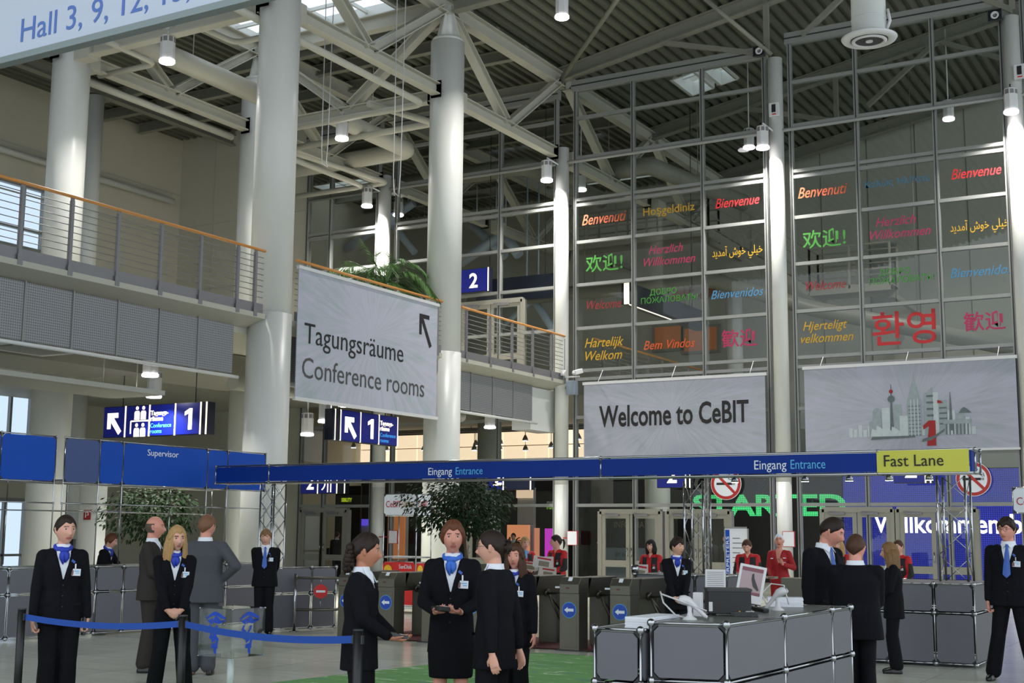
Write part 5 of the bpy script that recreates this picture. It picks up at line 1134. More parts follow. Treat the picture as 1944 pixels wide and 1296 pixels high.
M_LIP = mat('lips', (186, 104, 96), .4, noise=.05); M_MOUTH = mat('open_mouth', (50, 16, 18), .6); M_EYEW = mat('eye_white', (192, 186, 180), .3); M_IRIS = mat('iris', (34, 28, 24), .2); M_TEETH = mat('teeth', (220, 214, 204), .3)
M_BROW = mat('eyebrow', (92, 64, 50), .7, noise=.1)
HAIRM = {k: mat(k+'_hair', c, .58, spec=.3, noise=.35, nscale=40) for k, c in {'black': (22, 17, 16), 'dark_brown': (40, 28, 22), 'brown': (74, 48, 32), 'auburn': (98, 58, 36), 'blond': (176, 140, 92), 'dark_blond': (126, 94, 60), 'grey_brown': (84, 72, 62), 'reddish': (120, 84, 62)}.items()}
M_NAVY = mat('navy_suit_cloth', (10, 11, 18), .85, noise=.15, nscale=60, spec=.2); M_NAVYT = mat('navy_trouser_cloth', (10, 11, 16), .85, noise=.15, nscale=60, spec=.2)
M_BROWNC = mat('dark_brown_suit_cloth', (38, 32, 28), .8, noise=.15, nscale=60); M_GREYC = mat('grey_suit_cloth', (68, 70, 76), .8, noise=.15, nscale=60); M_REDC = mat('red_jacket_cloth', (186, 22, 28), .7, noise=.1, nscale=30); M_BLKC = mat('black_jacket_cloth', (24, 22, 24), .75, noise=.1, nscale=40); M_DREDC = mat('deep_red_jacket_cloth', (160, 20, 26), .7, noise=.12, nscale=30)
M_SHIRT = mat('white_shirt', (226, 230, 238), .7, noise=.03, nscale=20); M_SCARF = mat('royal_blue_scarf', (34, 58, 176), .6, noise=.4, nscale=28); M_SCARFL = mat('bright_blue_scarf', (54, 108, 206), .6, noise=.25, nscale=22); M_TIE = mat('blue_tie', (50, 92, 176), .5, noise=.15, nscale=30); M_LBLUE = mat('pale_blue_scarf', (112, 164, 216), .6, noise=.1); M_SHOE = mat('black_shoe_leather', (18, 17, 17), .3, noise=.1); M_CARD = mat('badge_card', (222, 228, 236), .4, noise=.04); M_PHOTO = mat('badge_photo', (120, 84, 82), .5, noise=.4, nscale=60); M_NUDE = mat('sheer_stocking', (196, 142, 118), .5, noise=.05)
def hand(mb, W, d, n, t, k=1.0, curl=.6, thumb=1):
    """palm, four fingers of unequal length and a thumb leaving the side near the wrist"""
    d = Vector(d).normalized(); n = Vector(n); n = (n-d*n.dot(d)).normalized(); t = Vector(t); t = (t-d*t.dot(d)-n*t.dot(n)).normalized()
    rg = []
    for u, wd, th in ((-.03, .026, .021), (.0, .029, .02), (.03, .037, .019), (.07, .042, .016), (.095, .04, .013)):
        c = W+d*u*k; rg.append([c+t*wd*k*cos(2*pi*i/12)+n*th*k*sin(2*pi*i/12) for i in range(12)])
    mb.loft(rg)
    for i, (off, L) in enumerate(((.031, .070), (.0105, .080), (-.0105, .074), (-.031, .056))):
        p = W+d*.085*k+t*off*k; a = curl*(.55+.12*i)
        for seg, f in enumerate((.42, .32, .26)):
            dd = d*cos(a)+n*sin(a)+t*off*1.2; q = p+dd.normalized()*L*f*k; capsule(mb, p, q, (.0092-.0008*seg)*k, (.0086-.0008*seg)*k, 8); p = q; a += curl*.75
    p = W+d*.02*k+t*.026*k; q = p+(d*.62+t*.7+n*.25).normalized()*.038*k*thumb; capsule(mb, p, q, .0125*k, .0105*k, 8); r = q+(d*.9+t*.2+n*.35).normalized()*.034*k; capsule(mb, q, r, .0102*k, .0085*k, 8)
def ik(S, W, L1, L2, pole):
    v = W-S; D = v.length; D2 = min(D, (L1+L2)*.998); u = v/D; W = S+u*D2
    a = (L1*L1-L2*L2+D2*D2)/(2*D2); h = sqrt(max(0, L1*L1-a*a)); p = Vector(pole); p = (p-u*p.dot(u)).normalized(); return S+u*a+p*h, W
# wrist target, elbow direction, hand direction, palm normal, thumb side, curl (right side; mirrored for the left)
ARMS = {'down': ((.228, .03, .83), (.35, -1, 0), (.05, .12, -1), (-1, .1, 0), (.1, 1, .1), .55), 'fist': ((.226, .05, .85), (.35, -1, 0), (-.05, .2, -1), (-1, .1, 0), (.1, 1, .1), 1.35),
        'clasp': ((.075, .235, .90), (1, -.4, -.2), (-.8, .25, -.55), (-.3, -.9, -.1), (-.3, .3, .9), .9), 'hold': ((.10, .26, 1.05), (.7, -.6, -1), (-.55, .85, .05), (-.2, .1, 1), (.6, .6, .3), .75),
        'holdlow': ((.09, .245, .97), (.7, -.6, -1), (-.35, .9, -.25), (-.3, .2, 1), (.7, .5, .3), .7), 'behind': ((.07, -.19, .90), (1, -.6, 0), (-.8, -.1, -.4), (.2, -1, 0), (0, 0, 1), .6),
        'hip': ((.205, .02, 1.03), (1, -.75, .1), (-.5, .6, -.35), (-.8, -.4, .3), (.2, .4, .9), .5), 'counter': ((.12, .40, 1.10), (.9, -.5, -.7), (-.5, .85, -.1), (0, .1, -1), (-.7, -.4, 0), .5), 'up': ((.13, .28, 1.20), (.8, -.3, -1), (-.4, .3, .85), (-.3, .9, .2), (-.8, 0, .3), .6), 'swing': ((.222, -.10, .85), (.3, -1, 0), (.0, -.25, -1), (-1, .1, 0), (.1, 1, -.1), .45)}
def person(px, py, s, label, facing, H, sex='f', kind='suit', skin='fair', hair='brown', style='bun', head=(0, 0, 0), arms=('down', 'down'), tie=None, badge=True, near=True, lean=0, legs=.0, skirt=False, mouth=0, glasses=False, group=None, pos=None, nudge=(0, 0), wide=1.0, hemz=None):
    """one standing figure: py is the crown of the head, s the picture scale there; facing 0 = towards the camera, + = towards picture right"""
    if pos is None: p = AD(px, py, FPX/s); X, Y = p.x+nudge[0], p.y+nudge[1]
    else: X, Y = pos
    back = atan2(-Y, -X); A = back+R_(facing)-pi/2
    k = H/1.75; fem = sex == 'f'; vx = .0065 if near else .0095; W_ = wide*(.93 if fem else 1.06)
    Mw = Matrix.Translation((X, Y, 0)) @ Matrix.Rotation(A, 4, 'Z')
    t = thing('person', (X, Y, 0), label, 'person', group)
    def V(x, y, z): return Vector((x, y, z))*k
    ln = R_(lean)
    def T(p):                                              # bend forward above the hips
        z0 = .95*k
        if p.z <= z0 or not lean: return p
        q = p.z-z0; w_ = min(1, q/(.25*k)); a = ln*w_; return Vector((p.x, p.y*cos(a)+q*sin(a), z0+q*cos(a)-p.y*sin(a)))
    shx = .170*W_
    S = [T(V(sg*shx, -.012, 1.385)) for sg in (1, -1)]; hips = [V(sg*.085, 0, .90) for sg in (1, -1)]
    st = legs
    kn = [V(sg*(.083+st*.25), .03, .49) for sg in (1, -1)]; an = [V(sg*(.085+st*.6), -.015, .085) for sg in (1, -1)]
    J = []
    for i, sg in enumerate((1, -1)):
        w0, pole, d, n, th, cu = ARMS[arms[i]] if isinstance(arms[i], str) else arms[i]
        mir = lambda v: Vector((v[0]*sg, v[1], v[2])); Wt = mir(w0)*k
        if lean and w0[2] > .95: Wt = T(Wt)
        E, Wt = ik(S[i], Wt, .285*k, .255*k, mir(pole)); J.append((S[i], E, Wt, mir(d), mir(n), mir(th), cu))
    hy, hp, hr = head; neck = T(V(0, -.005, 1.47)); HM = Matrix.Translation(neck) @ Matrix.Rotation(R_(hy), 4, 'Z') @ Matrix.Rotation(R_(-hp), 4, 'X') @ Matrix.Rotation(R_(hr), 4, 'Y')
    if lean: HM = HM @ Matrix.Rotation(-ln*.5, 4, 'X')
    hk = k*1.09; hc = Vector((0, .024, .28-.010-.118*1.09))*k
    def HP(v): return HM @ (hc+v*hk)
    # ---- body: one continuous surface
    b = MB(); tor = [(.80, .10, .085), (.90, .155, .105), (1.0, .16, .11), (1.08, .135, .095), (1.2, .145, .105), (1.30, .152, .106), (1.37, .135, .083), (1.43, .075, .062), (1.47, .055, .055)]
    b.loft([oval(V(0, -.005, z), rx*W_*k, ry*k, T=T) for z, rx, ry in tor])
    capsule(b, T(V(0, -.012, 1.41)), HM @ Vector((0, .005, .09*k)), .056*k*(.92 if fem else 1.1), .054*k*(.92 if fem else 1.1))
    for i in (0, 1):
        capsule(b, hips[i], kn[i], .083*k, .056*k); capsule(b, kn[i], an[i], .055*k, .036*k); capsule(b, kn[i]+V(0, -.02, -.1), an[i]+V(0, 0, .12), .05*k, .035*k)
        capsule(b, an[i]-V(0, .02, .045), an[i]+V(.01*(1-2*i), .13, -.06), .032*k, .024*k)
        s0, e0, w0, d, n, th, cu = J[i]; capsule(b, s0, e0, .05*k, .04*k); capsule(b, e0, w0, .04*k, .026*k); hand(b, w0+Vector(d).normalized()*.02*k, d, n, th, k*(.93 if fem else 1.03), cu)
    N, Mh = (56, 40) if near else (36, 26); rings = []
    for j in range(Mh+1):
        ph = -pi/2+pi*(j+.02)/(Mh+.04); rings.append([HP(headpt(dirv(2*pi*i/N, ph), mouth, fem)) for i in range(N)])
    b.loft(rings)
    for sg in (1, -1): capsule(b, HP(Vector((sg*.075, -.008, .014))), HP(Vector((sg*.073, -.004, -.018))), .017*k, .011*k, 8, flat=HM.to_3x3() @ Vector((1, 0, 0)), fk=1)
    me = fuse(b, vx, 3 if near else 2, .4)
    HI = HM.inverted()
    for p in me.polygons:
        q = (HI @ p.center-hc)/hk
        if q.y > .06:
            if abs(q.z+.061) < .0075 and abs(q.x) < .022: p.material_index = 1
            if mouth and g_(q.x, q.z, 0, -.068, .013, .014) > .45: p.material_index = 3
            if .014 < abs(q.x) < .045 and abs(q.z-.0315+.04*(abs(q.x)-.03)) < .0036: p.material_index = 2
    me.transform(Mw); HMt = HAIRM.get(hair, HAIRM['brown'])
    link('body', me, [SKIN[skin], M_LIP, M_BROW, M_MOUTH], t)
    def add(name, me_or_mb, mats, parent=t, smooth=True):
        if isinstance(me_or_mb, MB): bmesh.ops.recalc_face_normals(me_or_mb.bm, faces=me_or_mb.bm.faces); me_ = bpy.data.meshes.new(name); me_or_mb.bm.to_mesh(me_); me_or_mb.bm.free()
        else: me_ = me_or_mb
        me_.transform(Mw); return link(name, me_, mats, parent)
    # ---- eyes
    for sg in (1, -1):
        e = MB(); c = HP(Vector((sg*.031, headpt(Vector((sg*.40, .90, .095)).normalized(), 0, fem).y-.0056, .0115))); e.sphere(c, .0125*k, 14, 10)
        fw = HM.to_3x3() @ Vector((0, 1, 0))
        for f in e.bm.faces:
            if (f.calc_center_median()-c).normalized().dot(fw) > .74: f.material_index = 1
        add('eye', e, [M_EYEW, M_IRIS])
    if glasses:
        e = MB()
        for sg in (1, -1):
            c = Vector((sg*.033, .101, .010)); e.tube([HP(c+Vector((.024*cos(a), 0, .017*sin(a)))) for a in [q*pi/8 for q in range(17)]], .0016*k, 5); e.tube([HP(Vector((sg*.057, .099, .014))), HP(Vector((sg*.080, .03, .016))), HP(Vector((sg*.078, -.01, .012)))], .0016*k, 5)
        e.tube([HP(Vector((-.010, .104, .013))), HP(Vector((.010, .104, .013)))], .0016*k, 5); add('glasses', e, M_DARK)
    # ---- hair
    def hmask(d):                                          # > 0 where hair grows
        th = atan2(d.x, d.y); a = abs(th); z = d.z
        if style == 'bald': return min(.5-abs(z+.05)*1.2, a-1.45)
        if a < .5: line = .50-.05*cos(a*6)
        elif a < 1.15: line = .545-(a-.5)*.58
        elif a < 1.5: line = .168-(a-1.15)*.8
        elif a < 1.9: line = .05 if style not in ('short_m',) else .0
        else: line = -.10-(a-1.9)*.42
        if style in ('bob', 'long', 'wavy'): line -= .35*max(0, min(1, (a-.75)*2.2)); 
        if style in ('crop', 'short_f'): line -= .30*max(0, min(1, (a-.8)*2.2))*(1 if a < 1.8 else .4)
        if style in ('bob', 'fringe', 'mop'): line -= .22*max(0, 1-a*1.3)
        return z-line
    hh = MB(); nn, mm = (64, 44) if near else (40, 28); G = []; r_ = random.Random(int(abs(px)*7+py))
    thick = {'bald': .004, 'short_m': .012, 'mop': .022, 'bob': .022, 'long': .018, 'wavy': .024, 'short_f': .02, 'crop': .02, 'curly': .02}.get(style, .013)*k
    for j in range(mm+1):
        ph = -pi/2+pi*(j+.02)/(mm+.04); row = []
        for i in range(nn):
            d = dirv(2*pi*i/nn, ph); mk = hmask(d); o = min(1, mk*5)**.6*thick if mk > 0 else max(-.010*k, mk*.09*k)
            if mk > 0 and style in ('mop', 'wavy', 'curly', 'short_f', 'crop'): o *= 1+.22*sin(9*atan2(d.x, d.y)+4*d.z)*cos(7*d.z)
            q = headpt(d, 0, fem); q.y = min(q.y, .099) if d.z > .2 else q.y; row.append((hh.bm.verts.new(HP(q)+(HM.to_3x3() @ d)*(o-.0005*k)), mk))
        G.append(row)
    for j in range(mm):
        for i in range(nn):
            q = [G[j][i], G[j][(i+1) % nn], G[j+1][(i+1) % nn], G[j+1][i]]
            if max(v[1] for v in q) > -.06: f = hh.bm.faces.new([v[0] for v in q]); f.smooth = True
    bmesh.ops.delete(hh.bm, geom=[v for v in hh.bm.verts if not v.link_faces], context='VERTS')
    def lock(pts, r, taper, n=8): hh.tube([HP(Vector(p)) for p in pts], r*k, n, taper=taper)
    if style == 'bun': c = HP(Vector((0, -.112, .02))); hh.sphere(c, .036*k, 16, 10)
    if style == 'twist':
        c = HP(Vector((0, -.108, .0))); hh.sphere(c, .042*k, 16, 10)
        for q in range(7): a = q*.9; lock([(.03*cos(a), -.10, .0+.03*sin(a)), (.05*cos(a), -.125, .01+.05*sin(a)), (.06*cos(a+.5), -.118, .06*sin(a+.4))], .008, [1, .8, .3], 6)
    if style == 'ponytail':
        lock([(0, -.10, .03), (0, -.135, .03), (0.005, -.15, -.02), (.0, -.14, -.09), (0, -.125, -.14)], .022, [.6, 1, 1.1, .8, .2], 10)
    if style == 'curly':
        for q in range(34): a = q*2.4; u = q/34; c = (.062*cos(a)*(1-u*.3), -.115-.03*sin(a*1.3)+u*.01, .02-.14*u+.02*sin(a)); cc = HP(Vector(c)); hh.sphere(cc, (.03+.008*sin(q*3.1))*k, 10, 7); lock([c, (c[0]+.02*cos(a), c[1]-.02, c[2]-.02), (c[0]+.03*cos(a+1), c[1]-.012, c[2]-.045)], .009, [1, .8, .3], 6)
    if style in ('long', 'wavy', 'bob'):
        L = {'long': .25, 'wavy': .19, 'bob': .085}[style]; cnt = 30
        for q in range(cnt):
            u = q/(cnt-1); a = .62+u*(2*pi-1.24); sx, cy_ = sin(a), cos(a); w1 = .006*sin(q*1.7); lw = L*(1+.1*sin(q*2.1))
            top = (sx*.078, cy_*.086-.012, .035); mid = (sx*.088+w1, cy_*.088-.02, -.05); end = (sx*(.088+.02*(L > .1)), min(.06, cy_*.08)-.022, -.06-lw*.5); tip = (sx*.078+w1*2, min(.055, cy_*.07)-.02, -.06-lw)
            lock([top, mid, end, tip], .0165, [.8, 1.05, 1.0, .3], 7)
    if style == 'cap': pass
    add('hair' if style != 'cap' else 'knit_cap', hh, HMt if style != 'cap' else M_PAPER)
    # ---- jacket
    hem = (hemz or (.72 if kind == 'suit' and fem else .80 if kind in ('suit', 'brown', 'grey') else .88)); j = MB(); wv = 1.0 if fem else 1.06
    jt = [(hem, .198, .142), (hem+.10, .19, .137), (1.0, .178, .132), (1.10, .158 if fem else .17, .118), (1.21, .172, .128 if fem else .124), (1.30, .182, .129), (1.365, .165, .108), (1.415, .115, .085), (1.455, .072, .07)]
    if kind == 'red': jt = [(hem, .17, .125), (hem+.03, .185, .135)]+[(z, rx+.012, ry+.01) for z, rx, ry in jt[2:-1]]+[(1.47, .075, .072)]
    j.loft([oval(V(0, -.005, z), rx*W_*wv*k, ry*k, 28, 2.5, T) for z, rx, ry in jt])
    for i in (0, 1):
        s0, e0, w0, d, n, th, cu = J[i]; fl = .0 if kind != 'red' else .006
        capsule(j, s0-V(.07*(1-2*i), 0, -.018), s0+V(.004*(1-2*i), 0, -.008), .058*k, .062*k); capsule(j, s0, e0, (.066+fl)*k*wv, (.056+fl)*k*wv); f_ = e0+(w0-e0)*.90; capsule(j, e0, f_, (.055+fl)*k*wv, (.041+fl)*k*wv)
    jm = fuse(j, .009 if near else .012, 5, .5)
    zv, zt, hw = (1.17, 1.43, .062) if fem else (1.15, 1.43, .06)
    if kind == 'red': zv, hw = 1.37, .03
    bmj = bmesh.new(); bmj.from_mesh(jm); kill = []
    for v in bmj.verts:
        p = v.co/k; 
        if lean: p = Vector((p.x, p.y, p.z))
        if p.y > .0 and p.z > zv:
            half = hw*(p.z-zv)/(zt-zv); ed = abs(p.x)-half
            if ed < .012: v.co -= v.normal*.034*k*min(1, max(0, .5-ed/.022))
            if .008 < ed < .05 and p.z < 1.41 and kind != 'red': v.co += v.normal*.006*k*min(1, (ed-.008)*120)*min(1, (.05-ed)*60)
        if kind != 'red' and p.y > .03 and abs(p.x-.012) < .006 and p.z < zv and p.z > hem: v.co -= v.normal*.006*k
    for f in bmj.faces:
        p = f.calc_center_median()/k
        if kind == 'red':
            ax = abs(p.x); f.material_index = 1 if (p.z > .98 and .045 < ax < .155 and p.z < 1.40) or (ax > .2 and p.z < 1.3 and p.z > 1.0 and p.y > -.02) else 0
    bmj.to_mesh(jm); bmj.free()
    bv = BVHTree.FromPolygons([v.co for v in jm.vertices], [list(p.vertices) for p in jm.polygons])
    JM = {'suit': [M_NAVY], 'brown': [M_BROWNC], 'grey': [M_GREYC], 'red': [M_REDC, M_BLKC], 'deepred': [M_DREDC], 'black': [M_BLKC]}[kind]
    jk = add('jacket', jm, JM)
    def front(x, z, off=.004):
        h = bv.ray_cast(Vector((x*k, .6*k, z*k)), Vector((0, -1, 0))); return (h[0]+Vector((0, off*k, 0)), h[1]) if h[0] is not None else (Vector((x*k, .14*k, z*k)), Vector((0, 1, 0)))
    if kind in ('suit', 'brown', 'grey'):
        for z in (1.14, 1.05, .96):
            p, n = front(.0, z, .002); c = MB(); c.sphere(p, .0085*k, 8, 6, sc=(1, .5, 1)); add('button', c, M_BLACK, jk)
        for sg in (1, -1):
            p, n = front(sg*.105, .98, .002); c = MB(); c.bar(p-V(.05, 0, 0), p+V(.05, 0, .008*sg), .006*k, .022*k); add('pocket_flap', c, JM[0], jk)
    if kind == 'red':
        p, n = front(-.09, 1.25, .002); c = MB(); c.bar(p-V(.035, 0, 0), p+V(.035, 0, 0), .004*k, .03*k); add('jacket_logo', c, MATS['deep_red_lettering'], jk); p, n = front(-.09, 1.2, .002); c = MB(); c.bar(p-V(.035, 0, 0), p+V(.035, 0, 0), .004*k, .045*k); add('jacket_logo', c, M_GREYP, jk)
    if kind == 'deepred':
        for x, z, w2 in ((.1, 1.3, .04), (-.1, 1.31, .045), (-.1, 1.23, .035)): p, n = front(x, z, .002); c = MB(); c.bar(p-V(w2, 0, 0), p+V(w2, 0, 0), .004*k, .016*k); add('jacket_logo', c, M_TXTW, jk)
    # ---- shirt, scarf or tie
    if kind != 'red' and kind != 'deepred':
        s_ = MB(); s_.loft([oval(V(0, -.004, z), rx*W_*wv*k, ry*k, 28, 2.4, T) for z, rx, ry in ((1.10, .14, .098), (1.21, .152, .108), (1.30, .16, .11), (1.365, .14, .092), (1.425, .08, .073), (1.47, .066, .066), (1.495, .062, .063))], smooth=True); add('shirt', s_, M_SHIRT)
        if fem and tie is None or tie == 'collar':
            c = MB()
            for sg in (1, -1): c.prism([T(V(sg*.005, .078, 1.445)), T(V(sg*.062, .02, 1.495)), T(V(sg*.075, .045, 1.435)), T(V(sg*.05, .105, 1.37))], (0, .005*k, .003*k))
            add('shirt_collar', c, M_SHIRT)
    if tie in ('scarf', 'scarfl'):
        m2 = M_SCARF if tie == 'scarf' else M_SCARFL; c = MB(); rg = []
        for q in range(24): a = 2*pi*q/24; rg.append([T(V(sin(a)*(.066+.018*cos(u)), -.008+cos(a)*(.064+.02*cos(u)), 1.465+.024*sin(u)-.02*cos(a)+.004*sin(5*a))) for u in [2*pi*w/10 for w in range(10)]])
        c.loft(rg+[rg[0]], cap=False); capsule(c, T(V(-.02, .085, 1.445)), T(V(.02, .085, 1.443)), .024*k, .022*k, 10)
        for sg, L in ((1, .10), (-1, .085)): c.loft([[T(V(sg*x+dx*wd_, .094+.01*(z < 1.45)+th2*.008, z-.035)) for dx, th2 in ((-1, 0), (0, 1), (1, 0), (0, -1))] for x, z, wd_ in ((.004, 1.475, .02), (.014, 1.445, .03), (.018, 1.41, .026), (.01, 1.475-L-.02, .005))])
        add('scarf', c, m2)
    if tie == 'pale': c = MB(); capsule(c, T(V(-.04, .07, 1.43)), T(V(.04, .07, 1.44)), .04*k, .04*k, 10); capsule(c, T(V(0, .10, 1.41)), T(V(0, .14, 1.33)), .035*k, .03*k, 10, flat=(0, 1, 0), fk=.5); add('scarf', c, M_LBLUE)
    if tie == 'tie':
        c = MB(); yy = lambda z: .066+(1.46-z)*.24; c.loft([[T(V(dx*wd_, yy(z)+.012+th2*.006, z)) for dx, th2 in ((-1, 0), (0, 1), (1, 0), (0, -1))] for z, wd_ in ((1.462, .015), (1.44, .019), (1.425, .013), (1.36, .024), (1.25, .034), (1.14, .042), (1.10, .002))], smooth=False); add('tie', c, M_TIE)
        c = MB()
        for sg in (1, -1): c.prism([T(V(sg*.004, .072, 1.462)), T(V(sg*.064, .0, 1.50)), T(V(sg*.072, .03, 1.455)), T(V(sg*.045, .09, 1.415))], (0, .005*k, .003*k))
        add('shirt_collar', c, M_SHIRT)
    # ---- trousers or skirt
    c = MB(); tm = M_NAVYT if kind in ('suit', 'red', 'black') else {'brown': M_BROWNC, 'grey': M_GREYC, 'deepred': M_DREDC}[kind]
    if skirt:
        c.loft([oval(V(0, 0, z), rx*W_*k, ry*k, 28, 2.5) for z, rx, ry in ((.53, .178, .128), (.56, .18, .13), (.7, .19, .138), (.85, .188, .135), (1.0, .165, .115), (1.04, .14, .1))]); sm = fuse(c, .011, 3); add('skirt', sm, M_NAVYT)
    else:
        c.loft([oval(V(0, -.005, z), rx*W_*k, ry*k, 24, 2.4) for z, rx, ry in ((.78, .12, .10), (.86, .168, .122), (.95, .172, .124), (1.04, .15, .11))])
        for i in (0, 1): capsule(c, hips[i]-V(0, 0, .02), kn[i], .098*k, .078*k); capsule(c, kn[i], an[i]+V(0, .0, .015), .078*k, (.082 if fem else .084)*k, flat=(0, 1, 0), fk=1.12)
        sm = fuse(c, .010 if near else .013, 4); add('trousers', sm, tm)
    for i in (0, 1):
        c = MB(); a = an[i]; o = .02*(1-2*i)
        c.loft([oval(Vector((a.x+o*u*k, a.y+y_*k, z*k)), rx*k, ry*k, 20, 2.2) for z, rx, ry, y_, u in ((.0, .043, .128, .055, 1), (.022, .045, .131, .055, 1), (.045, .042, .12, .05, 1), (.07, .036, .08, .01, .5), (.095, .034, .05, -.02, 0), (.11, .03, .04, -.02, 0))]); add('shoe', c, M_SHOE)
    # ---- name badge on the left chest
    if badge and kind == 'suit':
        p, n = front(-.095, 1.25, .006); c = MB(); c.bar(p-V(.045, 0, 0), p+V(.045, 0, .004), .004*k, .06*k); bd = add('name_badge', c, M_CARD)
        c = MB(); c.bar(p+V(-.002, .004, -.002)+V(.0, 0, 0)+V(.018, 0, 0), p+V(.04, .004, 0), .003*k, .042*k); add('badge_photo', c, M_PHOTO, bd)
        c = MB(); c.bar(p+V(-.034, .004, .012), p+V(.008, .004, .013), .003*k, .006*k); c.bar(p+V(-.034, .004, -.004), p+V(-.004, .004, -.004), .003*k, .005*k); add('badge_print', c, M_TXTB, bd)
        c = MB(); c.bar(p+V(0, .004, .03), p+V(0, .004, .075), .012*k, .006*k, up=(0, 1, 0)); add('badge_clip', c, M_CHROME, bd)
        p2, n = front(-.075, 1.345, .003); c = MB(); c.bar(p2-V(.014, 0, .01), p2+V(.012, 0, .012), .003*k, .02*k); add('lapel_motif', c, M_TIE)
    def world(v): return Mw @ Vector(v)
    return dict(thing=t, hands=[(Mw @ (q[2]+Vector(q[3]).normalized()*.09*k), Mw.to_3x3() @ Vector(q[3]).normalized(), Mw.to_3x3() @ Vector(q[4]).normalized()) for q in J], M=Mw, k=k)
PP = {}
PP['left'] = person(115, 975, 213, 'woman in navy trouser suit, dark tied hair and blue scarf, behind the left edge stanchion', 8, 1.795, hair='dark_brown', style='bun', head=(16, 0, 0), arms=('fist', 'fist'), tie='scarf', skin='fair', hemz=.80, nudge=(-.1, .14))
PP['blonde'] = person(335, 998, 188, 'blonde long haired woman in navy suit with clasped hands by the clear box', 4, 1.71, hair='blond', style='long', head=(14, 3, 0), arms=('clasp', 'clasp'), tie='scarf', legs=.12)
PP['bald'] = person(292, 979, 158, 'balding man in dark brown suit seen in profile beside the reception counter', 78, 1.83, 'm', 'brown', hair='grey_brown', style='bald', head=(0, 0, 0), arms=('holdlow', 'holdlow'), tie='collar', badge=False, skin='pink')
PP['grey'] = person(392, 975, 160.5, 'man in grey suit seen from behind with one hand on his hip', 172, 1.85, 'm', 'grey', hair='reddish', style='short_m', head=(-28, 0, 0), arms=('hip', 'down'), tie='collar', badge=False, skin='pink', glasses=True, wide=1.06, hemz=.78)
PP['blond_boy'] = person(506, 1005, 117.5, 'young man with fair hair in navy suit, hands behind his back, by the wing wall', -6, 1.675, 'm', hair='dark_blond', style='mop', head=(-4, 3, 0), arms=('behind', 'behind'), tie='tie', near=False)
PP['counter'] = person(246, 1011, 114, 'woman with short brown hair behind the reception counter', 62, 1.6, hair='auburn', style='short_f', head=(8, 10, 0), arms=('counter', 'counter'), tie='scarf', near=False, lean=10, badge=False, nudge=(-.75, .15))
PP['curly'] = person(689, 1012, 258, 'woman with dark curly ponytail in navy suit, in profile behind the right stanchion', 78, 1.655, hair='dark_brown', style='curly', head=(8, 4, 0), arms=('holdlow', 'holdlow'), skin='tan', tie=None, wide=.98, badge=False)
PP['skirt'] = person(860, 988, 236, 'short haired woman in navy jacket and skirt with bright blue scarf, holding a ticket reader', -6, 1.76, hair='auburn', style='crop', head=(8, 0, 0), arms=('hold', 'hold'), tie='scarfl', skirt=True, skin='pink', wide=1.04)
PP['glasses'] = person(940, 1005, 258, 'woman with glasses and pinned dark hair in navy suit, turned away from the camera', -118, 1.69, hair='dark_brown', style='twist', head=(-8+22, 2, 0), arms=('swing', 'swing'), glasses=True, wide=1.02, badge=False, skin='fair')
PP['blur'] = person(978, 1035, 205, 'woman with loose brown hair in navy suit half hidden behind the woman with glasses', -22, 1.56, hair='brown', style='wavy', head=(10, -4, 0), arms=('down', 'down'), tie='scarf', skin='pink')
PP['red_blonde'] = person(996, 1018, 102, 'blonde woman in red and black jacket with pale blue scarf holding newspapers', 12, 1.58, kind='red', hair='blond', style='short_f', head=(6, 2, 0), arms=('holdlow', 'hold'), tie='pale', badge=False, near=False)
PP['red_pony'] = person(1058, 1014, 105, 'woman with brown ponytail in red and black jacket holding newspapers by the corner column', -40, 1.625, kind='red', hair='dark_brown', style='ponytail', head=(-50, 2, 0), arms=('hold', 'hold'), badge=False, near=False)
PP['red_dark'] = person(1236, 1023, 108, 'dark haired woman in red and black jacket holding newspapers behind the grey counter', -22, 1.56, kind='red', hair='black', style='bob', head=(4, 2, 0), arms=('hold', 'down'), badge=False, near=False)
PP['brunette'] = person(1284, 1019, 142, 'short haired brunette in navy jacket with clasped hands before the grey counter', 8, 1.615, hair='dark_brown', style='mop', head=(38, 0, 0), arms=('clasp', 'clasp'), tie='scarf', near=False, skin='fair')
PP['red_down'] = person(1419, 1020, 112, 'girl in red and black jacket looking down behind the white monitor', -6, 1.6, kind='red', hair='brown', style='bun', head=(-4, 24, 0), arms=('hold', 'down'), badge=False, near=False)
PP['cap'] = person(1479, 1013, 108, 'person in white cap and deep red jacket with mouth wide open', -14, 1.675, kind='deepred', hair='brown', style='cap', head=(8, -6, 0), arms=('holdlow', 'up'), badge=False, near=False, mouth=1, skin='pink')
PP['tall'] = person(1580, 975, 203, 'tall smiling man in navy suit and blue tie looking down behind the counter', 52, 1.865, 'm', hair='dark_brown', style='short_m', head=(24, 20, 0), arms=('down', 'down'), tie='tie', skin='pink', badge=False, lean=4, nudge=(-.22, .35))
PP['back'] = person(1622, 1012, 206, 'brown haired man in navy suit seen from behind at the end of the near counter', 178, 1.685, 'm', hair='brown', style='short_m', head=(-14, 6, 0), arms=('holdlow', 'holdlow'), tie='collar', skin='pink', badge=False, wide=1.12, hemz=.76)
PP['longhair'] = person(1692, 1028, 153, 'woman with long dark blonde hair in navy trouser suit, in profile before the right counter', -88, 1.585, hair='dark_blond', style='long', head=(-4, 4, 0), arms=('holdlow', 'holdlow'), tie=None, badge=False, near=False)
PP['red_lean'] = person(1712, 1028, 112, 'person in red and black jacket leaning forward behind the right counter', -34, 1.60, kind='red', hair='brown', style='bun', head=(4, 0, 0), arms=('hip', 'holdlow'), badge=False, near=False, lean=10)
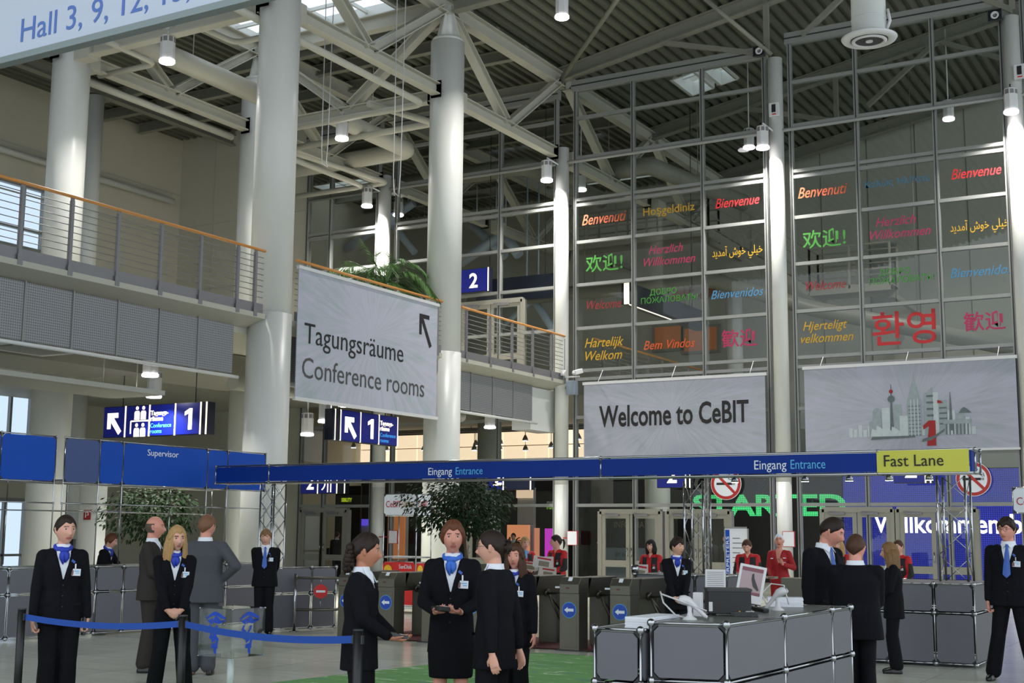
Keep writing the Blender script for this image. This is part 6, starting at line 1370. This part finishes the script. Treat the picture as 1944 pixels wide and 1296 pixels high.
PP['right'] = person(1912, 982, 160.6, 'dark haired man with glasses in black suit and blue tie at the right picture edge', -12, 1.885, 'm', hair='dark_brown', style='mop', head=(-14, 0, 0), arms=('fist', 'fist'), tie='tie', glasses=True, skin='pink', badge=True, legs=.22, wide=1.05)
PP['red_hidden'] = person(1592, 1022, 108, 'red jacketed person almost hidden between the two men in navy suits', -20, 1.6, kind='red', hair='blond', style='long', head=(0, 0, 0), arms=('down', 'down'), badge=False, near=False)
for px, py, y, f_, H, lb, hr in [(1347, 1021, 36, 10, 1.76, 'dark figure of a man behind the open glass door left of the white board', 'brown'), (640, 1018, 36.2, 160, 1.74, 'dark clothed man with a bag behind the left glass door', 'brown'), (975, 1016, 39, -20, 1.7, 'dark haired man in black far behind the glass by the orange display', 'black'), (1138, 1022, 35.5, 120, 1.7, 'person in dark coat behind the glass beside the information door', 'dark_brown'), (1378, 1026, 37, -30, 1.68, 'person with grey hair behind the glass beside the white board', 'grey_brown')]:
    p = AY(px, py, y); person(px, py, 80, lb, f_, max(1.62, min(1.8, p.z)), 'm', 'black', hair=hr, style='short_m', badge=False, near=False, pos=(p.x, p.y), arms=('down', 'down'), tie='collar')
# ---- what they hold
def held(key, i, label, kk=1, off=(0, 0, 0)):
    P, d, n = PP[key]['hands'][i]; handheld(P+n*.022-d*.03+Vector(off), d, n, label, kk)
held('left', 1, 'dark handheld reader in the left hand of the dark haired woman at the left edge', .95)
held('blonde', 0, 'dark handheld reader in the clasped hands of the blonde woman', .9)
held('curly', 0, 'dark handheld reader in the hands of the curly haired woman', .9)
held('skirt', 0, 'dark handheld reader in the hands of the short haired woman in a skirt', 1.15)
M_NEWS = mat('newsprint', (198, 194, 190), .8, noise=.2, nscale=40)
def newspaper(key, i, label, tilt=.5, off=(0, 0, .02), size=(.30, .22)):
    P, d, n = PP[key]['hands'][i]; P = P+Vector(off); tc = (CAMP-P).normalized(); tc.z = 0; tc.normalize(); sd = tc.cross(EZ); up = (EZ*cos(tilt)-tc*sin(tilt)*-.6).normalized(); t = thing('newspaper', P, label, 'newspaper', 'newspapers held by the red jackets')
    for q in range(3):
        b = MB(); o = P+tc*(.05+q*.006)+sd*q*.02; a = .08*q; s2, u2 = sd*cos(a)+up*sin(a), up*cos(a)-sd*sin(a); b.prism([o-s2*size[0]/2, o+s2*size[0]/2, o+s2*size[0]/2+u2*size[1], o-s2*size[0]/2+u2*size[1]], tc*.004); sh = b.build('sheet', M_NEWS, t)
    b = MB(); b.prism([o-s2*size[0]*.42+u2*size[1]*.76+tc*.005, o+s2*size[0]*.3+u2*size[1]*.76+tc*.005, o+s2*size[0]*.3+u2*size[1]*.9+tc*.005, o-s2*size[0]*.42+u2*size[1]*.9+tc*.005], tc*.001); b.build('headline', MATS['deep_red_lettering'], t)
    b = MB(); b.prism([o-s2*size[0]*.35+u2*size[1]*.15+tc*.005, o+s2*size[0]*.2+u2*size[1]*.15+tc*.005, o+s2*size[0]*.2+u2*size[1]*.6+tc*.005, o-s2*size[0]*.35+u2*size[1]*.6+tc*.005], tc*.001); b.build('news_picture', mat('news_picture_ink', (130, 122, 104), .8, noise=.4, nscale=30), t)
newspaper('red_blonde', 1, 'folded newspaper held by the blonde woman in the red and black jacket', 1.0)
newspaper('red_pony', 0, 'newspaper held upright by the ponytailed woman in red', .3, (0, 0, .06), (.34, .2)); newspaper('red_pony', 1, 'newspaper held low by the ponytailed woman in red', .9, (0, 0, -.12), (.3, .24))
newspaper('red_dark', 0, 'bundle of newspapers held by the dark haired woman in red', .2, (0, 0, -.05), (.2, .24)); newspaper('red_down', 0, 'newspaper in the hand of the girl looking down', 1.2, (0, 0, -.02), (.2, .14)); newspaper('cap', 0, 'white leaflet in the hand of the person in the white cap', 1.3, (0, 0, .0), (.2, .1)); newspaper('red_lean', 0, 'rolled newspaper of the leaning person in red behind the right counter', .4, (0, 0, -.06), (.08, .3))
P, d, n = PP['left']['hands'][1]
P = AY(620, 1085, 36.1); tag(MB().box(P.x-.2, P.x+.16, 36.0, 36.12, .74, 1.06).build('shoulder_bag', M_BLACK, bevel=.03), 'black shoulder bag at the side of the man behind the left glass door', 'bag')
# ================================================================== THE HALL BEYOND THE GLASS
M_STG = mat('stair_grey_paint', (150, 148, 136), .5, noise=.05)
# gangway and stair before the grey wall
t = thing('gangway_stair', (-16.6, 43, 12.3), 'grey steel gangway with stair and railings behind the coloured welcome words', 'stair')
prof = [(-22.6, 12.35), (-16.6, 12.35), (-13.0, 9.85), (-10.3, 9.85)]
for (xa, za), (xb, zb) in zip(prof, prof[1:]):
    b = MB(); 
    for y in (42.6, 43.6): b.bar((xa, y, za-.12), (xb, y, zb-.12), .06, .26)
    if za == zb: b.box(xa, xb, 42.6, 43.6, za-.02, za+.02)
    else:
        n = 14
        for i in range(n): u = (i+.5)/n; x, z = xa+(xb-xa)*u, za+(zb-za)*u; b.box(x-.14, x+.14, 42.6, 43.6, z-.02, z+.02)
    b.build('stair_flight', M_STG, t); r = MB(); L = hypot(xb-xa, zb-za); n = max(2, int(L/1.1))
    for y in (42.6, 43.6):
        for h in (1.35, .9, .5): r.bar((xa, y, za+h), (xb, y, zb+h), .05, .05)
        for i in range(n+1): u = i/n; x, z = xa+(xb-xa)*u, za+(zb-za)*u; r.bar((x, y, z-.1), (x, y, z+1.35), .06, .06)
    r.build('stair_railing', M_STG, t)
b = MB()
for x, z in ((-21.5, 12.2), (-17, 12.2), (-12.8, 9.7), (-10.5, 9.7)): b.box(x-.08, x+.08, 43.5, 46.99, z-.2, z-.02); b.bar((x, 43.4, z), (x, 43.4, z-2.2), .05, .05) if z > 10 else None
b.build('stair_bracket', M_STG, t)
tag(MB().box(-12.0, -11.1, FARY-.06, FARY, 9.9, 12.1).build('wall_door', mat('grey_steel_door', (132, 134, 126), .5, noise=.04)), 'grey steel door in the grey wall at the stair landing', 'door')
# long unlit sign box hanging along the depth behind the glass
X = -15.8; t = thing('sign_box', (X, 36.5, 8.2), 'long dark sign box with glowing lower edge behind the green Russian words', 'sign'); MB().box(X-.12, X+.12, 33.9, 39.6, 8.2, 8.86).build('sign_case', M_SIGNK, t)
b = MB(); b.box(X-.02, X+.13, 33.86, 33.9, 8.2, 8.86); b.box(X+.12, X+.135, 33.9, 37.6, 8.17, 8.2); b.build('glow_strip', M_LITW, t); b = MB(); b.cyl((X, 34.6, 8.86), (X, 34.6, 15.6), .015, n=6); b.cyl((X, 39, 8.86), (X, 39, 15.6), .015, n=6); b.build('hanging_rod', M_DARK, t)
# blue LED wall with moving text
m, nt, b_ = nodes('blue_led_wall'); tc = nt.nodes.new('ShaderNodeTexCoord'); sp = nt.nodes.new('ShaderNodeSeparateXYZ'); nt.links.new(tc.outputs['Object'], sp.inputs[0])
def led(nt, tc, sp, base, dots, pitch):
    out = []
    for i in (0, 2):
        mu = nt.nodes.new('ShaderNodeMath'); mu.operation = 'MULTIPLY'; mu.inputs[1].default_value = pitch; pp = nt.nodes.new('ShaderNodeMath'); pp.operation = 'PINGPONG'; pp.inputs[1].default_value = .5; nt.links.new(sp.outputs[i], mu.inputs[0]); nt.links.new(mu.outputs[0], pp.inputs[0]); out.append(pp.outputs[0])
    mn = nt.nodes.new('ShaderNodeMath'); mn.operation = 'MINIMUM'; nt.links.new(out[0], mn.inputs[0]); nt.links.new(out[1], mn.inputs[1]); rp = nt.nodes.new('ShaderNodeValToRGB'); rp.color_ramp.elements[0].position = .08; rp.color_ramp.elements[1].position = .22; rp.color_ramp.elements[0].color = (*lin(base), 1); rp.color_ramp.elements[1].color = (*lin(dots), 1); nt.links.new(mn.outputs[0], rp.inputs[0]); return rp.outputs[0]
nz = nt.nodes.new('ShaderNodeTexNoise'); nz.inputs['Scale'].default_value = .8; nt.links.new(tc.outputs['Object'], nz.inputs['Vector'])
mx = nt.nodes.new('ShaderNodeMix'); mx.data_type = 'RGBA'; mx.blend_type = 'MULTIPLY'; mx.inputs[0].default_value = .5; nt.links.new(led(nt, tc, sp, (18, 22, 96), (52, 64, 196), 15), mx.inputs[6]); nt.links.new(nz.outputs['Color'], mx.inputs[7])
nt.links.new(mx.outputs[2], b_.inputs['Emission Color']); b_.inputs['Emission Strength'].default_value = 1.1; b_.inputs['Base Color'].default_value = (.01, .012, .05, 1)
t = thing('led_wall', (-8, 44, .2), 'large blue LED wall reading Willkommen behind the right glass doors', 'screen')
MB().box(-12.45, -2, 44.0, 44.15, .25, 3.78).build('led_screen', MATS['blue_led_wall'], t); MB().box(-12.5, -1.95, 44.15, 44.4, 0, 3.82).build('screen_case', M_BLACK, t)
text('led_lettering', 'Willkommen', (-11.45, 43.985, 1.74), EXV, EZ, .86, mat('white_led_text', (250, 246, 255), .4, emit=2.2), t, fit=3.95, bold=.012); text('led_lettering', 'bei', (-7.2, 43.985, 1.74), EXV, EZ, .86, MATS['white_led_text'], t, bold=.012)
# green LED lettering on a dark wall
t = thing('led_sign', (-15, 43.9, 0), 'green LED letters reading started on a dark wall behind the glass', 'sign'); MB().box(-21.0, -12.5, 43.95, 44.2, 0, 4.2).build('dark_wall', mat('dark_exhibit_wall', (30, 30, 30), .6, noise=.1), t)
m, nt, b_ = nodes('green_led_text'); tc = nt.nodes.new('ShaderNodeTexCoord'); sp = nt.nodes.new('ShaderNodeSeparateXYZ'); nt.links.new(tc.outputs['Object'], sp.inputs[0]); nt.links.new(led(nt, tc, sp, (20, 110, 60), (90, 255, 150), 16), b_.inputs['Emission Color']); b_.inputs['Emission Strength'].default_value = 1.1; b_.inputs['Base Color'].default_value = (.01, .05, .02, 1)
text('led_lettering', 'STARTED', (-17.85, 43.93, 2.3), EXV, EZ, 1.0, MATS['green_led_text'], t, fit=5.5, bold=.03); text('lettering', 'GET', (-17.8, 43.94, 3.12), EXV, EZ, .86, mat('grey_wall_lettering', (150, 150, 146), .5, noise=.05), t, fit=1.6, bold=.02)
p = AY(1166, 1001, 40); text_p = thing('information_wall', (p.x+.8, 40, 0), 'dark wall with pale INFORMATION lettering behind the glass door', 'sign'); MB().box(p.x-.9, p.x+2.2, 40.02, 40.2, 0, 2.6).build('dark_wall', MATS['dark_exhibit_wall'], text_p)
text('lettering', 'INFORMATION', (p.x, 40, p.z), EXV, EZ, .3, mat('pale_tan_lettering', (150, 132, 108), .5), text_p, fit=1.7); q = AY(1168, 1056, 39.6)
MB().box(q.x-.6, q.x+1.6, 39.6, 39.9, 0, q.z+.28).build('registration_desk', mat('blue_grey_desk', (120, 132, 148), .5, noise=.05), text_p); text('lettering', 'IBM Breakfast', (q.x, 39.59, q.z), EXV, EZ, .2, M_TXTG, text_p, fit=.75); text('lettering', 'Registration', (q.x, 39.59, q.z-.2), EXV, EZ, .18, M_TXTG, text_p, fit=.62)
# bright exhibition stands on the left
M_CREAM = mat('lit_cream_panel', (248, 222, 190), .5, emit=1.25, noise=.04, nscale=2)
t = thing('light_wall', (-28, 44.5, 4), 'row of glowing cream panels behind the lower left glass', 'display wall')
x = -34.2
while x < -22.6: 
    b = MB(); [b.box(x, x+.98, 44.5, 44.6, z, z+.52) for z in (3.9, 4.46, 5.02)]; b.build('lit_panel', M_CREAM, t); x += 1.02
MB().box(-34.4, -22.4, 44.6, 44.9, 0, 5.7).build('dark_wall', MATS['dark_exhibit_wall'], t)
r = random.Random(4); rail_ = thing('lighting_rail', (-26, 43, 5.3), 'lighting rail full of small chrome spot lamps before the glowing panels', 'lamp'); b = MB(); 
for z, y in ((5.5, 43), (5.5, 42)): b.cyl((-32.5, y, z), (-20, y, z), .03, n=8)
for x in (-31, -26, -21): b.cyl((x, 43, 5.5), (x, 43, 5.62), .015, n=6); b.cyl((x, 42, 5.5), (x, 42, 5.62), .015, n=6)
b.build('rail', M_FRAME, rail_)
for i in range(16):
    x, y, dz = (-31.5 if i < 4 else -27.5)+(.9 if i < 4 else .55)*(i if i < 4 else i-4), r.choice((42, 43)), r.uniform(.25, .7)
    b = MB(); b.cyl((x, y, 5.5-dz), (x, y, 5.5), .012, n=6); b.lathe((x, y, 5.5-dz-.2), [(.12, 0), (.1, .08), (.05, .18), (.03, .22)], 14); s_ = b.build('spot_lamp', M_CHROME, rail_); b = MB(); b.cyl((x, y, 5.5-dz-.205), (x, y, 5.5-dz-.2), .1, n=14); b.build('lamp_lens', M_LAMP, s_)
def display(px0, px1, py0, py1, y, rgb, e, label, txt=None, tc_=None):
    p, q = AY(px0, py1, y), AY(px1, py0, y); t = thing('display_panel', ((p.x+q.x)/2, y, 0), label, 'display'); MB().box(p.x, q.x, y, y+.1, p.z, q.z).build('lit_panel', mat('lit_panel_%d_%d_%d' % rgb, rgb, .5, emit=e, noise=.1, nscale=2), t); MB().box(p.x, q.x, y+.1, y+.3, 0, q.z).build('panel_body', M_GREYP, t)
    if txt: text('lettering', txt, (p.x+.1*(q.x-p.x), y-.01, p.z+.55*(q.z-p.z)), EXV, EZ, .35, M_TXTG, t, fit=(q.x-p.x)*.6)
display(675, 708, 998, 1050, 41, (226, 140, 96), .75, 'orange lit display behind the left glass, left of the news stand', '82 01')
display(735, 768, 960, 1060, 42, (206, 126, 78), .5, 'orange shelf display behind the news stand'); display(962, 1004, 996, 1075, 42, (232, 150, 106), .8, 'orange lit display behind the round tree with number 16', '16'); display(1008, 1030, 1002, 1060, 42.6, (226, 150, 120), .7, 'narrow orange display left of the purple panel')
display(1034, 1058, 1003, 1062, 42, (206, 60, 206), .9, 'glowing purple display panel left of the corner column'); display(1122, 1136, 998, 1050, 42, (150, 110, 220), .5, 'small violet display right of the corner column'); display(678, 700, 985, 997, 40.8, (96, 80, 220), .7, 'small blue violet lit header above the orange display')
display(980, 1010, 925, 945, 42.4, (236, 206, 176), .9, 'small cream lit window behind the round tree'); display(648, 656, 985, 1060, 41.5, (60, 190, 60), .7, 'thin green lit strip behind the left glass door')
p = AY(1120, 1092, 41); q = AY(1245, 1088, 41); t = thing('low_shelf', ((p.x+q.x)/2, 41, 0), 'low shelf behind the glass door, its warm reflection added as a glowing strip', 'bench'); MB().box(p.x, q.x, 41, 41.5, 0, p.z).build('shelf_body', M_GREYP, t); MB().box(p.x+.05, q.x-.05, 40.98, 41.0, p.z-.1, p.z-.01).build('glow_strip', mat('warm_reflection_strip', (255, 214, 150), .5, emit=1.6), t)  # the glowing strip stands in for a warm reflection on the low shelf
# orange windows high in the grey wall, and daylight coloured tubes of the next hall
for a, b_, c, d, lb in ((1244, 1295, 618, 664, 'left orange lit window in the upper grey wall behind Bem Vindos'), (1299, 1362, 620, 668, 'right orange lit window in the upper grey wall behind Bem Vindos')):
    p, q = AY(a, d, 46.9), AY(b_, c, 46.9); t = thing('orange_window', ((p.x+q.x)/2, 46.9, p.z), lb, 'window'); MB().box(p.x, q.x, 46.85, 46.99, p.z, q.z).build('window_pane', mat('orange_lit_window', (150, 88, 44), .4, emit=.3, noise=.2, nscale=1.5), t); f = MB(); f.box(p.x-.1, p.x, 46.8, 47, p.z-.1, q.z+.1); f.box(q.x, q.x+.1, 46.8, 47, p.z-.1, q.z+.1); f.box(p.x, q.x, 46.8, 47, q.z, q.z+.1); f.box(p.x, q.x, 46.8, 47, p.z-.1, p.z); f.build('window_frame', M_STEEL, t)
b = MB(); p = AY(1325, 540, 46.5); b.bar((p.x-1.1, 46.6, p.z-.5), (p.x+.2, 46.6, p.z+.35), .2, .35); b.bar((p.x+.2, 46.6, p.z+.35), (p.x+.9, 46.6, p.z+.3), .2, .3); b.bar((p.x+.1, 46.6, p.z-.55), (p.x+.9, 46.6, p.z+.2), .2, .3); tag(b.build('orange_frame', mat('orange_brown_paint', (140, 84, 40), .5, noise=.15)), 'orange brown slanted frame on the grey wall behind the Russian words', 'frame')
M_TUBE = mat('daylight_tinted_tube', (178, 194, 210), .4, noise=.04)  # white tubes, with the bluish daylight on them put into the colour
for a, b_, y, r_, lb in (((668, 466), (775, 392), 43, .17, 'long pale tube brace slanting behind the palm'), ((735, 412), (780, 470), 43.4, .15, 'pale tube brace crossing behind the bright slim column'), ((885, 492), (942, 452), 43, .2, 'pale tube brace rising behind the second tall column'), ((905, 435), (950, 478), 43.4, .17, 'pale tube brace falling right of the second tall column'), ((960, 448), (978, 474), 43, .2, 'short thick pale tube brace above the gallery door'), ((962, 612), (1000, 580), 42, .1, 'pale tube brace seen through the gallery door'), ((1022, 582), (1052, 628), 42, .14, 'pale tube brace beside the gallery door')):
    p, q = AY(*a, y), AY(*b_, y); d = (q-p).normalized(); b = MB(); b.cyl(p-d*.3, q+d*.3, r_, n=16); h_ = max(p, q, key=lambda v: v.z); b.cyl(h_, (h_.x, h_.y, 15.45), .03, n=6); tag(b.build('tube_brace', M_TUBE), lb, 'brace', 'pale tube braces of the next hall')

for px, py, y, s_, fw, rgb, e, lb in ((648, 952, 40.5, 'SIBILITY', .42, (180, 200, 40), .9, 'yellow green SIBILITY lettering on the dark wall behind the left glass'), (1038, 959, 42.5, 'START', .26, (170, 170, 165), .2, 'small grey START lettering behind the glass left of the corner column'), (1038, 966, 42.5, 'IT OPEN', .34, (140, 200, 60), .7, 'small green lettering behind the glass left of the corner column')):
    p = AY(px, py, y); o = text('wall_lettering', s_, (p.x, y, p.z), EXV, EZ, .2, mat('lit_letters_%d' % px if s_ != 'START' else 'grey_small_letters', rgb, .5, emit=e, noise=.02), fit=fw if s_ != 'SIBILITY' else .5, bold=.006); tag(o, lb, 'lettering')
    tag(MB().box(p.x-.3, p.x+.9, y+.02, y+.1, 0, p.z+.6).build('backing_wall', MATS['dark_exhibit_wall']), lb.split(' lettering')[0]+' dark backing wall', 'wall panel') if s_ != 'IT OPEN' else None
